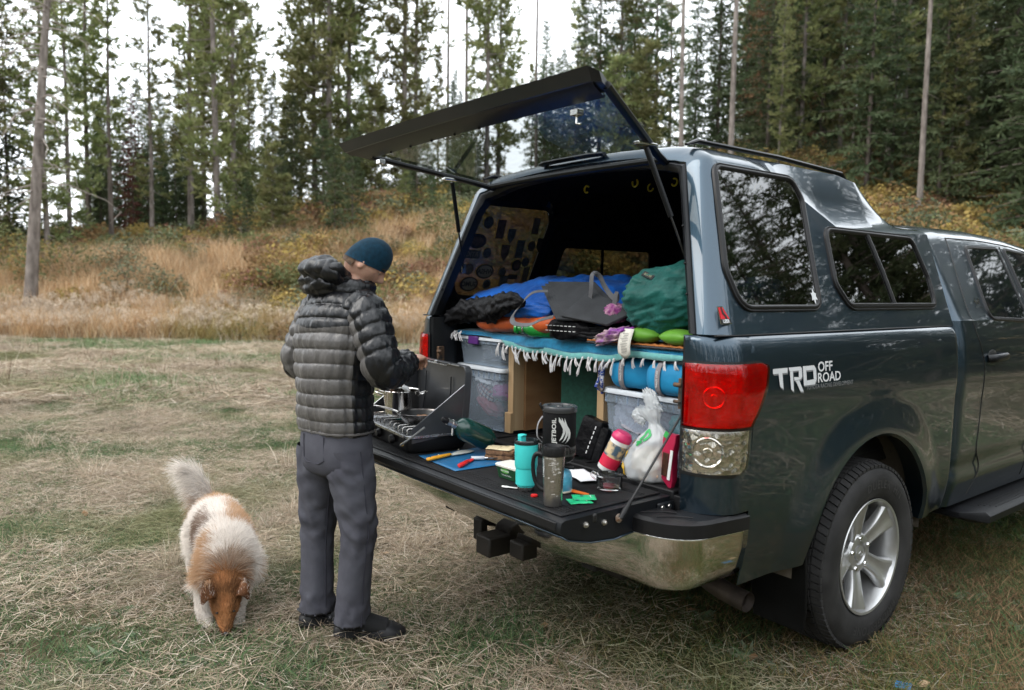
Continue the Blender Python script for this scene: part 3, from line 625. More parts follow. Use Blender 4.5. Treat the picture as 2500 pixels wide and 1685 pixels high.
for px, v, k, s in ((20, 24.5, 1, 1.6), (45, 25.5, 0, 1.3), (150, 23.5, 1, 1.5), (110, 24, 0, 1.2), (215, 26.5, 0, .9), (330, 22.6, 4, 1.2), (290, 24, 4, 1.1), (400, 22.3, 4, 1.0), (420, 29, 0, 1.0), (450, 28, 1, .9), (480, 28, 0, .8), (560, 28.5, 2, .9), (610, 21.8, 4, .9), (600, 29, 0, 1.4), (630, 29.5, 1, 1.2), (650, 28, 0, 1.0), (700, 30, 3, 1.0), (760, 30, 3, 1.1), (740, 33, 0, 1.3), (770, 36, 0, 1.8), (800, 32, 1, 1.0), (850, 31, 0, .8), (860, 33, 2, 1.1), (960, 30, 1, .9), (900, 30, 3, .8), (1000, 33, 0, 1.1), (1040, 36, 2, 1.3), (2330, 33, 0, 1.5), (2420, 31, 0, 1.7), (2460, 29, 0, 1.6), (2380, 36, 2, 1.6), (2300, 40, 0, 1.6), (2240, 36, 0, 1.5), (2180, 42, 2, 1.5), (2290, 31, 2, 1.2)):
    lst.append((px, v, k, s))
for px, v, k, s in sorted(lst):
    u = (px - 1250) / 1851.3 * v; x, y = uv2w(u, v); c = sc.get(k, 0); sc[k] = c + 1
    e = thing('shrub', '%s on the bank, %s of that colour from the left' % (SN[k], ordinal(c)), 'shrub', (x, y, hgt(u, v) - .03), tr.uniform(0, 6), 'shrubs on the bank'); e.scale = (s, s, s * .85)
    for nm, me in (('foliage', SHR[k][0]), ('stem', SHR[k][1])): o = D.objects.new(nm, me); COL.objects.link(o); o.parent = e; o['kind'] = 'stuff'
ROCK = M('granite', (.38, .35, .32), .9, col2=(.22, .19, .17), vscale=6, bump=.6, bscale=12, bdist=.03)
for i, (px, v, s) in enumerate(((475, 27.5, .28), (600, 28.2, .35), (578, 29, .25), (632, 30, .25), (618, 29, .22), (660, 30, .2), (1112, 33.5, .45), (715, 29.5, .2))):
    u = (px - 1250) / 1851.3 * v; x, y = uv2w(u, v); g = G(); rg = random.Random(i); g.sph((0, 0, 0), (s, s * .8, s * .7), 14, 10)
    g.v = [tuple(Vector(p) * (1 + .35 * mnoise.noise(Vector(p) * (2.2 / s) + Vector((i * 7, 0, 0))))) for p in g.v]
    obj('rock', g, ROCK, smooth=35, loc=(x, y, hgt(u, v) + s * .65), label='pale grey boulder half sunk in the bank, %s from the left' % ordinal([0, 2, 1, 4, 3, 5, 7, 6][i]), cat='rock', group='boulders on the bank')
u, v = (668 - 1250) / 1851.3 * 31, 31; x, y = uv2w(u, v); g = G().tube([(0, 0, -.2), (.02, 0, .3), (.05, 0, .75)], [.2, .16, .12], 9); g.v = [(a, b, c + (.25 * mnoise.noise((a * 20, b * 20, 0)) if c > .6 else 0)) for a, b, c in g.v]
obj('stump', g, DEADW, loc=(x, y, hgt(u, v) + .1), label='weathered broken tree stump on the bank', cat='stump')
# ================================================================ pickup truck with camper shell
PAINT = M('slate_paint', (.028, .052, .075), .32, .85, var=.08, vscale=900, coat=1.0, coatr=.02, spec=.5)
LINER = M('bed_liner', (.008, .008, .009), .6, spec=.3, var=.25, vscale=14, bump=.35, bscale=260, bdist=.001, rvar=.12)
TRIM = M('satin_black', (.007, .008, .010), .35, var=.15, spec=.35)
CARPET = M('dark_headliner', (.012, .012, .013), .95, var=.2, vscale=40, spec=.1)
GASKET = M('gasket', (.01, .01, .01), .5, var=0)
DGLASS = glass_mat('tinted_glass', (.12, .115, .10), 1.0, f0=.17)
LGLASS = glass_mat('lid_glass', (.46, .48, .48), 1.0, dirt=.09, f0=.07)
CABGLASS = M('cab_glass', (.006, .008, .009), .02, var=0, spec=.6)
WHITE_DECAL = M('white_decal', (.62, .63, .64), .4, var=.04)
GREY_DECAL = M('grey_decal', (.21, .22, .23), .4, var=.04)

truck = thing('pickup_truck', 'dark slate grey pickup truck with matching camper shell, tailgate down and rear lid raised', 'truck', (0, 0, 0))
YW, ZW, RT = 1.073, .405, .405
ZR, ZRAIL = 1.367, 1.367
pz = [.40, .46, .55, .62, .70, .85, 1.0, 1.04, 1.10, 1.18, 1.28, 1.33, 1.355, 1.367]
px_ = [.925, .945, .968, .980, .984, .986, .988, .989, .994, .993, .985, .976, .966, .955]
def prof(z): return float(np.interp(z, pz, px_))
RC = .13
def body_xy(z, q):
    """walk round the rear corner: q metres from the inner edge of the tail post"""
    xs = prof(z); a = max(xs - RC - .832, 0)
    if q <= a: return .832 + q, 0.0, 0.0, -1.0
    q -= a; al = RC * PI / 2
    if q < al:
        t = q / RC; return xs - RC + RC * math.sin(t), RC - RC * math.cos(t), math.sin(t), -math.cos(t)
    return xs, RC + q - al, 1.0, 0.0
def q_of_y(z, y):
    xs = prof(z); a = max(xs - RC - .832, 0)
    if y < RC: return a + RC * math.acos(max(-1, min(1, 1 - y / RC)))
    return a + RC * PI / 2 + y - RC
AY, AZ, AR = 1.075, .43, .508
def flare(y, z, ay=AY):
    d = math.hypot(y - ay, (z - AZ) * 1.02); t = 1 - min(max((d - AR) / .2, 0), 1)
    return .027 * t * t * (3 - 2 * t) * (1 if z < 1.15 else 0.6)
def arch_z(y, base, ay=AY):
    d = abs(y - ay)
    return max(base, AZ + math.sqrt(max(AR * AR - d * d, 0))) if d < AR else base

# bed side panels
def bedside(sg):
    cols = []
    ys = [('q', q) for q in (0, .008, .02)] + [('y', RC * (1 - math.cos(t))) for t in np.linspace(.15, PI / 2, 11)]
    ys += [('y', y) for y in (.15, .17, .1849)] + [('y', y) for y in np.linspace(.185, AY - AR - .005, 22)]
    ys += [('y', AY - AR * math.cos(t)) for t in np.linspace(0, PI, 56)] + [('y', y) for y in np.linspace(AY + AR + .01, 1.835, 16)]
    ys += [('f', t) for t in (.3, .6, 1.0)]
    T = np.linspace(0, 1, 42)
    P = []
    for kind, val in ys:
        col = []
        y_ = 0 if kind == 'q' else (val if kind == 'y' else 1.84)
        z0 = .757 if (kind == 'q' or y_ < .18495) else arch_z(y_, .475)
        for t in T:
            z = z0 + (ZR - z0) * t
            if kind == 'q': x, y = .832 + val, 0
            else:
                x, y, *_ = body_xy(z, q_of_y(z, y_))
                x += flare(y, z)
                if kind == 'f': x, y = x - .025 * (1 - math.cos(val * PI / 2)), 1.835 + .025 * math.sin(val * PI / 2)
            col.append((sg * x, y, z))
        x, y, z = col[-1]
        col.append((x - sg * .016, y + .004, ZR + .005)); col.append((sg * .84, max(y, .012), ZR + .006))
        P.append(col)
    g = G().grid(P, flip=(sg > 0))
    return obj('bed_side', g, PAINT, truck, smooth=50, fixn=False)
bs = {}
for sg in (1, -1): bs[sg] = bedside(sg)

# arch lips and wheel housings
for sg in (1, -1):
    pts = [(AY - AR * math.cos(t), AZ + AR * math.sin(t)) for t in np.linspace(.09, PI - .09, 40)]
    rings = []
    for y, z in pts:
        x = prof(z) + flare(y, z); dy, dz = (y - AY) / AR, (z - AZ) / AR
        rings.append([(sg * (x + .001), y, z), (sg * (x - .012), y - dy * .012, z - dz * .012), (sg * (x - .03), y - dy * .004, z - dz * .004), (sg * (x - .10), y + dy * .01, z + dz * .01)])
    obj('arch_lip', G().grid(rings, flip=(sg < 0)), PAINT, bs[sg], smooth=60)
    rings = [[(sg * x, AY - (AR + .03) * math.cos(t), AZ + (AR + .03) * math.sin(t)) for t in np.linspace(-.02, PI + .02, 30)] for x in np.linspace(.95, .55, 6)]
    g = G().grid(rings); g.add([(sg * .55, AY - .54 * math.cos(t), AZ + .54 * math.sin(t)) for t in np.linspace(-.02, PI + .02, 30)], [tuple(range(30))])
    obj('wheel_housing', g, M('dirty_housing', (.02, .02, .02), .7, col2=(.10, .085, .065), vscale=18, contrast=(.6, .8), bump=.5, bscale=40), truck)

# bed inside: floor, side walls, front wall, wheel wells, tail post inner faces
g = G().box((0, .92, .77), (1.66, 1.83, .06))
bed_floor = obj('bed_floor', g, LINER, truck, bevel=.004)
for k in range(11):
    obj('floor_rib', G().box((-.62 + k * .124, .93, .803), (.05, 1.8, .008)), LINER, bed_floor, bevel=.003)
obj('sill', G().box((0, .025, .795), (1.60, .05, .04)), LINER, truck, bevel=.006)
for sg in (1, -1):
    g = G().box((sg * .825, .95, 1.085), (.02, 1.78, .58)); obj('bed_wall', g, TRIM, truck)
    g = G().box((sg * .70, 1.07, .92), (.24, .9, .24)); obj('wheel_well', g, LINER, truck, bevel=.05, seg=4)
    # tail post: faces the opening, holds the latch striker
    prf = [(.832, .004), (.815, .012), (.80, .05), (.79, .12), (.80, .15), (.83, .15)]
    rings = [[(sg * x, y, z) for x, y in prf] for z in (.76, 1.0, 1.2, 1.33, 1.366)]
    post = obj('tail_post', G().loft(rings, fixn := True), TRIM, truck, fixn=True, smooth=35)
    gs = G().box((sg * .795, .045, 1.16), (.02, .035, .11)); gs.tube([(sg * .80, .03, 1.19), (sg * .765, .03, 1.19)], .009, 8)
    gs.tube([(sg * .80, .03, 1.13), (sg * .765, .03, 1.13)], .007, 8)
    obj('latch_striker', gs, M('rusty_steel', (.16, .09, .05), .6, .4, col2=(.03, .028, .026), vscale=30), post, bevel=.003)
obj('bulkhead', G().box((0, 1.835, 1.08), (1.66, .03, .56)), TRIM, truck, bevel=.01)

# tail lights
RED_LENS = glass_mat('red_lens', (.92, .012, .010), f0=.05)
RED_IN = M('red_reflector', (.95, .32, .28), .25, .8, var=.15, vscale=12, bump=.35, bscale=24, bdist=.01)
CLEAR_LENS = glass_mat('clear_lens', (.95, .94, .92))
REFL = M('reflector', (.66, .63, .58), .08, .95, var=.1, vscale=26)
N, L = REFL.node_tree.nodes, REFL.node_tree.links; vo = N.new('ShaderNodeTexVoronoi'); vo.inputs['Scale'].default_value = 34; vo.inputs['Randomness'].default_value = .8; tcv = N.new('ShaderNodeTexCoord'); L.new(tcv.outputs['Object'], vo.inputs[0])
bpv = N.new('ShaderNodeBump'); bpv.inputs['Strength'].default_value = 1; bpv.inputs['Distance'].default_value = .007; L.new(vo.outputs[0], bpv.inputs['Height']); L.new(bpv.outputs[0], N['Principled BSDF'].inputs['Normal'])
def light_edge(z):
    return float(np.interp(z, [.89, .90, .915, .95, 1.045, 1.06, 1.13, 1.19, 1.255, 1.272, 1.282], [.085, .128, .15, .158, .162, .168, .215, .248, .262, .252, .20]))
def light_patch(sg, z0, z1, off, inset=0., nz=26, nq=24, q0=.004, dome=.006):
    P = []
    for i in range(nz):
        z = z0 + (z1 - z0) * i / (nz - 1); col = []
        qm = q_of_y(z, light_edge(z)) - inset; qs = q0 + inset
        for j in range(nq):
            t = j / (nq - 1); q = qs + (qm - qs) * t
            x, y, nx, ny = body_xy(z, q)
            e = min(t, 1 - t, i / (nz - 1), 1 - i / (nz - 1)); dm = off + dome * min(e * 8, 1) ** .5
            col.append((sg * (x + nx * dm), y + ny * dm, z))
        P.append(col)
    return P
for sg in (1, -1):
    tl = obj('tail_light', G().grid(light_patch(sg, .886, 1.286, .0025, -.010, q0=.002, dome=.002)), GASKET, truck)
    tag(tl, label='tail lamp with red upper and clear lower lens')
    P = light_patch(sg, 1.058, 1.279, .012); obj('red_lens', G().grid(P), RED_LENS, tl, smooth=60)
    obj('reflector', G().grid(light_patch(sg, 1.06, 1.277, .005, .004, dome=0)), RED_IN, tl)
    P = light_patch(sg, .897, 1.050, .012); obj('clear_lens', G().grid(P), CLEAR_LENS, tl, smooth=60)
    obj('reflector', G().grid(light_patch(sg, .899, 1.048, .005, .004, dome=0)), REFL, tl)
    # bulb rings and bowls seen through the lenses
    for zc, rr, mt, q in ((1.165, .036, RED_IN, .115), (.975, .05, REFL, .10)):
        x, y, nx, ny = body_xy(zc, q); n = Vector((sg * nx, ny, 0)); t = Vector((-ny * sg, nx, 0))
        c = Vector((sg * x, y, zc)) + n * .0085
        g = G(); prof_ = [(.1, .004), (.3, .0035), (.34, .001), (.9, .0), (1.0, .003), (1.08, .0)]
        rings = [[c + (t * math.cos(a) + Vector((0, 0, 1)) * math.sin(a)) * rr * p + n * h for a in np.linspace(0, 2 * PI, 28, endpoint=False)] for p, h in prof_]
        g.loft(rings); obj('bulb_bowl', g, mt, tl, smooth=30)

# tailgate, let down
tg_prof = [(-.012, .800), (-.30, .800), (-.515, .800), (-.528, .795), (-.532, .785), (-.534, .768), (-.530, .757), (-.50, .738), (-.40, .713), (-.29, .703), (-.19, .712), (-.09, .732), (-.02, .742)]
rings = []
for x in (-.80, -.794, .794, .80):
    s_ = .003 if abs(x) > .797 else 0
    rings.append([(x, y * (1 - s_) - .001, z - s_ * (z - .75)) for y, z in tg_prof])
g = G().loft(rings)
tailgate = obj('tailgate', g, TRIM, truck, smooth=35, fixn=True)
g = G(); rings = []
for x in (-.80, .80): rings.append([(x, y, z - .0035) for y, z in tg_prof[5:]])
P = np.array([[(x, y, z - .004) for y, z in tg_prof[6:]] for x in (-.803, -.5, 0, .5, .803)])
obj('outer_skin', g.grid(P) if False else G().grid(P), PAINT, tailgate, solid=.003)
g = G().box((0, -.262, .8035), (1.53, .475, .007)); mat_o = obj('gate_mat', g, LINER, tailgate, bevel=.003)
for yy in (-.42, -.435, -.45, -.465, -.095, -.11):
    obj('mat_rib', G().box((0, yy, .8078), (1.50, .006, .003)), LINER, mat_o, bevel=.001)
obj('lip_trim', G().box((0, -.5335, .779), (1.56, .006, .028)), BLACK_P, tailgate, bevel=.002)
for y, z in ((-.426, .772), (-.343, .765), (.0, 0)):
    if z: obj('side_bolt', G().lathe([(.0, 0), (.010, 0), (.010, .004), (.006, .005), (.006, .010), (.004, .012), (0, .012)], 14, (.80, y, z), rotm('Y', PI / 2)), M('zinc', (.55, .53, .5), .35, .9, var=.1), tailgate)
obj('latch_notch', G().box((.797, -.385, .786), (.012, .022, .03)), GASKET, tailgate, bevel=.006)
for sg in (1, -1):
    g = G().box((sg * .805, -.045, .768), (.012, .085, .035)); obj('hinge_arm', g, TRIM, tailgate, bevel=.008)
    for yy in (-.065, -.03): obj('hinge_bolt', G().lathe([(0, 0), (.009, 0), (.008, .004), (0, .004)], 12, (sg * .811, yy, .768), rotm('Y', sg * PI / 2)), STEEL, tailgate)
    a, b = Vector((sg * .812, -.278, .768)), Vector((sg * .805, .03, 1.09))
    cable = obj('gate_cable', G().tube([a + (b - a) * t for t in (.13, .5, 1)], .0042, 8), M('dark_cable', (.02, .02, .021), .5, var=.3, vscale=200), truck)
    obj('cable_end', G().tube([a, a + (b - a) * .07, a + (b - a) * .17], [.010, .011, .006], 10), BLACK_P, cable)
    obj('cable_bolt', G().lathe([(0, 0), (.015, 0), (.015, .005), (.008, .006), (.008, .012), (0, .013)], 16, (sg * .803, -.278, .768), rotm('Y', sg * PI / 2)), M('rusty_bolt', (.28, .15, .08), .5, .6, col2=(.4, .37, .33), vscale=60), cable)

# rear bumper: swept section
def bump_path(d):
    """plan path of the bumper skin, d = offset inwards"""
    out = []; rc = .17 - d; xe = .985 - d; yb = -.20 + d
    for y in np.linspace(.19, yb + rc, 6): out.append((xe, y))
    for t in np.linspace(0, PI / 2, 12)[1:]: out.append((xe - rc + rc * math.cos(t), yb + rc - rc * math.sin(t)))
    for x in np.linspace(xe - rc, .33, 6)[1:]: out.append((x, yb - .012 * (1 - (x / .82))))
    return out
half = bump_path(0)
def bump_sect(i, n):
    y = half[i][1]; e = min(max((half[i][0] - .33) / .35, 0), 1)
    zt = .712 - .022 * min(max((y + .2) / .39, 0), 1); zb = .50 - .03 * (1 - e)
    return zt, zb
cs = [(0.0, .004), (.012, .0005), (.022, .0), (.05, .0004), (.35, .005), (.72, .020), (.93, .05), (1.0, .08)]
rings = []
full = [(x, y, i) for i, (x, y) in enumerate(half)] + [(-x, y, i) for i, (x, y) in reversed(list(enumerate(half)))]
for x, y, i in full:
    zt, zb = bump_sect(i, len(half)); ring = []
    nx, ny = (half[min(i + 1, len(half) - 1)][1] - half[max(i - 1, 0)][1]), -(half[min(i + 1, len(half) - 1)][0] - half[max(i - 1, 0)][0])
    l = math.hypot(nx, ny) or 1; nx, ny = -nx / l, -ny / l
    if ny > .2: nx, ny = -nx, -ny
    for t, d in cs: ring.append((x - (math.copysign(1, x) * abs(nx)) * d, y + abs(ny) * d, zt + (zb - zt) * t))
    rings.append(ring)
bumper = obj('rear_bumper', G().grid(rings), M('bumper_chrome', (.76, .75, .73), .07, 1.0, var=.06, vscale=3, bump=.03, bscale=6, bdist=.02), truck, smooth=60, solid=.004)
# step pads on top of the bumper
for sg in (1, -1):
    outer = [(x + .004, y - .004 * (y < -.1)) for x, y in half if True]; top = []
    inner = bump_path(.145)
    n_ = min(len(outer), len(inner))
    rr = []
    for (xo, yo), (xi, yi) in zip(outer[:n_], inner[:n_]):
        zt = .713 - .022 * min(max((yo + .2) / .39, 0), 1)
        rr.append([(sg * xo, yo, zt), (sg * xo, yo, zt + .045), (sg * (xo - .012), yo + .01, zt + .055), (sg * xi, yi, zt + .055), (sg * xi, yi, zt)])
    pad = obj('step_pad', G().loft(rr), BLACK_P, bumper, smooth=35, fixn=True)
    for k in range(5):
        t = .25 + k * .11; x0 = .62 + .07 * k
        obj('pad_rib', G().tube(smooth_path([(sg * (x0 - .03), -.165, .769), (sg * x0, -.12, .7695), (sg * (x0 + .05), -.075, .769)], 4), .0022, 5), BLACK_P, pad)
g = G().box((0, -.12, .44), (.10, .26, .085)); g.box((0, .05, .43), (1.1, .06, .06)); g.box((.15, -.15, .45), (.09, .08, .07)); g.box((-.14, -.16, .46), (.06, .04, .1))
obj('hitch_receiver', g, M('hitch_black', (.006, .006, .006), .6, col2=(.014, .011, .009), vscale=15, contrast=(.55, .8)), truck, bevel=.008)
g = G().tube(smooth_path([(.38, .95, .37), (.46, .66, .34), (.54, .53, .315), (.66, .49, .297), (.80, .482, .286)], 6), .041, 18, cap=False); g.tube([(.8005, .482, .286), (.77, .483, .289)], [.0405, .034], 18, cap=False); g.tube([(.70, .488, .293), (.69, .488, .294)], .036, 18)
obj('exhaust_pipe', g, M('burnt_exhaust', (.12, .095, .08), .6, .5, col2=(.05, .04, .034), vscale=9), truck)
for sg in (1, -1):
    pts = [(sg * .70, .60, .52), (sg * .975, .585, .52), (sg * .975, .60, .42), (sg * .965, .625, .26), (sg * .95, .635, .17), (sg * .72, .64, .17)]
    obj('mud_flap', G().poly(pts, (0, .012, 0)), M('flap_rubber', (.006, .006, .006), .7, var=.2, spec=.2), truck, bevel=.004)
# frame rails, axle, spare to darken the underside
g = G()
for sg in (1, -1): g.box((sg * .48, 2.2, .52), (.08, 4.6, .14))
g.box((0, .35, .52), (.9, .08, .1)); obj('chassis_frame', g, M('chassis', (.015, .014, .013), .8, var=.3), truck, bevel=.01)
for yy in (YW, YW + 3.62):
    g = G().tube([(-.8, yy, ZW), (-.2, yy, ZW), (0, yy, ZW), (.2, yy, ZW), (.8, yy, ZW)], [.045, .05, .12, .05, .045], 12); obj('axle', g, MATS['chassis'], truck)
g = G(); g.lathe([(.22, -.11), (.34, -.11), (.37, -.07), (.37, .07), (.34, .11), (.22, .11)], 32, (0, .62, .50)); obj('spare_tire', g, RUBBER, truck)

# wheels: tyre with tread blocks, five-spoke alloy
ALLOY = M('silver_alloy', (.50, .50, .50), .30, .75, var=.06, vscale=5, coat=.4)
def wheel_parts(parent):
    """axis along +x (outer side +x), centre at origin"""
    Mx = rotm('Y', PI / 2)
    w = .128
    prof_ = [(.243, -w + .02), (.262, -w), (.31, -w - .010), (.355, -w - .006), (.383, -w + .012), (.396, -w + .035), (.399, -.06), (.401, 0), (.399, .06), (.396, w - .035), (.383, w - .012), (.355, w + .006), (.335, w + .0095), (.31, w + .010), (.285, w + .006), (.262, w), (.247, w - .012), (.243, w - .02)]
    tyre = obj('tyre', G().lathe(prof_, 96, M=Mx, cap=False), M('tyre_rubber', (.022, .021, .021), .72, var=.25, vscale=10, bump=.2, bscale=120), parent, smooth=40)
    g = G()   # tread blocks: ribs cut by sipes
    for row, (a0, a1) in enumerate(((-.121, -.083), (-.076, -.042), (-.035, -.003), (.004, .036), (.043, .077), (.084, .122))):
        n = 76
        for k in range(n):
            t0 = 2 * PI * (k + .5 * (row % 2)) / n; t1 = t0 + 2 * PI / n * .80; sk = .03 * (1 if row % 2 else -1)
            v = []
            for rr in (.392, .408 if abs(a0 + a1) < .18 else .404):
                for a, t in ((a0, t0), (a1, t0 + sk), (a1, t1 + sk), (a0, t1)):
                    re = rr - (.010 if abs(a) > .118 else 0)
                    v.append(Mx @ Vector((re * math.cos(t), re * math.sin(t), a)))
            g.add(v, [(4, 5, 6, 7), (0, 1, 5, 4), (1, 2, 6, 5), (2, 3, 7, 6), (3, 0, 4, 7)])
    tr = obj('tread', g, MATS['tyre_rubber'], tyre, smooth=0, fixn=True, kind='stuff')
    for word, a0 in (('DUELER  H/T', PI * .36), ('BRIDGESTONE', -PI * .52)):
        def fn(u, v, a0=a0):
            rr = .298 + v; a = a0 - u / .31
            return (w + .0115, rr * math.cos(a) * 1.0, rr * math.sin(a))
        t = text_obj('sidewall_lettering', word, .05, fn, M('raised_rubber', (.034, .033, .033), .6, var=.1), tyre, space=1.15, bold=.001)
    rim = obj('rim', G().lathe([(.246, .118), (.250, .124), (.248, .128), (.238, .126), (.232, .112), (.222, .06), (.218, -.02), (.222, -.10), (.10, -.10), (.10, -.03), (0, -.03)], 64, M=Mx, cap=False), ALLOY, parent, smooth=35)
    obj('brake_disc', G().lathe([(0, -.02), (.165, -.02), (.165, 0), (.07, 0), (.07, .03), (0, .03)], 32, M=Mx), M('brake_iron', (.10, .08, .07), .5, .7, var=.2), rim)
    # five twin spokes, wide at the rim
    for k in range(5):
        a0 = PI / 2 + .17 + 2 * PI * k / 5
        g = G(); rings = []
        for rr, hw, xo, dp in ((.055, .036, .070, .045), (.085, .039, .078, .045), (.115, .041, .087, .040), (.15, .046, .096, .035), (.185, .057, .104, .030), (.212, .067, .110, .028), (.236, .078, .115, .02)):
            c = Vector((0, math.cos(a0), math.sin(a0))); t = Vector((0, -math.sin(a0), math.cos(a0)))
            ring = []
            for s_, dx in ((-1, -.012), (-.88, 0), (-.66, .002), (-.40, -.004), (0, -.006), (.40, -.004), (.66, .002), (.88, 0), (1, -.012), (1, -dp), (-1, -dp)):
                rad = math.sqrt(max(rr * rr - (hw * s_ * .6) ** 2, 0)) if rr > .2 else rr
                ring.append(c * rad + t * hw * s_ + Vector((xo + dx, 0, 0)))
            rings.append(ring)
        g.loft(rings); obj('spoke', g, ALLOY, rim, smooth=32, fixn=True)
    g = G().lathe([(.092, .02), (.090, .066), (.080, .076), (.062, .079), (.050, .078), (.046, .070), (.034, .070), (.032, .078), (.016, .081), (0, .081)], 40, M=Mx); hub = obj('hub', g, ALLOY, rim, smooth=30)
    for k in range(5):
        a = PI / 2 - .1 + 2 * PI * k / 5; c = (.064, .069 * math.cos(a), .069 * math.sin(a))
        obj('lug_nut', G().lathe([(.014, 0), (.014, .002), (.0105, .003), (.0105, .016), (.008, .021), (0, .022)], 10, c, Mx), CHROME, hub, smooth=25)
    g = G().tube([(.082, .014 * math.cos(t), .010 * math.sin(t)) for t in np.linspace(0, 2 * PI, 24, endpoint=False)], .0016, 6, closed=True)
    g.tube([(.082, .005 * math.cos(t), .010 * math.sin(t)) for t in np.linspace(0, 2 * PI, 20, endpoint=False)], .0014, 6, closed=True)
    g.tube([(.082, .010 * math.cos(t), .0055 + .0042 * math.sin(t)) for t in np.linspace(0, 2 * PI, 20, endpoint=False)], .0014, 6, closed=True)
    obj('emblem', g, CHROME, hub)
def wheel(loc, rz):
    e = D.objects.new('wheel', None); COL.objects.link(e); e.parent = truck; e.location = loc; e.rotation_euler = (R(11), 0, rz); return e
w0 = wheel((.868, YW, ZW), 0); wheel_parts(w0)
def copy_children(src, dst):
    for ch in list(src.children):
        c = ch.copy(); COL.objects.link(c); c.parent = dst; copy_children(ch, c)
for loc, rz in (((-.868, YW, ZW), PI), ((.868, YW + 3.62, ZW), 0), ((-.868, YW + 3.62, ZW), PI)):
    w_ = wheel(loc, rz); copy_children(w0, w_)

# ---------------------------------------------------------------- camper shell
KS = .33
def cap_x(z): return .955 - KS * (z - 1.367)
ZTOP = lambda y: float(np.interp(y, [0, .50, .60, 1.0, 1.06, 1.86], [2.005, 2.005, 1.99, 1.80, 1.79, 1.815]))
ZROOF = lambda y: float(np.interp(y, [0, .06, .2, 1.25, 1.42, 1.72, 1.80, 1.86], [2.062, 2.072, 2.078, 2.074, 2.055, 1.885, 1.862, 1.857]))
def cap_ring(Y, front=False):
    zt = ZTOP(Y); zr = ZROOF(Y); rear = max(0, 1 - Y / .085); rnd = .085 * (1 - math.sqrt(max(0, 1 - rear * rear)))
    zs = list(np.linspace(1.376, zt, 24)); pts = []
    for z in zs: pts.append([cap_x(z), z])
    led = min(max((Y - .56) / .45, 0), 1)
    xt = pts[-1][0]
    # ledge and hump
    hx = .700 - .012 * led
    lx, lz = (xt - .016, zt + .022), None
    pts.append([xt - .014 - .012 * led, zt + .018]);
    pts.append([xt - .034 - .022 * led, zt + .030 - .002 * led])
    x2 = min(xt - .05, .715) if led > .05 else xt - .052
    z2 = zt + .040 - .006 * led
    zr_ = max(zr, z2 + .004)
    for t in (.25, .5, .75, .92, 1.0):
        pts.append([x2 + (.655 - x2) * (t if led < .3 else t ** 1.6), z2 + (zr_ - z2 - .012) * t ** (.8 if led < .3 else 1.0)])
    xe = pts[-1][0]
    for t, cz in ((.97, .006), (.92, .013), (.82, .022), (.65, .030), (.4, .038), (.2, .042), (0, .043)):
        pts.append([xe * t, zr_ - .012 + cz * (1.0 if Y < 1.5 else 1.0)])
    out = []
    for x, z in pts:
        f = max(0, 1 - Y / .5); rk = .02 + .267 * (z - 1.384)
        xx = x - rnd * (1 if x > .6 else x / .6 * 0 + (x / .6) ** 2); zz = z
        if z > 2.0: zz = z - rnd * .35 * min((z - 2.0) / .04, 1)
        out.append((xx, Y + rk * f + (0 if Y > 0 else 0), zz))
    return out
YS = [0, .004, .012, .025, .04, .06, .085] + list(np.linspace(.11, .5, 20)) + list(np.linspace(.52, 1.1, 34)) + list(np.linspace(1.12, 1.40, 12)) + list(np.linspace(1.42, 1.858, 24))
def in_win(poly, y, z):
    c = False; n = len(poly)
    for i in range(n):
        (y0, z0), (y1, z1) = poly[i], poly[(i + 1) % n]
        if (z0 > z) != (z1 > z) and y < (y1 - y0) * (z - z0) / (z1 - z0) + y0: c = not c
    return c
WIN_A = roundpoly([(.225, 1.985), (.735, 1.985), (.775, 1.90), (.700, 1.462), (.185, 1.462), (.142, 1.60)], [.05, .07, .06, .06, .09, .10], 7)
WIN_B = roundpoly([(.885, 1.79), (1.665, 1.79), (1.73, 1.60), (1.725, 1.462), (.925, 1.462), (.855, 1.56)], [.06, .07, .07, .055, .09, .07], 7)
shell = None
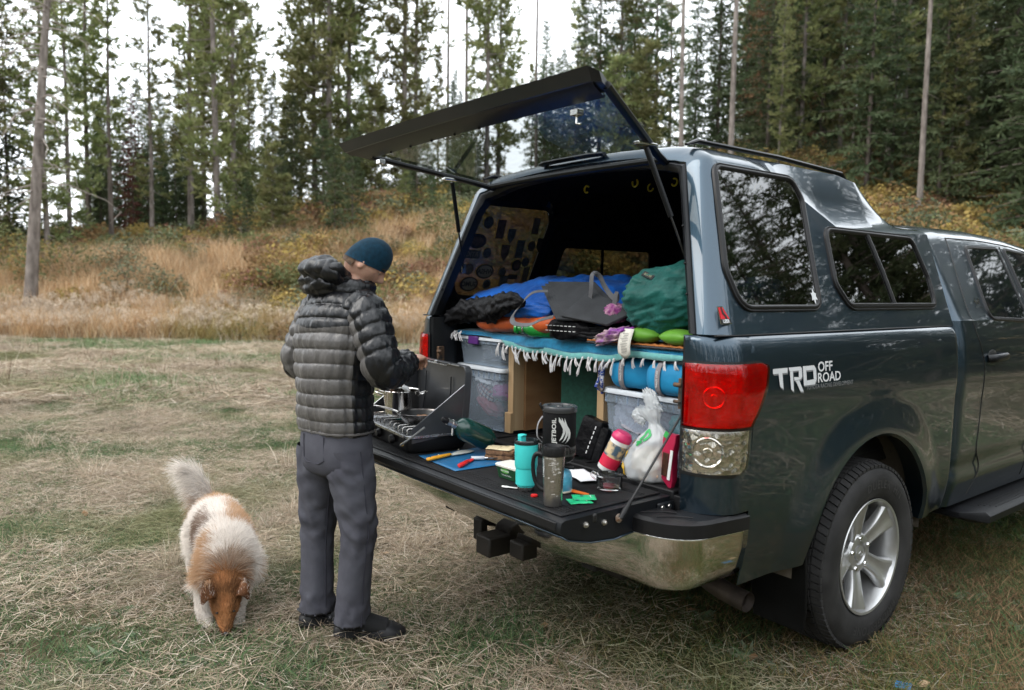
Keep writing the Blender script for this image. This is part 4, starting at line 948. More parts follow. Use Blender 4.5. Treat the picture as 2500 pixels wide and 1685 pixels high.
for sg in (1, -1):
    P = np.array([cap_ring(y) for y in YS]); P[:, :, 0] *= sg
    nv = P.shape[1]; g = G().grid(P, flip=(sg > 0))
    keep = []
    for f in g.f:
        c = np.mean([g.v[i] for i in f], axis=0)
        hole = abs(c[0]) > .70 and c[2] < 2.0 and (in_win(WIN_A, c[1], c[2]) or in_win(WIN_B, c[1], c[2]))
        if not hole: keep.append(f)
    g.f = keep; g.mi = [0] * len(keep)
    if shell is None:
        shell = obj('camper_shell', g, PAINT, truck, smooth=32, label='matching grey camper shell with raised roof and dark side windows')
        par = shell
    else: obj('shell_half', g, PAINT, shell, smooth=32)
    # dark inner lining just inside the skin
    Q = P.copy(); Q[:, :, 0] -= sg * .022 * np.clip(np.abs(P[:, :, 0]) * 4, 0, 1); Q[:, :, 2] -= .022 * (P[:, :, 2] > 1.9); Q[0:3, :, 1] += .02
    g = G().grid(Q[3:], flip=(sg < 0)); keep = []
    for f in g.f:
        c = np.mean([g.v[i] for i in f], axis=0)
        if not (abs(c[0]) > .66 and c[2] < 1.985 and (in_win(WIN_A, c[1], c[2]) or in_win(WIN_B, c[1], c[2]))): keep.append(f)
    g.f = keep; g.mi = [0] * len(keep); obj('headliner', g, CARPET, shell)
    # front wall of the shell
    fr = [tuple(p) for p in P[-1]]
    obj('front_wall', G().add(fr + [(0, 1.858, 1.376)], [tuple(range(len(fr) + 1))]), CARPET, shell, smooth=0)
    # rear opening trim: painted return then black gasket
    A = P[0]; ring2 = []
    cx0 = 0; rings = [A]
    for dx, dy, dz in ((.006, .003, .004), (.010, .012, .007), (.012, .03, .008)):
        rings.append([(p[0] - sg * dx * min(abs(p[0]) * 3, 1), p[1] + dy, p[2] - (dz if p[2] > 1.95 else dz * 0)) for p in A])
    obj('opening_return', G().grid(rings, flip=(sg < 0)), PAINT, shell, smooth=40)
    rings = []
    for dx, dy, dz in ((.008, .004, .006), (.014, -.006, .012), (.022, -.006, .020), (.040, .006, .034), (.044, .05, .036)):
        rings.append([(p[0] - sg * dx * min(abs(p[0]) * 3, 1), p[1] + dy, p[2] - (dz * min(max((p[2] - 1.9) / .08, 0), 1))) for p in A])
    trim_o = obj('opening_trim', G().grid(rings, flip=(sg < 0)), TRIM, shell, smooth=35)
    for k in (5, 9, 14): p = A[k]; obj('trim_screw', G().sph((p[0] - sg * .028, p[1] - .006, p[2]), .005, 8, 6), BLACK_P, trim_o)
    # gutter moulding along the seam
    obj('seam_gasket', G().tube([(sg * .936, .03, 1.3735), (sg * .945, .1, 1.3735), (sg * .947, 1.0, 1.3735), (sg * .945, 1.85, 1.3735)], .008, 8, flat=.5), GASKET, shell)
    # side windows
    def side_pt(y, z, o): return (sg * (cap_x(z) + o), y, z + o * KS)
    for W, nm in ((WIN_A, 'side_window'), (WIN_B, 'sliding_window')):
        cy_, cz_ = np.mean([p[0] for p in W]), np.mean([p[1] for p in W])
        wn_ = obj(nm, G().add([side_pt(y, z, .003) for y, z in W], [tuple(range(len(W)))]), DGLASS, shell, smooth=0)
        prs = [(-.016, -.004), (-.014, .006), (-.009, .012), (-.001, .012), (.003, .007), (.005, .009), (.009, .008), (.011, .0)]
        rings = [[side_pt(y, z, h) for y, z in offs(W, d)] for d, h in prs]
        obj('window_seal', G().loft(rings, cap=False), M('seal_rubber', (.010, .010, .011), .38, var=.1, spec=.35), wn_, smooth=60)
        rings = [[side_pt(y, z, h) for y, z in offs(W, d)] for d, h in ((-.024, -.02), (.02, -.024))]
        obj('inner_frame', G().loft(rings, cap=False), BLACK_P, wn_)
        if nm == 'sliding_window':
            obj('slider_bar', G().tube([side_pt(1.235, 1.785, .006), side_pt(1.285, 1.62, .006), side_pt(1.315, 1.468, .006)], .013, 8, flat=.4), MATS['seal_rubber'], wn_)
            obj('track', G().tube([side_pt(.93, 1.475, .008), side_pt(1.70, 1.475, .008)], .008, 8, flat=.7), MATS['seal_rubber'], wn_)
obj('window_sticker', G().add([(cap_x(1.507 + z) + .006, .668 + y, 1.507 + z) for y, z in ((0, .034), (.008, .018), (.020, .014), (.016, .002), (.022, -.012), (.008, -.010), (.004, -.026), (-.002, -.026), (-.005, -.010), (-.018, -.014), (-.013, .004), (-.018, .016), (-.006, .016))], [tuple(range(13))]), WHITE_DECAL, shell, smooth=0)
# roof rails
for sg in (1, -1):
    g = G().tube([(sg * .645, .20, 2.070), (sg * .645, .26, 2.090), (sg * .642, .8, 2.092), (sg * .635, 1.32, 2.078), (sg * .635, 1.38, 2.05)], [.008, .016, .016, .016, .008], 8, flat=.6)
    obj('roof_rail', g, TRIM, shell)
obj('brake_light', G().tube(smooth_path([(-.20, .215, 2.092), (-.13, .20, 2.094), (.13, .20, 2.094), (.20, .215, 2.092)], 5), .022, 8, flat=.45), TRIM, shell)

# badge on the shell, decals on the bed side
def cp(y, z, o=.004): return (cap_x(z) + o, y, z)
badge = obj('shell_badge', G().poly([cp(.045, 1.473), cp(.074, 1.473), cp(.105, 1.413), cp(.045, 1.413)], (.003, 0, 0)), CHROME, shell)
obj('badge_field', G().poly([cp(.048, 1.470, .0075), cp(.072, 1.470, .0075), cp(.0955, 1.431, .0075), cp(.048, 1.431, .0075)], (.0008, 0, 0)), M('badge_red', (.55, .02, .03), .3, var=.05), badge)
obj('badge_shape', G().poly([cp(.058, 1.470, .009), cp(.064, 1.470, .009), cp(.070, 1.452, .009), cp(.080, 1.442, .009), cp(.084, 1.431, .009), cp(.074, 1.431, .009), cp(.070, 1.440, .009), cp(.060, 1.448, .009)], (.0006, 0, 0)), GASKET, badge)
obj('badge_bar', G().poly([cp(.048, 1.430, .0075), cp(.097, 1.430, .0075), cp(.1015, 1.4165, .0075), cp(.048, 1.4165, .0075)], (.0008, 0, 0)), GASKET, badge)
text_obj('badge_lettering', 'LEER', .0155, lambda u, v: cp(.073 + u, 1.4185 + v, .0095), WHITE_DECAL, badge, sx=1.1, bold=.0006)
def side_fn(y0, z0, o=.0025):
    return lambda u, v: (prof(z0 + v) + flare(y0 + u, z0 + v) + o, y0 + u, z0 + v)
for off_, mt, oo in (((.006, -.006), GREY_DECAL, .002), ((0, 0), WHITE_DECAL, .004)):
    y0, z0 = .29 + off_[0], 1.180 + off_[1]
    g = G()
    def strip(pts): g.add([side_fn(y0, z0, oo)(u, v) for u, v in pts], [tuple(range(len(pts)))])
    s2 = .13
    for poly in ([(0, .072), (.092, .072), (.090, .054), (-.0, .054)], [(.034, .0545), (.058, .0545), (.062, -.002), (.042, .006)],           # T
                 [(.098, .072), (.178, .072), (.185, .064), (.185, .058), (.105, .058)], [(.106, .0575), (.126, .0575), (.130, -.016), (.112, -.008)], [(.165, .0575), (.185, .0575), (.186, .034), (.178, .026), (.163, .034)], [(.132, .036), (.163, .0335), (.178, .0255), (.134, .022)], [(.142, .0215), (.166, .0225), (.196, -.022), (.174, -.020)],  # R
                 [(.2135, .072), (.268, .072), (.282, .058), (.282, .054), (.214, .055)], [(.262, .0535), (.282, .0535), (.284, .018), (.264, .020)], [(.192, .072), (.213, .072), (.217, .000), (.196, .000)], [(.2175, .018), (.264, .0195), (.284, .0175), (.270, .000), (.2175, .000)]):   # D
        strip(poly)
    obj('side_decal', g, mt, bs[1], smooth=0)
text_obj('side_decal', 'OFF', .052, lambda u, v: side_fn(.585, 1.2265, .004)(u, v), WHITE_DECAL, bs[1], align='LEFT', sx=1.15, bold=.001)
text_obj('side_decal', 'ROAD', .050, lambda u, v: side_fn(.580, 1.186, .004)(u, v), WHITE_DECAL, bs[1], align='LEFT', sx=1.2, bold=.001)
text_obj('side_decal', 'TOYOTA RACING DEVELOPMENT', .0235, lambda u, v: side_fn(.505, 1.163, .003)(u, v), GREY_DECAL, bs[1], align='LEFT', sx=.95)

# ---------------------------------------------------------------- raised rear lid
HY, HZ = .178, 2.022
LA = math.atan2(2.168 - HZ, -(-.478 - HY)); LL = .675
def lid_pt(u, s, n=0):
    """u across (-1..1 of the local half width), s metres from the hinge, n metres above"""
    hw = .548 + (.86 - .548) * min(max(s / LL, 0), 1.05)
    bow = .008 * (1 - u * u)
    return Vector((u * hw, HY - s * math.cos(LA) - n * math.sin(LA), HZ + s * math.sin(LA) + n * math.cos(LA) + bow))
us = np.linspace(-1, 1, 17)
lid = obj('rear_lid', G().grid([[lid_pt(u * .985, s, .004) for u in us] for s in np.linspace(.0, .59, 6)]), LGLASS, shell, smooth=60, label='raised tinted glass rear lid of the camper shell')
g = G()   # frame bars left, right, hinge side
for sg in (1, -1):
    pth = [lid_pt(sg * 1.0, s, -.004) for s in np.linspace(-.02, .6, 8)]; g.tube(pth, .017, 8, flat=.8)
g.tube([lid_pt(u, 0.0, .0) for u in us], .014, 8)
obj('lid_frame', g, TRIM, lid)
secs = [(.565, -.006), (.565, .008), (.61, .018), (.655, .022), (.695, .012), (.690, .006), (.672, -.022), (.61, -.020)]
rings = []
for u in [-1, -.965] + list(np.linspace(-.93, .93, 17)) + [.965, 1]:
    k = 1 if abs(u) < .98 else .72
    rings.append([lid_pt(u * (1.005), .565 + (s - .565) * (k if s > .6 else 1), n * (1 if abs(u) < .99 else .7)) for s, n in secs])
obj('lid_skirt', G().loft(rings), M('lid_black', (.007, .010, .015), .3, var=.1, coat=.3), lid, smooth=30, fixn=True)
rings = [[lid_pt(u, .560, -.010), lid_pt(u, .566, -.022), lid_pt(u, .65, -.028), lid_pt(u, .672, -.020)] for u in np.linspace(-.97, .97, 15)]
obj('inner_skirt', G().grid(rings), TRIM, lid)
for k in range(6): obj('skirt_screw', G().sph(lid_pt(-.9 + k * .21, .574, -.024), .006, 8, 6), GASKET, lid)
for u in (-.86, .80):
    c = lid_pt(u, .56, -.045); g = G().box(c, (.035, .03, .02)); g.tube([c + Vector((0, 0, -.01)), c + Vector((.0, 0, -.035)), c + Vector((.02, .0, -.04))], .005, 6)
    obj('lid_latch', g, CHROME, lid, bevel=.003)
for sg in (1, -1):
    a = lid_pt(sg * .99, .19, -.03); b = Vector((sg * .735, .135, 1.60))
    if sg < 0: b = Vector((-.745, .15, 1.62))
    m_ = a + (b - a) * .56
    s_ = obj('gas_strut', G().tube([a, m_], .0105, 10), TRIM, lid); obj('strut_rod', G().tube([m_, b], .0045, 8), M('dark_rod', (.05, .05, .05), .25, .9, var=.05), s_)
    obj('strut_bracket', G().box(lid_pt(sg * .99, .19, -.016), (.028, .10, .012)), CHROME, s_, bevel=.003)
    obj('strut_mount', G().box(b + Vector((sg * .012, .005, 0)), (.02, .03, .05)), STEEL, s_, bevel=.003)
def lid_txt(u, v): p = lid_pt(0, .50 - v, -.001); return (-.18 - u, p.y, p.z + .016)
text_obj('lid_lettering', 'LEER', .07, lambda u, v: (lambda p: (-.20 + u, p.y, p.z + .012))(lid_pt(0, .46 + v, .012)), GASKET, lid, bold=.004)

# stickers on the far side window (their backs are seen from inside)
STK = [(.27, 1.86, 'o', .045), (.36, 1.83, 'r', .05), (.44, 1.80, 's', .045), (.60, 1.86, 'r', .045), (.22, 1.76, 'e', .06), (.30, 1.70, 'o', .04), (.42, 1.71, 's', .05), (.52, 1.73, 'r', .05),
       (.60, 1.75, 'o', .04), (.66, 1.76, 's', .045), (.20, 1.69, 'R', .05), (.20, 1.61, 'o', .045), (.31, 1.60, 'W', .06), (.43, 1.60, 'o', .04), (.52, 1.64, 'o', .045), (.58, 1.66, 'o', .04), (.22, 1.53, 'G', .06), (.34, 1.53, 'o', .04), (.60, 1.59, 'r', .04), (.51, 1.575, 't', .03), (.45, 1.53, 'r', .05)]
stick_m = [M('sticker_%d' % i, c, .6, var=.5, vscale=60, col2=tuple(q * .4 for q in c)) for i, c in enumerate([(.06, .065, .07), (.085, .06, .05), (.06, .078, .085), (.10, .088, .07), (.03, .03, .032)])]
lw = [o for o in shell.children if o.name.startswith('side_window')][1]
WTXT = M('sticker_ink', (.02, .02, .022), .6, var=0); PALE = M('sticker_pale', (.16, .15, .12), .6, var=.1)
for i, (y, z, k, s_) in enumerate(STK):
    y += .07; z += .01
    def sp(a, b, o=-.002): return (-(cap_x(z + b) + o), y + a, z + b)
    if k in 'oeWG':
        w_, h_ = (s_ * .72, s_ * .72) if k == 'o' else (s_, s_ * .66)
        nn = 8 if i % 2 and k == 'o' else 24
        pts = [sp(w_ * math.cos(t), h_ * math.sin(t)) for t in np.linspace(.2, .2 + 2 * PI, nn, endpoint=False)]
    elif k == 's': pts = [sp(-s_ * .6, s_ * .8), sp(s_ * .6, s_ * .8), sp(s_ * .55, -.3 * s_), sp(0, -s_), sp(-s_ * .55, -.3 * s_)]
    elif k in 'Rt': pts = [sp(-s_ * 1.1, s_ * .45), sp(s_ * 1.1, s_ * .45), sp(s_ * 1.1, -s_ * .45), sp(-s_ * 1.1, -s_ * .45)]
    else: pts = [sp(-s_ * .55, s_), sp(s_ * .55, s_), sp(s_ * .55, -s_), sp(-s_ * .55, -s_)]
    mt = stick_m[4] if k in 'WG' else stick_m[i % 5]
    st = obj('window_sticker', G().add(pts, [tuple(range(len(pts)))]), mt, lw, smooth=0)
    if k in 'oe':
        pts = [sp(w_ * .68 * math.cos(t), h_ * .6 * math.sin(t), -.004) for t in np.linspace(.2, .2 + 2 * PI, 20, endpoint=False)]
        obj('window_sticker', G().add(pts, [tuple(range(20))]), stick_m[(i + 2) % 5], lw, smooth=0)
    if k in 'WG':
        pts = [sp(w_ * .84 * math.cos(t), h_ * .8 * math.sin(t), -.004) for t in np.linspace(0, 2 * PI, 24, endpoint=False)]
        obj('window_sticker', G().add(pts, [tuple(range(24))]), PALE, lw, smooth=0)
    if k in 'WGR':
        word = {'W': 'WHSA', 'G': 'GUMO', 'R': 'RTIC'}[k]
        # printed to be read from outside, so it reads backwards in here
        text_obj('sticker_lettering', word, .036, lambda u, v, sp=sp: sp(-u, v - .012, -.006), WTXT if k != 'R' else PALE, lw, bold=.001)
# small yellow hooks on the ceiling
hk = M('yellow_hook', (.45, .36, .02), .5, var=.1)
for i, (x, y) in enumerate(((-.15, .45), (.10, .62), (.16, .45), (.30, .55), (.42, .62), (.45, .95), (.52, .98))):
    z0 = 2.012
    obj('ceiling_hook', G().tube([(x + .016 * math.cos(t), y, z0 - .014 + .016 * math.sin(t)) for t in np.linspace(.6 + i, 5.2 + i, 14)], .0045, 6), hk, shell)

# ---------------------------------------------------------------- cab and front end
KC = .46
def cab_x(z): return .962 - KC * (z - 1.395) if z > 1.395 else float(np.interp(z, [.40, .46, .55, .62, .70, .85, 1.0, 1.04, 1.10, 1.18, 1.28, 1.395], [.925, .945, .968, .985, .984, .986, .988, .992, .996, .996, .988, .965]))
CABROOF = lambda y: float(np.interp(y, [1.88, 2.1, 2.6, 3.0, 3.3, 3.55], [1.865, 1.885, 1.892, 1.88, 1.85, 1.80]))
cabg = {}
FY = YW + 3.62
def hoodz(y): return float(np.interp(y, [3.5, 4.35, 4.5, 5.2, 5.55, 5.62], [1.395, 1.33, 1.325, 1.27, 1.20, 1.14]))
for sg in (1, -1):
    # lower body from the cab back to the nose
    ys = [1.885, 1.888, 1.895, 1.906, 1.92, 1.94] + list(np.linspace(1.97, FY - AR - .02, 90)) + [FY - AR * math.cos(t) for t in np.linspace(0, PI, 40)] + list(np.linspace(FY + AR + .01, 5.5, 12)) + [5.55, 5.59, 5.615, 5.625]
    P = []
    for y in ys:
        rnd = .035 * (1 - math.sqrt(max(0, 1 - max(0, 1 - (y - 1.885) / .05) ** 2))); nose = max(0, (y - 5.15) / .475)
        z0 = arch_z(y, .465, FY); z1 = 1.395 if y < 3.9 else hoodz(y); col = []
        for t in np.linspace(0, 1, 34):
            z = z0 + (z1 - z0) * t; x = cab_x(z) + flare(y, z, FY) - rnd - .22 * nose ** 3
            if y > 4.2: x -= .05 * t ** 4
            # soft lower-door crease
            x -= .014 * math.exp(-((z - .66) / .035) ** 2) * (1 if y < 4 else 0)
            col.append((sg * x, y, z))
        P.append(col)
    low = obj('cab_side', G().grid(P, flip=(sg > 0)), PAINT, truck, smooth=50); cabg[sg] = low
    # greenhouse and roof
    ys = [1.885, 1.888, 1.895, 1.906, 1.92, 1.94] + list(np.linspace(1.97, 3.55, 50)); P = []
    for y in ys:
        rnd = .04 * (1 - math.sqrt(max(0, 1 - max(0, 1 - (y - 1.885) / .055) ** 2))); zr = CABROOF(y); col = []
        for t in np.linspace(0, 1, 16):
            z = 1.395 + (zr - .075 - 1.395) * t; col.append((sg * (cab_x(z) - rnd), y, z))
        xe = cab_x(zr - .075)
        for dx, dz in ((.02, -.052), (.05, -.03), (.10, -.012), (.18, .002), (.35, .018), (.55, .026), (xe, .03)):
            col.append((sg * max(xe - dx - rnd * (1 if dx < .3 else .3), 0), y, zr + dz - rnd * .6))
        P.append(col)
    obj('cab_roof', G().grid(P, flip=(sg > 0)), PAINT, truck, smooth=50)
    # hood top, half
    P = [[(sg * x * (1 - .22 * max(0, (y - 5.15) / .475) ** 3), y, hoodz(y) + .03 * (1 - (x / .93) ** 2)) for x in np.linspace(.93, 0, 10)] for y in np.linspace(4.2, 5.6, 16)]
    obj('hood', G().grid(P, flip=(sg > 0)), PAINT, truck, smooth=60)
    P = [[(sg * x, y, z) for x in np.linspace(xw, 0, 6)] for xw, y, z in ((.775, 3.50, 1.80), (.86, 3.95, 1.58), (.93, 4.38, 1.34))]
    obj('windshield', G().grid(P), CABGLASS, truck)
    g = G().add([(sg * cab_x(1.395), 3.5, 1.395), (sg * .775, 3.52, 1.79), (sg * .93, 4.38, 1.335)], [(0, 1, 2)]); obj('quarter_panel', g, PAINT, truck, smooth=0, solid=.01)
    g = G(); rings = [[(sg * x * (1 - .22 * max(0, (y - 5.15) / .475) ** 3), y, z) for x in (.72, .3, 0)] for y, z in ((5.60, 1.16), (5.635, .95), (5.64, .75), (5.60, .5))]
    obj('grille', G().grid(rings), CHROME, truck)
    # door windows lie proud of the dark jamb
    def gp(y, z, o=.003): return (sg * (cab_x(z) + o), y, z + o * .4)
    for W in (roundpoly([(2.36, 1.775), (2.80, 1.785), (2.80, 1.385), (2.28, 1.405)], [.04, .03, .02, .05], 5), roundpoly([(2.90, 1.785), (3.40, 1.76), (3.80, 1.44), (3.78, 1.39), (2.90, 1.385)], [.03, .08, .06, .04, .02], 5)):
        dw = obj('door_window', G().add([gp(y, z) for y, z in W], [tuple(range(len(W)))]), CABGLASS, low, smooth=0)
        rings = [[gp(y, z, h) for y, z in offs(W, d)] for d, h in ((-.008, .002), (-.004, .008), (.008, .008), (.014, .0))]
        obj('window_seal', G().loft(rings, cap=False), MATS['seal_rubber'], dw)
    seam = [(2.16, 1.815), (2.13, 1.70), (2.08, 1.55), (2.05, 1.42), (2.07, 1.34), (2.11, 1.26), (2.15, 1.16), (2.16, 1.0), (2.15, .85), (2.14, .74), (2.18, .66), (2.17, .60), (2.12, .50)]
    obj('door_seam', G().tube([(sg * (cab_x(z) - .0005), y, z) for y, z in [tuple(p)[:2] for p in smooth_path([(a, b, 0) for a, b in seam], 5)]], .0036, 6), GASKET, low)
    obj('door_seam', G().tube([(sg * (cab_x(z) - .0005), 2.86, z) for z in np.linspace(.5, 1.80, 24)], .0036, 6), GASKET, low)
    obj('roof_seam', G().tube([(sg * (cab_x(z) - .001), y, z) for y, z in [(2.16, 1.815)] + [(y, CABROOF(y) - .07) for y in np.linspace(2.2, 3.5, 12)]], .0036, 6), GASKET, low)
    hnd = obj('door_handle', G().tube(smooth_path([(sg * .996, 2.19, 1.20), (sg * 1.022, 2.215, 1.203), (sg * 1.027, 2.29, 1.206), (sg * 1.02, 2.37, 1.207), (sg * .996, 2.39, 1.206)], 5), .013, 10, flat=1.5), TRIM, low)
    obj('handle_recess', G().sph((sg * .983, 2.25, 1.205), (.018, .075, .045), 16, 8), GASKET, hnd)
    rail = [[(sg * x, y, z) for x, z in ((.80, .435), (.99, .445), (1.07, .442), (1.095, .425), (1.09, .39), (1.0, .375), (.80, .38))] for y in (2.02, 2.07, 2.16, 3.9, 4.0)]
    rail[0] = [(sg * (min(abs(x), .98) - .0), y, .41 + (z - .41) * .4) for x, y, z in rail[0]]; rail[0] = [(x if abs(x) < .9 else sg * .97, y, z) for x, y, z in rail[0]]
    rb = obj('running_board', G().loft(rail), M('board_black', (.007, .0075, .009), .5, spec=.35, var=.15, bump=.2, bscale=200), truck, smooth=40, fixn=True, bevel=.006)
    for k in range(4): obj('board_groove', G().tube([(sg * (1.0 + .02 * k), 2.17 + .02 * k, .4445 - .0006 * k), (sg * (1.0 + .02 * k), 3.9, .4445 - .0006 * k)], .004, 6, flat=.6), BLACK_P, rb)
g = G().poly([(-.93, 1.89, .5), (.93, 1.89, .5), (.93, 1.89, 1.38), (.735, 1.89, 1.80), (.6, 1.89, 1.84), (-.6, 1.89, 1.84), (-.735, 1.89, 1.80), (-.93, 1.89, 1.38)], (0, .012, 0)); obj('cab_back', g, PAINT, truck)
obj('cab_back_glass', G().box((0, 1.890, 1.62), (1.36, .012, .36)), CABGLASS, truck, bevel=.004)
g = G()
def cb(y, z, o=.004): return lambda u, v: (cab_x(z + v) + o, y + u, z + v)
text_obj('cab_emblem', '4x4', .045, cb(2.20, 1.475), CHROME, cabg[1], align='CENTER', shear=.2, bold=.001)
text_obj('cab_emblem', 'OFF ROAD', .015, cb(2.20, 1.455), CHROME, cabg[1], align='CENTER')
# ================================================================ things in the bed
PINE = M('pine_lumber', (.50, .36, .21), .7, col2=(.38, .25, .13), vscale=7, stretch=(3, 3, .25), bump=.1, bscale=40)
PLY = M('plywood', (.30, .17, .08), .6, col2=(.22, .115, .05), vscale=5, stretch=(.4, 1, 3))
GREENP = M('green_board', (.012, .075, .05), .6, var=.12, vscale=60)
TZ = .8095
def cloth_mat(name, col, col2=None, rough=.8, var=.12, vscale=12, wr=.35, wscale=22, sheen=.04, bdist=.006, spec=.3):
    return M(name, col, rough, col2=col2, var=var, vscale=vscale, bump=wr, bscale=wscale, bdist=bdist, sheen=sheen, spec=spec)
def blob(c, rad, seed=0, amp=.12, freq=2.5, p=2.4, nu=48, nv=28, Mx=None, flat_bottom=None, wr=.0):
    """superellipsoid with folds"""
    g = G(); rings = []
    def sp(v, e): return math.copysign(abs(v) ** e, v)
    e = 2 / p; c = Vector(c)
    for i in range(1, nv):
        th = PI * i / nv - PI / 2; ring = []
        for k in range(nu):
            ph = 2 * PI * k / nu; d = Vector((sp(math.cos(th), e) * sp(math.cos(ph), e), sp(math.cos(th), e) * sp(math.sin(ph), e), sp(math.sin(th), e)))
            f = 1 + amp * mnoise.noise(d * freq + Vector((seed * 3.1, seed, 0))) + wr * abs(mnoise.noise(Vector((d.x * 3, d.y * 3, d.z * 9)) + Vector((seed, 5, 1))))
            q = Vector((d.x * rad[0], d.y * rad[1], d.z * rad[2])) * f
            if Mx is not None: q = Mx @ q
            q = q + c
            if flat_bottom is not None and q.z < flat_bottom: q.z = flat_bottom + (q.z - flat_bottom) * .08
            ring.append(q)
        rings.append(ring)
    return g.loft(rings)

# plywood sleeping platform
plat = thing('sleeping_platform', 'plywood sleeping platform on pine posts built into the truck bed', 'platform', (0, .2, .808))
def loc_(g, o): g.v = [(x - o[0], y - o[1], z - o[2]) for x, y, z in g.v]; return g
O = (0, .2, .808)
obj('deck', loc_(G().box((0, 1.0, 1.278), (1.60, 1.62, .018)), O), PLY, plat, bevel=.002)
obj('post', loc_(G().box((-.385, .225, 1.045), (.04, .07, .446)), O), PINE, plat, bevel=.002)
obj('post', loc_(G().box((.235, .235, 1.045), (.04, .09, .446)), O), PINE, plat, bevel=.002)
obj('post_foot', loc_(G().box((-.387, .185, .862), (.046, .02, .10)), O), PINE, plat, bevel=.002)
obj('post_foot', loc_(G().box((.237, .184, .87), (.046, .02, .115)), O), PINE, plat, bevel=.002)
obj('divider', loc_(G().box((-.36, .75, 1.04), (.015, .98, .44)), O), PLY, plat)
obj('divider', loc_(G().box((.215, .75, 1.04), (.015, .98, .44)), O), PLY, plat)
obj('green_board', loc_(G().box((.03, .40, 1.03), (.42, .014, .42), rotm('Z', .32)), O), GREENP, plat)

# clear storage bins
def plastic(name, tint, milky, rough=.25, lo=.12, hi=.34):
    m = D.materials.new(name); m.use_nodes = True; N, L = m.node_tree.nodes, m.node_tree.links; b = N['Principled BSDF']
    b.inputs['Base Color'].default_value = (*milky, 1); b.inputs['Roughness'].default_value = rough; b.inputs['Specular IOR Level'].default_value = .5
    t = N.new('ShaderNodeBsdfTransparent'); t.inputs[0].default_value = (*tint, 1); mx = N.new('ShaderNodeMixShader')
    tc = N.new('ShaderNodeTexCoord'); nz = tex_noise(N, L, tc.outputs['Object'], 9, 6); mr = N.new('ShaderNodeMapRange'); mr.inputs[3].default_value, mr.inputs[4].default_value = lo, hi; L.new(nz, mr.inputs[0])
    L.new(mr.outputs[0], mx.inputs[0]); L.new(b.outputs[0], mx.inputs[2]); L.new(t.outputs[0], mx.inputs[1]); L.new(mx.outputs[0], N['Material Output'].inputs[0]); return m
BINM = plastic('clear_plastic', (.80, .86, .92), (.55, .65, .76), lo=.16, hi=.42); BINL = M('milky_lid', (.62, .66, .70), .4, var=.05, trans=.15)
def bin_(name, label, x0, x1, y0, y1, z0, z1, handle=None):
    cx, cy_ = (x0 + x1) / 2, (y0 + y1) / 2; e = thing(name, label, 'bin', (cx, cy_, z0)); hx, hy, h = (x1 - x0) / 2, (y1 - y0) / 2, z1 - z0
    def rr(s, z, r=.03): return [(a, b, z) for a, b in roundpoly([(-hx * s, -hy * s), (hx * s, -hy * s), (hx * s, hy * s), (-hx * s, hy * s)], r, 4)]
    body = obj('tub', G().loft([rr(.90, .003), rr(.91, .0), rr(.93, h * .35), rr(.96, h * .8), rr(.965, h * .82), rr(.985, h * .83), rr(.985, h * .97)], cap=False), BINM, e, smooth=35)
    obj('tub_floor', G().add(rr(.9, .002), [tuple(range(len(rr(.9, .002))))]), BINM, body, smooth=0)
    for k in range(9): obj('rim_rib', G().box((-hx * .9 + k * hx * .225, -hy * .985, h * .905), (.004, .006, h * .12)), BINM, body)
    obj('lid', G().loft([rr(1.0, h * .955), rr(1.02, h * .965), rr(1.02, h), rr(1.0, h + .008), rr(.93, h + .008), rr(.91, h + .003)]), BINL, e, smooth=40)
    if handle: obj('latch', G().box((handle[0], -hy * 1.02, h - .008), (.085, .014, .042)), handle[1], e, bevel=.005)
    return e
PURP = M('purple_plastic', (.09, .02, .17), .4, var=.05)
bin_('storage_bin', 'small clear bin with purple latch stacked on a larger bin at the left', -.80, -.41, .15, .62, 1.128, 1.262, (-.035, PURP))
bin_('storage_bin', 'large clear bin of folded clothes at the left under the platform', -.805, -.405, .15, .66, TZ, 1.117)
bin_('storage_bin', 'large clear bin with white lid at the right of the bed under blue bags', .27, .80, .16, .66, TZ, 1.108)
PLAID = D.materials.new('plaid_flannel'); PLAID.use_nodes = True
N, L = PLAID.node_tree.nodes, PLAID.node_tree.links; b_ = N['Principled BSDF']; tc = N.new('ShaderNodeTexCoord')
w1 = N.new('ShaderNodeTexWave'); w1.inputs['Scale'].default_value = 14; w1.bands_direction = 'X'; w2 = N.new('ShaderNodeTexWave'); w2.inputs['Scale'].default_value = 14; w2.bands_direction = 'Z'
L.new(tc.outputs['Object'], w1.inputs[0]); L.new(tc.outputs['Object'], w2.inputs[0])
c1 = ramp(N, L, w1.outputs[1], [(.6, (.55, .50, .50)), (.8, (.03, .04, .12))]); c2 = ramp(N, L, w2.outputs[1], [(.6, (.6, .55, .55)), (.85, (.28, .03, .05))]); L.new(mixc(N, L, 1.0, c1, c2, 'MULTIPLY'), b_.inputs['Base Color']); b_.inputs['Roughness'].default_value = .9
obj('folded_shirt', blob((0, 0, 0), (.075, .04, .06), 1, .2), PLAID, loc=(-.62, .225, .985), rot=(0, .5, 0), label='plaid flannel shirt folded inside the large left bin', cat='shirt')
obj('folded_clothes', blob((0, 0, 0), (.09, .05, .035), 2, .25), cloth_mat('maroon_cloth', (.22, .03, .05)), loc=(-.60, .225, .925), rot=(0, .55, 0), label='dark red clothing pressed against the side of the left bin', cat='clothing')
obj('folded_clothes', blob((0, 0, 0), (.07, .05, .04), 3, .25), cloth_mat('magenta_cloth', (.20, .02, .12)), loc=(-.48, .225, 1.0), label='magenta clothing inside the large left bin', cat='clothing')
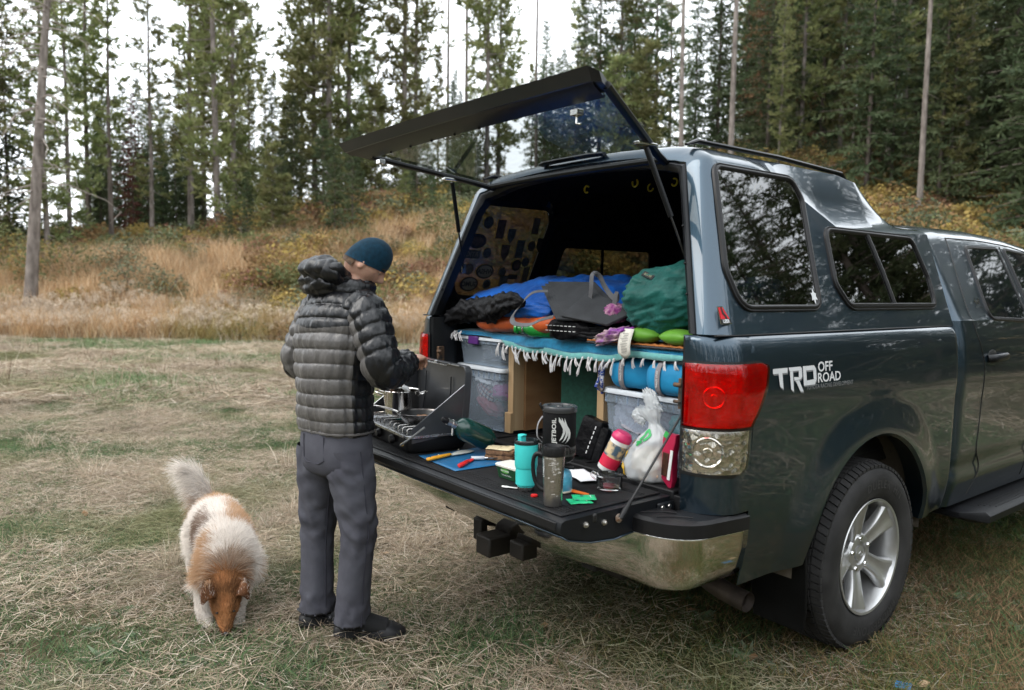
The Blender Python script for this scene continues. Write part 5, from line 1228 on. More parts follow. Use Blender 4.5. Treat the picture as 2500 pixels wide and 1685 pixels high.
obj('folded_clothes', blob((0, 0, 0), (.09, .05, .03), 4, .3, wr=.3), cloth_mat('white_lace', (.6, .58, .58)), loc=(-.63, .235, 1.055), rot=(0, .2, 0), label='white ruffled cloth at the top of the left bin', cat='clothing')
obj('folded_clothes', blob((0, .12, 0), (.17, .17, .09), 14, .15, flat_bottom=-.085), cloth_mat('navy_cloth', (.03, .04, .07)), loc=(-.60, .30, .905), label='navy clothing filling the bottom of the left bin', cat='clothing')
obj('fleece_blanket', blob((0, 0, 0), (.14, .08, .085), 5, .2, wr=.35), cloth_mat('grey_fleece', (.30, .29, .32), col2=(.20, .19, .22), vscale=90, wscale=60), loc=(.43, .265, .985), rot=(0, .35, 0), label='grey heathered fleece folded inside the right bin', cat='blanket')
obj('folded_clothes', blob((0, 0, 0), (.10, .06, .05), 6, .2), cloth_mat('teal_cloth', (.02, .22, .20)), loc=(.68, .25, 1.0), label='teal clothing inside the right bin', cat='clothing')
obj('folded_clothes', blob((0, 0, 0), (.20, .12, .07), 16, .2, flat_bottom=-.065), cloth_mat('pink_cloth', (.32, .14, .18)), loc=(.53, .33, .882), label='pinkish clothing at the bottom of the right bin', cat='clothing')
obj('folded_clothes', blob((0, 0, 0), (.15, .16, .05), 17, .2, flat_bottom=-.045), cloth_mat('slate_cloth', (.10, .11, .14)), loc=(-.60, .38, 1.178), label='slate cloth inside the small bin with the purple latch', cat='clothing')

# blanket with knotted fringe over the platform edge
BLUE_T = cloth_mat('turquoise_towel', (.006, .25, .46), col2=(.005, .17, .34), vscale=55, wr=.6, wscale=160, bdist=.003, sheen=.5)
AQUA_T = cloth_mat('aqua_towel', (.16, .46, .44), col2=(.12, .36, .35), vscale=55, wr=.6, wscale=160, bdist=.003, sheen=.5)
def hang(x):   # how far the blanket hangs over the edge
    return float(np.interp(x, [-.80, -.62, -.45, -.38, -.25, 0.0, .12, .25, .32, .45, .60, .78], [-.01, -.006, .002, .012, .022, .028, .030, .028, .022, .0, -.008, -.010])) + .004 * math.sin(x * 23)
xs = np.linspace(-.80, .795, 80); P = []
for x in xs:
    h = hang(x); yf = .165 + .012 * math.sin(x * 9) - .01; row = []
    for y in (1.2, .7, .45, .32, .24): row.append((x, y, 1.296 + .005 * mnoise.noise((x * 9, y * 9, 0))))
    for t in (0, .2, .45, .7, 1.0): a = t * PI / 2 if h > .03 else t * .8; row.append((x, yf + .02 * (1 - math.sin(a)), 1.292 - .018 * (1 - math.cos(a))))
    for t in (.33, .66, 1.0): row.append((x, yf - .004 * math.sin(x * 31) * t, 1.276 - h * t))
    P.append(row)
blanket = thing('fringed_blanket', 'turquoise woven blanket with white knotted fringe over the platform edge', 'blanket', (0, 0, 0))
obj('cloth', G().grid(P), BLUE_T, blanket, smooth=60, solid=.008)
P = []
for x in np.linspace(-.40, .795, 60): h = hang(x); P.append([(x, .1465 + .004 * math.sin(x * 40) if x < .42 else .1415, ((1.283 if x > .42 else 1.279 - h) * (1 - t) + (1.272 - h - (.020 if x > -.36 else .004)) * t)) for t in (0, .5, 1.0)])
obj('aqua_border', G().grid(P), AQUA_T, blanket, smooth=60, solid=.006)
FR = M('fringe_cotton', (.70, .68, .68), .9, var=.12, vscale=60, sheen=.3); rg = random.Random(3)
for i, x in enumerate(list(np.linspace(-.415, .33, 24)) + list(np.linspace(.36, .78, 9)) + [-.805, -.79, -.77, -.74]):
    left = x < -.5; h = hang(x); z0 = (1.268 - h - .012) if not left else 1.29; g = G(); x += rg.uniform(-.008, .008); ln = rg.uniform(.03, .08) * (1 if x < .36 else .8)
    sw = rg.uniform(-.028, .028); y0 = .142 if not left else .13
    g.sph((x, y0, z0), (.006, .006, .008), 8, 6)
    for k in range(5):
        a = rg.uniform(-.013, .013); pth = [(x, y0, z0 + .004), (x + a * .6 + sw * .4, y0 - .006 - .004 * rg.random(), z0 - ln * .45), (x + a * 1.2 + sw, y0 - .004, z0 - ln * rg.uniform(.85, 1.1))]
        if left: pth = [(x, y0, z0), (x + a * 2, y0 - .02, z0 - .012), (x + a * 3 + sw, y0 - .025, z0 - ln * .8)]
        g.tube(smooth_path(pth, 3), [.0024] * 6 + [.0014], 5)
    obj('fringe', g, FR, blanket, smooth=60)

# bedding and bags on the platform
SLB = cloth_mat('blue_nylon', (.008, .12, .50), col2=(.006, .075, .33), rough=.42, vscale=5, wr=.8, wscale=13, bdist=.02); BLKN = cloth_mat('black_nylon', (.004, .004, .005), rough=.5, spec=.14, sheen=0, wr=.8, wscale=14, bdist=.02)
sb = thing('sleeping_bag', 'crumpled bright blue sleeping bag with black lining on the platform', 'sleeping bag', (0, 0, 0))
P = []
for i, t in enumerate(np.linspace(0, 1, 90)):
    x = -.80 + 1.05 * t; row = []
    for j, s in enumerate(np.linspace(0, 1, 60)):
        y = .105 + .93 * s + .06 * t; prof_ = math.sin(PI * min(s * 1.02 + .02, 1)) ** .38
        hh = (.285 + .02 * math.sin(t * 7 + 1) + .04 * math.exp(-((t - .62) / .16) ** 2) * s) * prof_ * (math.sin(PI * min(.05 + t * .93, 1)) ** .24)
        z = 1.302 + hh + .03 * prof_ * mnoise.noise((x * 7, y * 6, 1)) + .030 * prof_ * (abs(mnoise.noise((x * 13 + y * 5, y * 9, 4))) - .2)
        row.append((x, y + .02 * mnoise.noise((x * 8, y * 3, 7)), z))
    P.append(row)
obj('shell', G().grid(P), SLB, sb, smooth=180)
rings = []
for t in np.linspace(0, 1, 72):
    x = -.795 + .66 * t; c = Vector((x, .092 + .03 * math.sin(t * 5), 1.362 + .17 * t - .08 * t * t + .012 * math.sin(t * 9))); rr = .062 * math.sin(PI * min(.12 + .86 * t, .985)) ** .5; ring = []
    for k in range(40):
        a = 2 * PI * k / 40; r_ = rr * (1 + .34 * mnoise.noise((x * 9, math.cos(a) * 1.6, math.sin(a) * 1.6)) + .55 * abs(mnoise.noise((x * 26, math.cos(a) * 2.6, math.sin(a) * 2.6 + x * 9))) - .1)
        ring.append(c + Vector((0, .62 * r_ * math.cos(a), r_ * math.sin(a))))
    rings.append(ring)
obj('lining', G().loft(rings), BLKN, sb, smooth=180)
obj('hood_fold', blob((-.24, .17, 1.415), (.19, .07, .04), 9, .2), SLB, sb, smooth=180)
g = G(); nx = 60; P = []
for i, t in enumerate(np.linspace(0, 1, 64)):
    x = -.62 + .66 * t; sq = 1 - .16 * abs(math.sin(t * PI * 5.2)) ** 8; row = []
    for k in range(18):
        a = 2 * PI * k / 18; e = min(1, t * 9, (1 - t) * 9) ** .5; ca, sa = math.cos(a), math.sin(a)
        row.append((x, .195 + .085 * math.copysign(abs(ca) ** .7, ca) * (.5 + .5 * e), 1.345 + .05 * t * .4 + .046 * math.copysign(abs(sa) ** .8, sa) * sq * e))
    P.append(row)
obj('sleeping_pad', G().loft(P), cloth_mat('orange_pad', (.52, .095, .02), rough=.45, wr=.3, wscale=30), smooth=60, label='puffed orange air pad under the blue sleeping bag', cat='pad')
bt = thing('water_bottle', 'bright green metal bottle lying on its side on the blanket', 'bottle', (-.235, .095, 1.336), rot=(0, PI / 2, R(28)))
BG = M('green_enamel', (.02, .32, .05), .3, var=.04, coat=.5)
obj('body', G().lathe([(0, .045), (.02, .045), (.022, .055), (.034, .075), (.037, .09), (.037, .25), (.034, .258), (0, .258)], 32), BG, bt); obj('collar', G().lathe([(.0205, .038), (.0235, .039), (.0235, .047), (.0205, .048)], 28), STEEL, bt)
cap_ = obj('cap', G().lathe([(0, .0), (.022, .0), (.0235, .003), (.0235, .012), (.014, .014), (.014, .03), (.0225, .031), (.0225, .038), (0, .038)], 28), BG, bt)
# folded grey camp chair with straps
ch = thing('folded_crate', 'grey fabric collapsible crate folded flat, its strap handles loose', 'crate', (0.03, -.07, .012))
GREYF = cloth_mat('grey_canvas', (.038, .040, .044), wr=.25, wscale=120, bdist=.002); GREYS = cloth_mat('grey_strap', (.12, .12, .128), wr=.4, wscale=200, bdist=.002)
for k in range(3):
    o_ = Vector((-.006 * k, -.016 * k, -.010 * k)); pts_ = [Vector((-.19, .30, 1.535)), Vector((.08, .34, 1.535)), Vector((.33, .28, 1.40)), Vector((.07, .165, 1.395))]
    obj('side_panel', G().poly([p + o_ for p in pts_], (0, -.006, .010)), GREYF, ch, bevel=.003)
obj('side_panel', G().poly([Vector((.10, .30, 1.50)), Vector((.38, .27, 1.415)), Vector((.30, .20, 1.36)), Vector((.08, .145, 1.39))], (0, -.01, .008)), GREYF, ch, bevel=.003)
def strap(pts_, w=.014, up=None): return G().tube(smooth_path(pts_, 6), w, 6, flat=.12, up=up)
obj('strap', strap([(-.08, .20, 1.50), (-.13, .15, 1.49), (-.20, .125, 1.42), (-.225, .115, 1.375), (-.18, .095, 1.352), (-.08, .095, 1.352), (-.02, .11, 1.375), (.04, .13, 1.392)], up=(0, -.6, .8)), GREYS, ch)
obj('strap', strap([(.13, .26, 1.475), (.145, .25, 1.52), (.14, .26, 1.575), (.15, .29, 1.57), (.17, .30, 1.53), (.21, .30, 1.49), (.27, .28, 1.47), (.285, .26, 1.50), (.28, .25, 1.44)], up=(0, -1, .1)), GREYS, ch)
po = thing('organizer_pouch', 'black zipped pouch with dashed reflective stitching lying on the blanket', 'pouch', (.10, .15, 1.302), R(8))
obj('body', blob((0, 0, .045), (.12, .055, .05), 21, .18, p=3, flat_bottom=0.0), BLKN, po, smooth=180); obj('flap', blob((.12, .02, .035), (.12, .06, .04), 22, .3, flat_bottom=0.002), BLKN, po, smooth=180)
WD = M('reflective_white', (.7, .7, .7), .5, var=0)
for r_ in range(2):
    for k in range(8): obj('stitch', G().box((-.105 + .022 * k, -.0585 + .004 * abs(k - 4) * .3, .062 - .022 * r_), (.013, .003, .003)), WD, po)
# big green stuff sack
GS = cloth_mat('green_stuff_sack', (.012, .115, .098), col2=(.009, .080, .068), rough=.5, wr=.9, wscale=11, bdist=.02)
ss = thing('stuff_sack', 'big round dark green sleeping bag in its stuff sack by the right wall', 'stuff sack', (.545, .30, 1.345))
Mx = rotm('Y', R(-12)) @ rotm('Z', .3); obj('sack', blob((0, 0, .135), (.20, .19, .145), 31, .15, 2.0, p=2.3, nu=96, nv=60, wr=.13, Mx=Mx, flat_bottom=.005), GS, ss, smooth=180)
for k, a in enumerate((.15, 1.05)):
    pth = [Mx @ Vector((-.212 * math.cos(t) * (1 - .35 * k), -.195 * math.cos(a * .3) * abs(math.cos(t * .5)) * .98 + .02, .15 * math.sin(t) * .9 - .05 + .07 * k)) + Vector((0, 0, .14)) for t in np.linspace(-.5, 1.4, 16)]
obj('brand_patch', G().box((-.02, -.155, .235), (.055, .004, .022), rotm('Y', .35) @ rotm('X', -.75)), M('patch_black', (.012, .012, .013), .6, var=0), ss)
text_obj('patch_lettering', 'aerie', .02, lambda u, v: tuple(rotm('Y', .35) @ rotm('X', -.75) @ Vector((u, -.0035, v - .005)) + Vector((-.02, -.155, .235))), M('patch_thread', (.35, .33, .2), .7, var=0), ss)
pl = thing('camp_pillow', 'two lime green stuff pillows side by side under the dark green sack', 'pillow', (.58, .165, 1.318), R(4))
GP = cloth_mat('lime_satin', (.115, .30, .030), rough=.42, wr=.5, wscale=18, bdist=.006)
for dx in (-.075, .085):
    g = G(); rings = []
    for t in np.linspace(-1, 1, 22):
        w_ = (1 - abs(t) ** 3) ** .5 * .9 + .1; rings.append([(dx + .082 * t, .05 * math.cos(a) * w_, .032 * math.sin(a) * max(1 - abs(t) ** 2.5, .04) + .03) for a in np.linspace(0, 2 * PI, 18, endpoint=False)])
    obj('cushion', G().loft(rings), GP, pl, smooth=180)
fp = thing('foam_pad', 'dimpled foam sleeping pad, orange above and grey below, edge showing', 'foam pad', (.50, .19, 1.302), R(3))
def egg(x, y): return .006 * math.sin(x * 160) * math.sin(y * 160)
P = [[(x, y, .012 + egg(x, y)) for y in np.linspace(-.06, .10, 24)] for x in np.linspace(-.28, .28, 90)]; obj('top_layer', G().grid(P), M('foam_orange', (.42, .15, .04), .9, var=.1), fp, smooth=180, solid=.005)
P = [[(x, y, .005 + egg(x, y)) for y in np.linspace(-.062, .10, 24)] for x in np.linspace(-.28, .28, 90)]; obj('bottom_layer', G().grid(P), M('foam_grey', (.05, .05, .055), .9, var=.1), fp, smooth=180, solid=.006)
tg_ = thing('paper_tag', 'long white printed care tag hanging over the blanket edge', 'tag', (.462, .108, 1.372))
P = [[(x, .0 - .022 * math.sin(t * 2.5) , -.115 * t) for x in (-.033, -.011, .011, .033)] for t in np.linspace(0, .86, 8)] ; P.append([(x * .25, -.022 * math.sin(2.5), -.118) for x in (-.026, -.009, .009, .026)])
obj('tag', G().grid(P), M('tag_paper', (.66, .63, .56), .8, var=.06, vscale=30), tg_, smooth=60, solid=.001)
TI = M('tag_ink', (.18, .17, .16), .8, var=0); rg = random.Random(9)
for k in range(13):
    z = -.02 - .0062 * k; w_ = rg.uniform(.010, .021); t = -z / .115
    obj('print_line', G().box((rg.uniform(-.003, .003), -.022 * math.sin(t * 2.5) - .0016, z), (w_ * 2, .0005, .0016)), TI, tg_)
obj('knit_hat', blob((0, 0, 0), (.045, .045, .04), 41, .18, 5, wr=.15), cloth_mat('purple_knit', (.20, .02, .16), col2=(.42, .22, .30), vscale=40, wr=1, wscale=70, bdist=.01), loc=(.305, .20, 1.425), smooth=180, label='fuzzy purple knit hat against the green sack', cat='hat')
obj('silk_scarf', blob((0, 0, 0), (.085, .05, .03), 43, .45, 4, wr=.4, flat_bottom=-.02), cloth_mat('violet_print', (.20, .02, .28), col2=(.5, .38, .34), vscale=16, rough=.4, wr=.6, wscale=20), loc=(.365, .145, 1.332), rot=(0, -.25, 0), smooth=180, label='shiny violet and beige cloth crumpled beside the white tag', cat='cloth')
obj('backpack', blob((0, 0, 0), (.26, .22, .12), 51, .2, 2.5, wr=.1, flat_bottom=-.11), cloth_mat('charcoal_pack', (.035, .035, .04), wr=.5), loc=(.38, .75, 1.415), smooth=180, label='charcoal backpack in the shadow behind the folded grey crate', cat='backpack')
obj('sleeping_bag', blob((0, 0, 0), (.36, .30, .13), 52, .25, 2.5, wr=.25, flat_bottom=-.12), SLB, loc=(-.22, 1.15, 1.43), smooth=180, label='second blue sleeping bag heaped further back near the sliding windows', cat='sleeping bag')
obj('rain_jacket', blob((0, 0, 0), (.09, .06, .05), 53, .4, 4, wr=.4), SLB, loc=(.70, .62, 1.52), smooth=180, label='scrap of bright blue nylon behind the green sack at the right wall', cat='jacket')

# blue padded bags on the right bin
BB = cloth_mat('azure_canvas', (.012, .24, .46), col2=(.010, .19, .38), rough=.6, wr=.3, wscale=60, bdist=.003); MESHG = M('grey_mesh', (.24, .25, .26), .8, col2=(.10, .105, .11), vscale=260, detail=1, contrast=(.45, .55)); TAPE = cloth_mat('grey_webbing', (.26, .24, .25), wr=.3, wscale=150)
def duffel(name, label, loc, rz, L_, rr):
    e = thing(name, label, 'bag', loc, rz); g = G(); rings = []
    for t in np.linspace(-1, 1, 24):
        w_ = (1 - abs(t) ** 6) ** .5 * .85 + .15; rings.append([(L_ * t, rr * w_ * math.copysign(abs(math.cos(a)) ** .75, math.cos(a)), rr * .92 + rr * .92 * w_ * math.copysign(abs(math.sin(a)) ** .75, math.sin(a)) * (1 + .05 * mnoise.noise((t * 3, a, loc[0])))) for a in np.linspace(0, 2 * PI, 28, endpoint=False)])
    obj('body', G().loft(rings), BB, e, smooth=60)
    rings2 = [[(L_ * t, (rr + .003) * ((1 - abs(t) ** 6) ** .5 * .85 + .15) * math.copysign(abs(math.cos(a)) ** .75, math.cos(a)), rr * .92 + (rr * .92 + .003) * ((1 - abs(t) ** 6) ** .5 * .85 + .15) * math.copysign(abs(math.sin(a)) ** .75, math.sin(a))) for a in np.linspace(.75, 2.1, 12)] for t in np.linspace(-.95, .95, 20)]
    obj('mesh_top', G().grid(rings2), MESHG, e, smooth=60)
    for xq in (-.35 * L_,):
        o_ = obj('webbing', G().tube([(xq, (rr + .005) * math.copysign(abs(math.cos(a)) ** .75, math.cos(a)), rr * .92 + (rr * .92 + .005) * math.copysign(abs(math.sin(a)) ** .75, math.sin(a))) for a in np.linspace(2.0, 5.2, 18)], .013, 6, flat=.15, up=None), TAPE, e, smooth=60)
    text_obj('webbing_print', 'beach chair', .014, lambda u, v: (-.35 * L_ - v + .004, -rr - .0085, rr * .95 + u), WD, e)
    return e
duffel('zip_bag', 'azure zip bag with grey mesh top, left of the pair on the right bin', (.41, .232, 1.120), R(14), .11, .073)
duffel('zip_bag', 'azure zip bag with grey mesh top, right of the pair against the tail post', (.645, .20, 1.119), R(4), .125, .072)
rp = thing('rope_coil', 'twisted blue and white rope hanging at the corner of the right bin', 'rope', (.268, .17, 1.13))
RP = M('rope_fibre', (.45, .45, .5), .8, col2=(.03, .06, .25), vscale=70, detail=1, contrast=(.48, .52))
for k in range(3): obj('strand', G().tube([(.022 * math.sin(t * 1.0 + k) , -.015 + .012 * math.cos(t * 2 + k), .07 - .035 * t + .012 * k) for t in np.linspace(0, 3.2, 18)], .007, 7), RP, rp)
obj('loop', G().tube([(.012 + .016 * math.cos(t), -.02, -.01 + .02 * math.sin(t)) for t in np.linspace(0, 6.28, 18, endpoint=False)], .004, 6, closed=True), M('dark_cord', (.06, .05, .045), .8), rp)

# ---------------------------------------------------------------- things on the tailgate
# camp stove
st = thing('camp_stove', 'two-burner propane camp stove with open steel lid and wind wings', 'stove', (-.51, -.29, TZ), R(-7.5))
STG = M('stove_grey', (.075, .079, .087), .35, .6, var=.1, coat=.2); STT = M('stove_tray', (.42, .43, .45), .28, .85, var=.12, vscale=20, rvar=.08); W2, D2 = .285, .145
def rr2(w, d, r, z, n=4, ox=0, oy=0): return [(ox + a, oy + b, z) for a, b in roundpoly([(-w, -d), (w, -d), (w, d), (-w, d)], r, n)]
obj('case', G().loft([rr2(W2 - .012, D2 - .012, .03, .004), rr2(W2 - .004, D2 - .004, .03, .02), rr2(W2 - .003, D2 - .003, .03, .066)]), BLACK_P, st, smooth=35)
obj('tray', G().loft([rr2(W2, D2, .03, .064), rr2(W2 + .006, D2 + .006, .034, .068), rr2(W2 + .006, D2 + .006, .034, .077), rr2(W2 - .002, D2 - .002, .03, .079), rr2(W2 - .014, D2 - .014, .025, .068)]), STT, st, smooth=35)
WIRE = M('grate_wire', (.45, .43, .41), .25, 1.0, var=.1)
for sx in (-.135, .135):
    g = G()
    for k in range(5):
        x = sx - .10 + .05 * k; g.tube([(x, -.125, .075), (x, -.125, .096), (x, -.118, .101), (x, .112, .101), (x, .12, .096), (x, .12, .075)], .0026, 6)
    g.tube([(sx - .115, -.03, .098), (sx + .115, -.03, .098)], .0026, 6); g.tube([(sx - .115, .04, .098), (sx + .115, .04, .098)], .0026, 6)
    obj('grate', g, WIRE, st)
    br = obj('burner', G().lathe([(0, .066), (.05, .066), (.05, .08), (.035, .086), (.030, .09), (0, .092)], 24, (sx, 0, 0)), BLACK_P, st)
    obj('burner_ring', G().lathe([(.042, .083), (.046, .083), (.046, .087), (.042, .087)], 24, (sx, 0, 0)), M('teal_enamel', (.02, .35, .34), .3, var=.05), br)
# lid stands at the back, dished, with stepped rim
def lidp(x, h, d=0): return (x, D2 - .005 + .02 * h / .3 + d, .079 + h)
out = roundpoly([(-W2, .0), (W2, .0), (W2, .285), (-W2, .285)], [.006, .006, .035, .035], 5)
rings = [[lidp(x, h, -.03) for x, h in out], [lidp(x * 1.008, h * 1.004, -.028) for x, h in out], [lidp(x * 1.008, h * 1.004, .0) for x, h in out], [lidp(x * .97, h * .97 + .004, .008) for x, h in out]]
li = obj('lid', G().loft(rings, cap=False), STG, st, smooth=40); obj('lid_panel', G().add([lidp(x * .97, h * .97 + .004, .007) for x, h in out], [tuple(range(len(out)))]), STG, li, smooth=0)
g = G(); pth = [lidp(x, h, -.031) for x, h in ((-W2 * .9, .287), (-W2 * .55, .288), (-W2 * .45, .275), (W2 * .35, .275), (W2 * .45, .284), (W2 * .8, .284))]; g.tube(pth, .007, 6, flat=.5); obj('lid_lip', g, STT, li)
obj('lid_catch', G().box(lidp(-.02, .283, -.03), (.03, .012, .012)), STT, li, bevel=.002)
for k in range(2):
    sx = -.14 + .28 * k; obj('lid_embossing', G().tube(smooth_path([lidp(sx - .06, .02, -.001), lidp(sx - .045, .12, -.001), lidp(sx - .05, .22, -.001)], 5), .004, 6, flat=.4), STG, li)
for sx in (-1, 1):
    pts_ = [(sx * W2 * .99, D2 - .01, .08), (sx * W2 * .99, -D2 + .02, .045), (sx * W2 * .99, -D2 + .02, .105), (sx * W2 * .99, D2 + .002, .30)]
    w_ = obj('wind_wing', G().poly(pts_, (sx * .0025, 0, 0)), STG, st); obj('wing_edge', G().tube([pts_[2], pts_[3]], .0025, 6), STT, w_)
lt = obj('front_latch', G().box((-.14, -D2 - .008, .045), (.05, .014, .055)), BLACK_P, st, bevel=.004)
for k in range(3): obj('latch_bar', G().box((-.14, -D2 - .0165, .030 + .012 * k), (.030, .003, .006)), STT, lt)
for sx in (-.03, .13): obj('knob', G().lathe([(0, 0), (.02, 0), (.02, .012), (.015, .02), (0, .022)], 18, (sx, -D2 - .001, .042), rotm('X', PI / 2)), BLACK_P, st)
# hose: bright rod from the stove to the regulator
g = G().tube(smooth_path([(.275, -D2 - .02, .045), (.30, -D2 - .035, .05), (.345, -.155, .085), (.395, -.115, .135)], 5), .0045, 8); obj('regulator_hose', g, M('hose_grey', (.28, .29, .30), .35, .5), st); obj('hose_fitting', G().tube([(.262, -D2 - .012, .043), (.28, -D2 - .023, .046)], .008, 8), M('brass', (.5, .34, .12), .3, 1), st)
def oriented(a, b):
    z = (Vector(b) - Vector(a)).normalized(); x = z.cross(Vector((0, 0, 1)));
    if x.length < 1e-3: x = Vector((1, 0, 0))
    x.normalize(); y = z.cross(x); return Matrix((x, y, z)).transposed()
# propane bottle leaning from the regulator to the mat
pa, pb = Vector((-.10, -.155, .8655)), Vector((-.113, -.318, .945)); Mo = oriented(pa, pb); ln = (pb - pa).length
pr = thing('propane_bottle', 'dark green propane bottle tilted beside the camp stove', 'gas bottle', (0, 0, 0))
BOT = M('bottle_green', (.006, .040, .032), .22, var=.08, coat=.6); obj('bottle', G().lathe([(0, -.012), (.038, -.012), (.042, -.004), (.042, .008), (.050, .016), (.0505, .12), (.047, .145), (.036, .165), (.018, .177), (.016, .182), (0, .182)], 36, pa, Mo), BOT, pr, smooth=40)
obj('valve', G().lathe([(0, .178), (.017, .178), (.017, .20), (.015, .201), (.015, .222), (0, .222)], 20, pa, Mo), STEEL, pr); obj('regulator_tip', G().lathe([(0, .222), (.012, .222), (.014, .235), (.010, .25), (0, .252)], 16, pa, Mo), BLACK_P, pr)
c_ = pa + Mo @ Vector((0, 0, .185)); obj('warning_tag', G().poly([c_ + Vector((.004, -.016, -.012)), c_ + Vector((.016, -.018, -.014)), c_ + Vector((.014, -.02, -.045)), c_ + Vector((.004, -.018, -.04))], (0, -.001, 0)), M('tag_white', (.7, .68, .64), .7, var=.05), pr)
# stock pot
SST = M('polished_steel', (.60, .58, .55), .10, 1.0, var=.06, vscale=8)
po_ = thing('cooking_pot', 'polished steel saucepan with two loop handles on the left burner', 'pot', (-.655, -.265, .911))
obj('body', G().lathe([(0, .0), (.078, .0), (.084, .006), (.085, .11), (.088, .114), (.0865, .116), (.083, .112), (.082, .01), (0, .006)], 48), SST, po_)
for a in (R(52), R(232)):
    d = Vector((math.cos(a), math.sin(a), 0)); t = Vector((-math.sin(a), math.cos(a), 0)); pth = [d * .084 + t * .035 + Vector((0, 0, .095)), d * .105 + t * .035 + Vector((0, 0, .102)), d * .122 + t * .02 + Vector((0, 0, .108)), d * .122 - t * .02 + Vector((0, 0, .108)), d * .105 - t * .035 + Vector((0, 0, .102)), d * .084 - t * .035 + Vector((0, 0, .095))]
    h_ = obj('handle', G().tube(smooth_path(pth, 4), .004, 8), SST, po_)
    for s_ in (-1, 1): obj('rivet', G().sph(tuple(d * .0855 + t * .033 * s_ + Vector((0, 0, .094))), .005, 8, 6), SST, h_)
# frying pan with food
fpn = thing('frying_pan', 'small black frying pan on the right burner, long steel handle', 'pan', (-.405, -.315, .911))
obj('body', G().lathe([(0, 0), (.062, 0), (.075, .006), (.098, .04), (.101, .046), (.099, .047), (.094, .04), (.07, .010), (0, .006)], 48), M('pan_steel', (.16, .15, .145), .22, .9, var=.2, vscale=10), fpn); obj('nonstick', G().lathe([(0, .0065), (.07, .0105), (.0945, .041)], 48, cap=False), M('nonstick_black', (.012, .012, .012), .4, var=.1), fpn)
d = Vector((-.80, -.60, 0)); obj('handle', G().tube(smooth_path([d * .092 + Vector((0, 0, .036)), d * .13 + Vector((0, 0, .05)), d * .20 + Vector((0, 0, .062)), d * .29 + Vector((0, 0, .066))], 4), .009, 8, flat=.45), SST, fpn)
obj('fried_food', blob((0, 0, 0), (.05, .032, .014), 61, .3, 4, flat_bottom=-.006), M('browned_food', (.45, .20, .07), .8, col2=(.25, .10, .03), vscale=40, bump=.8, bscale=90), loc=(-.385, -.30, .930), rot=(0, 0, .6), smooth=180, label='browned food frying in the small black pan', cat='food')
# cutting mat
g = G(); P = [[(x, y, .0012 + .014 * max(0, (-x - .09) / .06) ** 2 * .25 + .012 * max(0, (y - .10) / .05) ** 2 * .2) for y in np.linspace(-.15, .15, 14)] for x in np.linspace(-.15, .15, 14)]
obj('cutting_mat', G().grid(P), M('blue_mat', (.014, .12, .27), .4, var=.12, vscale=9), loc=(-.035, -.305, TZ + .0008), rot=(0, 0, R(-3)), smooth=180, solid=.0012, label='thin flexible blue cutting mat lying on the tailgate', cat='cutting mat')
MZ = TZ + .003
sp_ = thing('silicone_spatula', 'grey spoon spatula with yellow handle lying across the blue mat', 'spatula', (-.083, -.475, MZ), R(102))
g = G(); rings = []
for x, w_, h_ in ((.135, .006, .005), (.15, .010, .006), (.175, .021, .007), (.21, .027, .007), (.25, .024, .006), (.272, .013, .004), (.278, .004, .002)): rings.append([(x, w_ * math.cos(a), h_ + h_ * .8 * math.sin(a)) for a in np.linspace(0, 2 * PI, 16, endpoint=False)])
obj('blade', G().loft(rings), M('grey_silicone', (.50, .51, .46), .6, var=.05), sp_, sub=1, smooth=180)
obj('handle', G().loft([[(x, w_ * math.cos(a), .009 + h_ * math.sin(a)) for a in np.linspace(0, 2 * PI, 16, endpoint=False)] for x, w_, h_ in ((0, .004, .003), (.006, .011, .007), (.04, .012, .008), (.10, .010, .007), (.135, .008, .006), (.14, .004, .003))]), M('yellow_handle', (.72, .33, .02), .4, var=.05), sp_, smooth=60); obj('hang_hole', G().lathe([(0, 0), (.004, 0), (.004, .0006), (0, .0006)], 12, (.02, 0, .0165)), BLACK_P, sp_)
kn = thing('paring_knife', 'small red folding knife, closed, on the front corner of the blue mat', 'knife', (.078, -.425, MZ), R(122))
RK = M('red_plastic', (.62, .02, .02), .35, var=.05); obj('handle', G().loft([[(x, w_ * math.cos(a), .008 + .008 * math.sin(a)) for a in np.linspace(0, 2 * PI, 14, endpoint=False)] for x, w_ in ((0, .004), (.006, .011), (.03, .0125), (.06, .010), (.085, .008), (.09, .004))]), RK, kn, smooth=60); obj('sheath', G().loft([[(x, w_ * math.cos(a), .006 + .0045 * math.sin(a)) for a in np.linspace(0, 2 * PI, 14, endpoint=False)] for x, w_ in ((.088, .004), (.092, .010), (.12, .0095), (.14, .005), (.146, .001))]), RK, kn, smooth=60)
pe = thing('vegetable_peeler', 'white-handled steel peeler lying on the blue mat', 'peeler', (-.005, -.31, MZ), R(58))
obj('handle', G().loft([[(x, w_ * math.cos(a), .009 + .008 * math.sin(a)) for a in np.linspace(0, 2 * PI, 14, endpoint=False)] for x, w_ in ((0, .004), (.005, .009), (.03, .0115), (.05, .008), (.055, .004))]), M('pale_handle', (.55, .58, .62), .35, var=.05), pe, smooth=60)
g = G().tube([(.054, 0, .009), (.07, 0, .010)], .004, 8); g.tube(smooth_path([(.07, 0, .010), (.078, .012, .011), (.11, .013, .012), (.113, 0, .012), (.11, -.013, .012), (.078, -.012, .011), (.07, 0, .010)], 4), .0022, 6); obj('swivel_head', g, SST, pe)
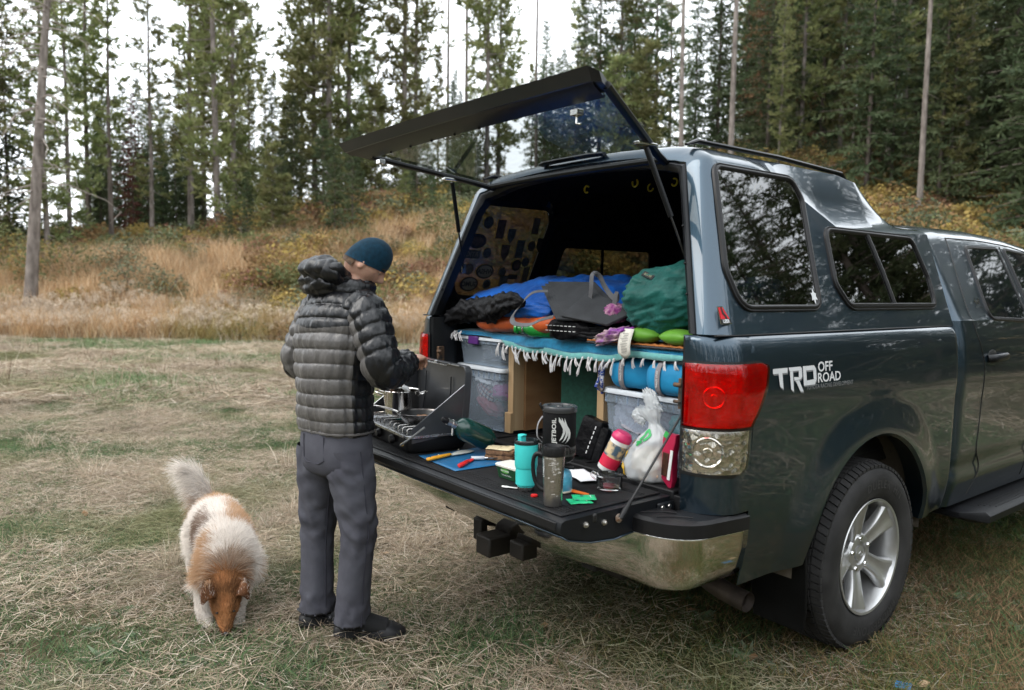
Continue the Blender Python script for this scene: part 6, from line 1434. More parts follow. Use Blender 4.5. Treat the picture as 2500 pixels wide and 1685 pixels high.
# bread stack with cheese
BRD = M('seeded_bread', (.26, .14, .07), .95, col2=(.11, .055, .03), vscale=60, bump=1, bscale=110, bdist=.006); CRM = M('bread_crumb', (.42, .28, .16), .95, col2=(.28, .17, .09), vscale=70, bump=.8, bscale=120, bdist=.004)
sw = thing('sandwich', 'two stacked slices of seeded brown bread topped with cheese', 'sandwich', (.035, -.185, MZ), R(38))
for k in range(2):
    g = G(); base = roundpoly([(-.062, -.05), (.062, -.05), (.062, .05), (-.062, .05)], .018, 4); rg = random.Random(k); zz = .001 + .021 * k
    rings = []
    for s_, z in ((.97, 0), (1.0, .004), (1.0, .014), (.97, .019)): rings.append([(a * s_ * (1 + .03 * mnoise.noise((a * 60, b * 60, k * 5 + z * 90))) + .004 * k, b * s_ * (1 + .03 * mnoise.noise((b * 60, a * 60, k))), zz + z) for a, b in base])
    obj('bread_slice', G().loft(rings), BRD, sw, smooth=60)
CH = M('pale_cheese', (.72, .60, .38), .5, var=.06)
for cx_, cy_, rz, w_, d_ in ((-.028, -.012, .1, .058, .07), (.026, -.015, -.12, .055, .072), (.0, .03, .05, .10, .035), (.052, .012, .5, .03, .05)):
    P = [[tuple(rotm('Z', rz) @ Vector((x, y, 0)) + Vector((cx_, cy_, .043 + .003 * mnoise.noise((x * 40 + cx_ * 30, y * 40, 2)) + (.004 if w_ < .06 else .001)))) for y in np.linspace(-d_ / 2, d_ / 2, 6)] for x in np.linspace(-w_ / 2, w_ / 2, 6)]
    obj('cheese_slice', G().grid(P), CH, sw, smooth=60, solid=.003)
# butter tub
bu = thing('butter_tub', 'dark green butter tub with white lid behind the turquoise tumbler', 'tub', (.315, -.338, TZ), R(2))
BGN = M('butter_green', (.012, .055, .022), .4, var=.06); obj('tub', G().loft([rr2(.055, .033, .012, 0), rr2(.064, .040, .014, .046)]), BGN, bu, smooth=35); obj('lid', G().loft([rr2(.066, .042, .015, .043), rr2(.067, .043, .015, .050), rr2(.064, .040, .014, .053)]), M('cream_plastic', (.74, .72, .64), .4, var=.04), bu, smooth=35)
def bf(u, v): t = v / .046; return (u, -(.033 + .007 * t) - .0012, v)
obj('gold_oval', G().add([bf(-.006 + .024 * math.cos(a), .031 + .009 * math.sin(a)) for a in np.linspace(0, 2 * PI, 24, endpoint=False)], [tuple(range(24))]), M('label_green', (.10, .34, .06), .4, var=.08), bu, smooth=0)
text_obj('label_lettering', 'Kerrygold', .0115, lambda u, v: (lambda p: (p[0] - .006, p[1] - .0006, p[2]))(bf(u, .028 + v)), WHITE_DECAL, bu, bold=.0002); text_obj('label_lettering', 'Naturally Softer', .0088, lambda u, v: (lambda p: (p[0], p[1] - .0002, p[2]))(bf(u, .012 + v)), WHITE_DECAL, bu, shear=.3)
# turquoise tumbler
tu = thing('tumbler', 'turquoise insulated tumbler with clear lid standing on the tailgate', 'tumbler', (.470, -.405, TZ)); tu.scale = (1.03, 1.03, 1.13)
TQ = M('turquoise_coat', (.05, .56, .54), .38, var=.04, bump=.05, bscale=300); obj('body', G().lathe([(0, .012), (.0295, .012), (.0305, .05), (.032, .062), (.0375, .072), (.0395, .08), (.0408, .15), (.0405, .152), (.037, .152), (.036, .02), (0, .02)], 48), TQ, tu, smooth=40); obj('base_ring', G().lathe([(0, 0), (.028, 0), (.0295, .002), (.0296, .0125), (0, .0125)], 40), STEEL, tu)
ld = obj('lid', G().lathe([(.0415, .148), (.0425, .15), (.0425, .158), (.0400, .161), (.036, .160), (.034, .152), (0, .151)], 48), M('smoky_acrylic', (.04, .05, .055), .08, var=0, trans=.6), tu); obj('straw_slider', G().loft([rr2(.010, .012, .004, .152, ox=-.018, oy=-.006), rr2(.010, .012, .004, .168, ox=-.018, oy=-.006), rr2(.013, .011, .004, .173, ox=-.016, oy=-.006), rr2(.012, .010, .004, .175, ox=-.016, oy=-.006)]), TQ, ld, smooth=40)
# steel travel mug
mu = thing('travel_mug', 'scuffed steel travel mug with black handle at the tailgate edge', 'mug', (.668, -.450, TZ), 0); mu.scale = (.94, .94, 1.07)
SM = M('scuffed_steel', (.34, .32, .30), .30, .95, col2=(.46, .44, .42), vscale=5, stretch=(1, 1, .3), rvar=.1)
obj('body', G().lathe([(0, .002), (.030, .0), (.0325, .004), (.0335, .04), (.0395, .155), (.0395, .158), (0, .158)], 48), SM, mu, smooth=40); obj('lid', G().lathe([(.0405, .156), (.0412, .158), (.0412, .180), (.039, .186), (.032, .186), (.028, .178), (0, .177)], 48), BLACK_P, mu)
hd = Vector((-.86, -.5, 0)).normalized(); hp = [hd * .036 + Vector((0, 0, .152)), hd * .060 + Vector((0, 0, .156)), hd * .074 + Vector((0, 0, .143)), hd * .077 + Vector((0, 0, .11)), hd * .070 + Vector((0, 0, .075)), hd * .055 + Vector((0, 0, .052)), hd * .032 + Vector((0, 0, .042))]
obj('handle', G().tube(smooth_path(hp, 5), .0075, 10, flat=1.0), BLACK_P, mu); obj('lid_tab', G().tube(smooth_path([(.02, .01, .186), (.04, .028, .188), (.046, .034, .178), (.047, .036, .168)], 4), .005, 8, flat=.5), BLACK_P, mu)
def mf(u, v): a = math.atan2(-.8, .45) - .62 + (v) / .038; r_ = .0345 + .005 * (.09 + u) / .158 + .0012; return (r_ * math.cos(a), r_ * math.sin(a), .075 + u * 1.0)
text_obj('mug_lettering', 'STARBUCKS', .0105, lambda u, v: mf(u + .045, -v), WHITE_DECAL, mu, align='CENTER', bold=.0003)
SC_ = M('scuff_marks', (.62, .60, .57), .6, .4, var=.1); rg = random.Random(4)
for k in range(46):
    a = rg.gauss(-.75, .30); z = min(max(rg.gauss(.132, .016), .03), .152) if k < 38 else rg.uniform(.03, .12); r_ = .0337 + .006 * (z - .04) / .115 + .0004; w_ = rg.uniform(.004, .02); h_ = rg.uniform(.0007, .0022)
    obj('scuff', G().add([(r_ * math.cos(a + s * w_ / .08), r_ * math.sin(a + s * w_ / .08), z + t * h_) for s, t in ((-1, -1), (1, -.6), (.8, 1), (-.7, .6))], [(0, 1, 2, 3)]), SC_, mu, smooth=0)
# canister stove
jb = thing('canister_stove', 'tall black cooking cup with white flame logo on a blue gas canister', 'stove', (.545, -.318, TZ), math.atan2(-1.75, 1.97) + PI / 2); jb.scale = (1.10, 1.10, 1.20)
CB = M('canister_blue', (.08, .33, .48), .35, var=.08, vscale=30, coat=.3)
obj('canister', G().lathe([(0, .004), (.042, .002), (.0445, .005), (.0445, .045), (.040, .058), (.028, .067), (.012, .070), (0, .070)], 40), CB, jb, smooth=40); obj('canister_rim', G().lathe([(.0435, .001), (.0462, .002), (.0462, .006), (.0435, .007)], 40), M('cream_rim', (.5, .46, .36), .4), jb)
obj('burner', G().lathe([(0, .068), (.014, .068), (.014, .082), (.03, .086), (.046, .095), (.050, .10), (.050, .112), (0, .112)], 32), BLACK_P, jb)
vl = obj('valve_knob', G().tube([(.02, -.02, .078), (.05, -.035, .078)], .006, 8), BLACK_P, jb)
obj('heat_ring', G().lathe([(.050, .110), (.0535, .111), (.0535, .137), (.050, .138)], 40), M('ring_grey', (.07, .07, .068), .4, .5), jb)
for k in range(6): a = -PI / 2 + .2 + .28 * k; obj('ring_slot', G().box((.0540 * math.cos(a), .0540 * math.sin(a), .124), (.002, .009, .012), rotm('Z', a)), GASKET, jb)
NEO = M('neoprene', (.004, .004, .0045), .8, spec=.25, var=.15, vscale=90, bump=.2, bscale=400); cz_ = obj('cup_cozy', G().lathe([(.052, .137), (.0535, .139), (.0535, .238), (.0525, .240)], 48, cap=False), NEO, jb)
ldj = obj('lid', G().lathe([(.0525, .236), (.0560, .238), (.0565, .243), (.0565, .252), (.054, .255), (.042, .2555), (.040, .252), (.012, .252), (.010, .2555), (0, .256)], 48), M('lid_smoke', (.035, .036, .038), .25, var=.05), jb)
obj('pull_tab', G().tube([(-.054, -.012, .245), (-.062, -.016, .258), (-.060, -.014, .262)], .004, 8), BLACK_P, ldj)
obj('cozy_strap', G().tube(smooth_path([(-.0535, -.004, .222), (-.068, -.012, .20), (-.070, -.012, .165), (-.055, -.006, .145)], 5), .004, 8, flat=.5), M('strap_grey', (.25, .25, .26), .6), jb)
def jf(u, v): a = -PI / 2 + u / .0538; return (.0546 * math.cos(a), .0546 * math.sin(a), v)
JW = M('logo_white', (.55, .55, .53), .6, var=.04)
text_obj('cup_lettering', 'JETBOIL', .0185, lambda u, v: jf(-v - .011, .188 + u), JW, jb, align='CENTER', bold=.0005, sx=1.12)
for k, (u0, v1) in enumerate(((.0, 0), (.009, -.007), (.018, -.014))):
    outl = [(u0 - .002, .228 + v1 * .2), (u0 + .008, .216 + v1), (u0 + .016, .206 + v1), (u0 + .020, .194 + v1), (u0 + .018, .180 + v1), (u0 + .010, .166 + v1 * .6), (u0 + .0, .158 + v1 * .6), (u0 + .006, .170 + v1), (u0 + .0115, .184 + v1), (u0 + .011, .194 + v1), (u0 + .006, .204 + v1), (u0 - .002, .216 + v1)]
    m_ = 6; g = G(); a_ = outl[:6]; b_ = [outl[11], outl[10], outl[9], outl[8], outl[7], outl[6]]
    obj('flame_logo', G().grid([[jf(*p) for p in a_], [jf(*p) for p in b_]]), JW, jb, smooth=0)
sl = thing('canister_tripod', 'orange folding canister stand foot sticking out under the blue canister', 'stand', (.60, -.283, TZ), R(10)); obj('leg', G().poly([(-.02, -.012, .0), (.0, -.010, 0), (.055, -.002, 0), (.055, .004, 0), (.0, .010, 0), (-.02, .012, 0)], (0, 0, .006)), M('orange_plastic', (.75, .16, .02), .4), sl, bevel=.001)
# paper, packets, glass bowl, spoon
P = [[(x, y, .002 + .010 * max(0, (.35 - abs(y)) ) * abs(math.sin(x * 14)) * .4 + .006 * mnoise.noise((x * 12, y * 12, 3)) + .004) for y in np.linspace(-.045, .045, 10)] for x in np.linspace(-.09, .09, 16)]
obj('paper_sheet', G().grid(P), M('white_paper', (.74, .74, .76), .8, var=.03), loc=(.455, -.115, TZ + .002), rot=(0, 0, R(-20)), smooth=60, solid=.0006, label='curled white sheet of paper behind the blue canister', cat='paper')
MINT = M('mint_foil', (.02, .48, .20), .35, var=.08, vscale=20)
for i, (x, y, a, lb) in enumerate(((.690, -.350, 64, 'green foil tea packet, the front one of an overlapping pair'), (.678, -.318, 52, 'green foil tea packet, the rear one of an overlapping pair'))):
    e = thing('tea_packet', lb, 'packet', (x, y, TZ + .001 + .005 * i), R(a), 'green foil packets')
    P = [[(u, v, .003 * math.sin(PI * (u + .04) / .08) * math.sin(PI * (v + .03) / .06) + .001 + .0015 * mnoise.noise((u * 60, v * 60, i))) for v in np.linspace(-.03, .03, 10)] for u in np.linspace(-.04, .04, 12)]
    obj('pouch', G().grid(P), MINT, e, smooth=60, solid=.001); obj('dot_mark', G().lathe([(0, 0), (.006, 0), (.006, .0004), (0, .0004)], 14, (-.008, 0, .0052)), M('ink_violet', (.05, .03, .15), .5), e)
    obj('print_line', G().box((.022, 0, .0042), (.002, .035, .0004)), WD, e)
gb_ = thing('glass_bowl', 'small clear glass bowl near the right edge of the tailgate', 'bowl', (.632, -.150, TZ)); GL = D.materials.new('clear_glass'); GL.use_nodes = True
b_ = GL.node_tree.nodes['Principled BSDF']; b_.inputs['Transmission Weight'].default_value = 1; b_.inputs['Roughness'].default_value = .0; b_.inputs['IOR'].default_value = 1.45; b_.inputs['Base Color'].default_value = (.93, .95, .95, 1)
obj('bowl', G().lathe([(0, .0), (.038, .0), (.044, .003), (.047, .012), (.0475, .048), (.0485, .053), (.0465, .055), (.0445, .05), (.044, .014), (.040, .007), (0, .006)], 48), GL, gb_, smooth=40); obj('pour_lip', G().tube(smooth_path([(-.040, -.030, .030), (-.058, -.036, .045), (-.052, -.030, .056), (-.040, -.028, .052)], 4), .003, 8), GL, gb_)
obj('teaspoon', G().loft([[(x, w_ * math.cos(a), .004 + h_ * math.sin(a)) for a in np.linspace(0, 2 * PI, 10, endpoint=False)] for x, w_, h_ in ((0, .003, .002), (.004, .007, .003), (.02, .009, .003), (.03, .005, .002), (.08, .003, .002), (.082, .001, .001))]), M('white_plastic', (.75, .74, .72), .4), loc=(.395, -.455, TZ), rot=(0, 0, R(28)), smooth=60, label='small white plastic spoon lying beside the turquoise tumbler', cat='spoon')
obj('bottle_cap', G().lathe([(0, 0), (.012, 0), (.012, .006), (0, .007)], 20), RK, loc=(.553, -.435, TZ), label='small red plastic cap between the tumbler and the steel mug', cat='cap')
# black boxy speaker leaning at the bed edge
spk = thing('zip_case', 'black boxy case with dashed white stitching leaning by the right post', 'case', (.205, .135, TZ + .002), rot=(R(-8), R(15), R(14)))
obj('case', G().loft([rr2(.050, .034, .012, 0), rr2(.052, .036, .012, .01), rr2(.052, .036, .012, .155), rr2(.048, .032, .012, .17)]), BLKN, spk, smooth=40)
for k in range(6): obj('stitch', G().box((.020 + .001 * k, -.0375, .03 + .022 * k), (.004, .002, .013)), WD, spk)
obj('side_pouch', G().loft([rr2(.020, .034, .01, .005, ox=.066), rr2(.021, .035, .01, .14, ox=.066), rr2(.016, .03, .01, .155, ox=.066)]), BLKN, spk, smooth=40)
bb_ = thing('snack_bag', 'clear printed snack bag half hidden behind the black cooking cup', 'snack bag', (.10, .06, TZ), R(20))
obj('bag', blob((0, 0, .045), (.05, .03, .048), 71, .25, 4, flat_bottom=.001), M('snack_film', (.30, .18, .13), .25, col2=(.6, .5, .5), vscale=24, coat=.5), bb_, smooth=180); obj('print_patch', G().box((.012, -.031, .05), (.03, .003, .03)), M('pink_print', (.6, .14, .3), .4), bb_); text_obj('bag_lettering', 'NEW', .016, lambda u, v: (-.025 + u, -.0325, .060 + v), M('lime_print', (.5, .6, .05), .5), bb_)
kr = thing('key_ring', 'wire key ring with keys behind the black cooking cup', 'keys', (.03, .03, TZ + .002)); obj('ring', G().tube([(.018 * math.cos(t), .005, .05 + .018 * math.sin(t)) for t in np.linspace(0, 6.28, 20, endpoint=False)], .0012, 6, closed=True), STEEL, kr)
for k in range(3): obj('key', G().box((.01 * k - .01, .004 + .003 * k, .018), (.012, .002, .036), rotm('Y', .3 * (k - 1))), STEEL, kr, bevel=.001)
# wipes tub, leaning
wa, wb = Vector((.455, .012, TZ + .012)), Vector((.512, .048, TZ + .160)); Mo = oriented(wa, wb)
wt = thing('wipes_canister', 'red and white wipes canister with pink lid leaning on the shopping bag', 'canister', (0, 0, 0)); WP = M('white_bottle', (.72, .72, .71), .35, var=.03)
obj('bottle', G().lathe([(0, 0), (.036, 0), (.0385, .004), (.0385, .135), (0, .135)], 40, wa, Mo), WP, wt, smooth=40); obj('lid', G().lathe([(.0395, .134), (.0405, .137), (.040, .150), (.034, .158), (.030, .166), (0, .168)], 40, wa, Mo), M('pink_lid', (.55, .025, .12), .35, var=.05), wt, smooth=40)
PHOTO = M('label_photo', (.55, .42, .25), .45, col2=(.06, .10, .14), vscale=34, detail=6, contrast=(.42, .58))
obj('label_band', G().lathe([(.039, .018), (.0391, .018), (.0391, .062), (.039, .062)], 40, wa, Mo, cap=False), M('label_red', (.60, .02, .06), .4, var=.06), wt); obj('label_picture', G().lathe([(.039, .0622), (.0391, .0622), (.0391, .118), (.039, .118)], 40, wa, Mo, cap=False), PHOTO, wt)
# shopping bag
FILM = plastic('bag_film', (.86, .87, .88), (.72, .74, .75), .35, .35, .65)
sbg = thing('shopping_bag', 'thin white plastic shopping bag with green and yellow print, knotted top', 'shopping bag', (.640, .062, TZ + .001))
g = G(); rings = []
for i, t in enumerate(np.linspace(0, 1, 40)):
    z = .275 * t; w_ = float(np.interp(t, [0, .04, .2, .45, .6, .72, .80, .9, 1], [.07, .098, .105, .085, .066, .034, .022, .042, .05])); cx_ = -.01 + .035 * sst(.3, .65, t) - .045 * sst(.68, 1, t); ring = []
    for k in range(56):
        a = 2 * PI * k / 56; r_ = w_ * (1 + .16 * mnoise.noise((math.cos(a) * 2, math.sin(a) * 2, t * 4)) + .16 * abs(mnoise.noise((math.cos(a) * 6, math.sin(a) * 6, t * 5))) - .06)
        ring.append((cx_ + r_ * math.cos(a), .78 * r_ * math.sin(a), z + .008 * mnoise.noise((math.cos(a) * 3, math.sin(a) * 3, t * 9)) * (t > .03)))
    rings.append(ring)
bagm = obj('film', G().loft(rings, cap=False), FILM, sbg, smooth=70)
obj('handle', blob((-.012, .01, .29), (.028, .012, .05), 81, .4, 4, wr=.5, Mx=rotm('Y', -.5)), FILM, sbg, smooth=180); obj('handle', blob((-.055, -.01, .235), (.03, .012, .022), 82, .4, 4, wr=.5, Mx=rotm('Y', .5)), FILM, sbg, smooth=180)
obj('contents', blob((.0, .0, .062), (.075, .055, .06), 83, .3, 3, flat_bottom=.002), M('bag_contents', (.62, .42, .27), .7, col2=(.75, .70, .6), vscale=9), sbg, smooth=180)
def onbag(u, z, off=.004):
    i = min(max(z / .275 * 39, 0), 38.99); k = int(i); f = i - k; a = -PI * .53 + u; j = (a % (2 * PI)) / (2 * PI) * 56; q = int(j) % 56; h_ = j - int(j)
    def g2(kk): return Vector(rings[kk][q]) * (1 - h_) + Vector(rings[kk][(q + 1) % 56]) * h_
    p = g2(k) * (1 - f) + g2(k + 1) * f; c = Vector((p.x * .2, 0, p.z)); d = (p - Vector((.02, 0, p.z))).normalized(); return tuple(p + d * off)
GI = M('bag_green_ink', (.03, .38, .10), .5, var=.08); YI = M('bag_yellow_ink', (.80, .50, .03), .5, var=.06)
def inkstroke(pts_, w_, mt):
    P = smooth_path([(a, b, 0) for a, b in pts_], 5); L1, L2 = [], []
    for i, p in enumerate(P):
        t = (P[min(i + 1, len(P) - 1)] - P[max(i - 1, 0)]).normalized(); n = Vector((-t.y, t.x)); L1.append(onbag((p.x + n.x * w_) / .085, p.y + n.y * w_)); L2.append(onbag((p.x - n.x * w_) / .085, p.y - n.y * w_))
    obj('bag_print', G().grid([L1, L2]), mt, sbg, smooth=0)
inkstroke([(-.035, .185), (-.02, .195), (.0, .19), (.02, .18)], .006, GI); inkstroke([(-.015, .19), (-.022, .175), (-.03, .16)], .006, GI); inkstroke([(.012, .182), (.002, .168), (-.008, .158)], .006, GI); inkstroke([(-.04, .15), (-.025, .153), (-.012, .15)], .005, GI); inkstroke([(-.026, .152), (-.03, .138)], .005, GI)
inkstroke([(-.078, .12), (-.07, .10), (-.075, .085), (-.088, .075)], .008, YI); inkstroke([(-.07, .05), (-.055, .058), (-.045, .045), (-.048, .025), (-.055, .012)], .008, YI); inkstroke([(-.075, .15), (-.07, .135)], .006, YI)
# magenta food pouch wedged at the hinge
fpz = thing('food_pouch', 'magenta and white food pouch wedged between shopping bag and tail post', 'pouch', (.752, .035, TZ))
RPK = M('pouch_magenta', (.42, .015, .06), .35, var=.1, coat=.3)
obj('pouch', G().loft([rr2(.004, .01, .003, .0, ox=.012), rr2(.026, .016, .006, .035), rr2(.022, .02, .006, .12), rr2(.030, .016, .006, .175, ox=.005), rr2(.028, .012, .006, .20, ox=.006)]), RPK, fpz, smooth=40); obj('front_window', G().box((-.004, -.021, .09), (.026, .003, .085), rotm('Y', .08)), M('choc_print', (.06, .025, .015), .3, var=.3, vscale=60), fpz)
obj('label_strip', G().box((.018, -.0195, .09), (.012, .003, .11), rotm('Y', .12)), WP, fpz); obj('green_tab', G().box((-.006, -.014, .195), (.022, .004, .022), rotm('Y', .5)), M('tab_green', (.05, .42, .10), .4), fpz)
obj('plastic_scrap', G().poly([(-.03, -.02, 0), (.03, -.025, 0), (.035, .02, 0), (-.02, .025, 0)], (0, 0, .004)), M('scrap_blue', (.05, .25, .55), .5), loc=(1.250, .844, .02), rot=(.1, -.1, .4), label='small scrap of blue plastic on the turf at the bottom edge', cat='scrap')
# crumbs
for i, (x, y) in enumerate(((-.16, -.37), (-.20, -.24), (.05, -.40), (.02, -.36))): obj('crumb', blob((0, 0, 0), (.004, .003, .002), i, .5, nu=8, nv=6), M('crumb_white', (.7, .62, .5), .9), loc=(x, y, TZ + .004), label='pale crumb on the tailgate, %s from the left' % ['second', 'first', 'fourth', 'third'][i], cat='crumb', group='crumbs on the tailgate')
# ================================================================ the man at the stove
man = thing('person', 'man in black down jacket, teal beanie and grey trousers cooking at the tailgate', 'person', (-.46, -.68, 0))
MO = Vector((-.46, -.68, 0))
S_ = Vector((.973, .23, 0)); F_ = Vector((-.23, .973, 0)); UP = Vector((0, 0, 1))
def tolocal(g): g.v = [(x - MO.x, y - MO.y, z - MO.z) for x, y, z in g.v]; return g
SKIN = M('skin', (.50, .29, .21), .5, var=.10, vscale=30, sss=.15, bump=.1, bscale=200)
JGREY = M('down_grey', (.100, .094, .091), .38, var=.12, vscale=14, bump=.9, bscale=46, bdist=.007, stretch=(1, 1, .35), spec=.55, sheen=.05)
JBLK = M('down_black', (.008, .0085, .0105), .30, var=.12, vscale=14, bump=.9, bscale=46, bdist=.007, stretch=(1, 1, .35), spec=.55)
TROU = M('grey_twill', (.080, .081, .097), .85, col2=(.060, .060, .074), vscale=9, bump=.25, bscale=30, bdist=.005, spec=.2)
BEAN = M('teal_fleece', (.003, .026, .048), .9, var=.15, vscale=60, sheen=.08, spec=.2, bump=.2, bscale=250)
def spline(pts, n):
    P = smooth_path(pts, n); return P
def interp_list(ts, xs, t): return float(np.interp(t, ts, xs))

# --- body: one skin-modified figure under the clothes, with head and hands
jo = {'pel': (-.47, -.70, .86), 'sp1': (-.465, -.70, 1.05), 'ch': (-.455, -.685, 1.28), 'nk': (-.435, -.645, 1.46), 'n2': (-.418, -.618, 1.535), 'hd': (-.405, -.600, 1.60),
      'hR': (-.385, -.675, .82), 'kR': (-.352, -.645, .48), 'aR': (-.385, -.66, .08), 'tR': (-.30, -.54, .04), 'hL': (-.555, -.735, .82), 'kL': (-.60, -.722, .46), 'aL': (-.59, -.715, .08), 'tL': (-.54, -.59, .04),
      'sR': (-.295, -.635, 1.42), 'eR': (-.195, -.625, 1.185), 'wR': (-.315, -.430, 1.205), 'sL': (-.615, -.705, 1.42), 'eL': (-.705, -.75, 1.18), 'wL': (-.60, -.47, 1.12)}
rad = {'pel': .11, 'sp1': .10, 'ch': .105, 'nk': .06, 'n2': .05, 'hd': .055, 'hR': .075, 'kR': .05, 'aR': .035, 'tR': .03, 'hL': .075, 'kL': .05, 'aL': .035, 'tL': .03, 'sR': .05, 'eR': .038, 'wR': .025, 'sL': .05, 'eL': .038, 'wL': .025}
names = list(jo); ed = [('pel', 'sp1'), ('sp1', 'ch'), ('ch', 'nk'), ('nk', 'n2'), ('n2', 'hd'), ('pel', 'hR'), ('hR', 'kR'), ('kR', 'aR'), ('aR', 'tR'), ('pel', 'hL'), ('hL', 'kL'), ('kL', 'aL'), ('aL', 'tL'), ('ch', 'sR'), ('sR', 'eR'), ('eR', 'wR'), ('ch', 'sL'), ('sL', 'eL'), ('eL', 'wL')]
def skin_mesh(jo, rad, ed, root, sub=2, vox=0):
    names = list(jo); me = D.meshes.new('skin'); me.from_pydata([jo[n] for n in names], [(names.index(a), names.index(b)) for a, b in ed], []); o = D.objects.new('skin', me); COL.objects.link(o)
    o.modifiers.new('s', 'SKIN'); sv = me.skin_vertices[0].data
    for i, n in enumerate(names): r_ = rad[n]; sv[i].radius = r_ if hasattr(r_, '__len__') else (r_, r_); sv[i].use_root = (n == root)
    m = o.modifiers.new('u', 'SUBSURF'); m.levels = sub; m.render_levels = sub
    if vox: m = o.modifiers.new('r', 'REMESH'); m.mode = 'VOXEL'; m.voxel_size = vox; m = o.modifiers.new('k', 'SMOOTH'); m.factor = .6; m.iterations = 10
    dg = bpy.context.evaluated_depsgraph_get(); dg.update(); r = D.meshes.new_from_object(o.evaluated_get(dg)); D.objects.remove(o); D.meshes.remove(me); return r
bm_ = skin_mesh(jo, rad, ed, 'pel'); g = G().add([v.co for v in bm_.vertices], [tuple(p.vertices) for p in bm_.polygons])
# head: shaped ellipsoid with brow, nose, lips, chin
HY_ = R(-33); HP = R(-40); HC = Vector((-.398, -.585, 1.622))
Rh = rotm('Z', HY_) @ rotm('X', HP)                                         # local +y is the face
def headp(x, y, z): return HC + Rh @ (Vector((x, y, z)) * .91)
rings = []
for i in range(1, 48):
    th = PI * i / 48; ring = []
    for k in range(64):
        ph = 2 * PI * k / 64; d = Vector((math.sin(th) * math.sin(ph), math.sin(th) * math.cos(ph), -math.cos(th)))
        p = Vector((d.x * .074, d.y * .094, d.z * .118)); z = p.z; fr = max(d.y, 0)
        if z < 0: p.x *= 1 - .28 * (z / -.118) ** 1.5 * 1.0; p.y *= 1 - .10 * (z / -.118) ** 2; p.y += .012 * (z / -.118) ** 2 * (fr > 0)
        gx = lambda w_: math.exp(-(p.x / w_) ** 2)
        p.y += fr ** 2 * (.030 * gx(.012) * math.exp(-((z + .028) / .016) ** 2) + .016 * gx(.010) * math.exp(-((z + .006) / .018) ** 2))            # nose
        p.y += fr ** 2 * (.006 * math.exp(-((z - .026) / .010) ** 2) - .010 * (math.exp(-((abs(p.x) - .032) / .016) ** 2)) * math.exp(-((z - .008) / .012) ** 2))   # brow, sockets
        p.y += fr ** 2 * (.006 * gx(.022) * math.exp(-((z + .056) / .005) ** 2) + .006 * gx(.02) * math.exp(-((z + .067) / .005) ** 2) + .010 * gx(.02) * math.exp(-((z + .094) / .012) ** 2))
        p.x += math.copysign(.004, p.x) * math.exp(-((z + .01) / .02) ** 2) * math.exp(-((abs(d.x) - .75) / .15) ** 2)                                        # cheekbone
        ring.append(headp(*p))
    rings.append(ring)
g.loft(rings)
for sx in (-1, 1): g.sph(headp(sx * .0735, -.006, -.012), (.006, .015, .026), 12, 8, Rh @ rotm('Z', sx * -.25))
# hands: palm and five bent fingers
def hand(g, w, d, up, sg, curl=1.0, sc=1.0):
    d = Vector(d).normalized(); up = Vector(up); up = (up - d * up.dot(d)).normalized(); lat = d.cross(up) * sg; w = Vector(w)
    g.loft([[w + d * (t * .085 * sc) + lat * (math.cos(a) * wd * sc) + up * (math.sin(a) * hh * sc) for a in np.linspace(0, 2 * PI, 14, endpoint=False)] for t, wd, hh in ((-.25, .022, .018), (0, .024, .017), (.3, .036, .016), (.7, .042, .015), (1.0, .040, .013), (1.08, .03, .008))])
    for k, (o_, ln) in enumerate(((-.030, .074), (-.010, .082), (.011, .077), (.030, .062))):
        p = w + d * .083 * sc + lat * o_ * sc; dd = d.copy(); pth = [p - dd * .012 * sc, p]
        for q, bend in ((.42, .75 * curl), (.33, .95 * curl), (.25, .7 * curl)):
            dd = (rotm_axis(lat, -bend * sg) @ dd).normalized(); p = p + dd * ln * q * sc; pth.append(p.copy())
        g.tube(pth, [.0095 * sc, .0098 * sc, .0092 * sc, .0082 * sc, .006 * sc], 10)
    p = w + d * .02 * sc - lat * .03 * sc - up * .005; dd = (d * .7 - lat * .7 - up * .25).normalized(); pth = [p - dd * .01]
    for ln, tw in ((.036, .5), (.03, .6), (.024, .3)):
        p = p + dd * ln * sc; pth.append(p.copy()); dd = (dd + lat * tw * .7 - up * .35 + d * .15).normalized()
    g.tube(pth, [.0135 * sc, .012 * sc, .0105 * sc, .007 * sc], 10)
def rotm_axis(ax, a): return Matrix.Rotation(a, 3, ax)
fdir = Vector(jo['wR']) - Vector(jo['eR']); hand(g, Vector(jo['wR']) + fdir.normalized() * .012, fdir, (.15, -.1, 1), 1, .95)
fdl = Vector(jo['wL']) - Vector(jo['eL']); hand(g, Vector(jo['wL']) + fdl.normalized() * .012, fdl, (-.2, -.1, 1), -1, .9)
body = obj('body', tolocal(fuse(g, .005, 2, .4)), SKIN, man, smooth=180)
# eyes, brows, hair
for sx in (-1, 1):
    ey = obj('eye', tolocal(G().sph(headp(sx * .031, .0735, .005), .0112, 14, 10)), M('eye_white', (.6, .58, .55), .2, var=.05), body); obj('iris', tolocal(G().sph(headp(sx * .031, .0825, .002), .0042, 10, 8)), M('iris', (.05, .04, .03), .2), ey)
    obj('eyelid', tolocal(G().sph(headp(sx * .031, .0745, .0075), (.0132, .0130, .0105), 14, 10, Rh)), SKIN, ey)
    obj('eyebrow', tolocal(G().tube([headp(sx * .014, .092, .024), headp(sx * .03, .090, .029), headp(sx * .046, .080, .026)], [.003, .004, .002], 6)), M('brown_hair', (.07, .038, .018), .8, var=.3, vscale=80), body)
HAIR = MATS['brown_hair']; g = G()
for sx in (): g.loft([[headp(sx * (.0745 + .002 * math.cos(a) - q * .010), .018 + .012 * math.sin(a) + q * .02, .024 - q * .05) for a in np.linspace(0, 2 * PI, 8, endpoint=False)] for q in (0, .5, 1)])
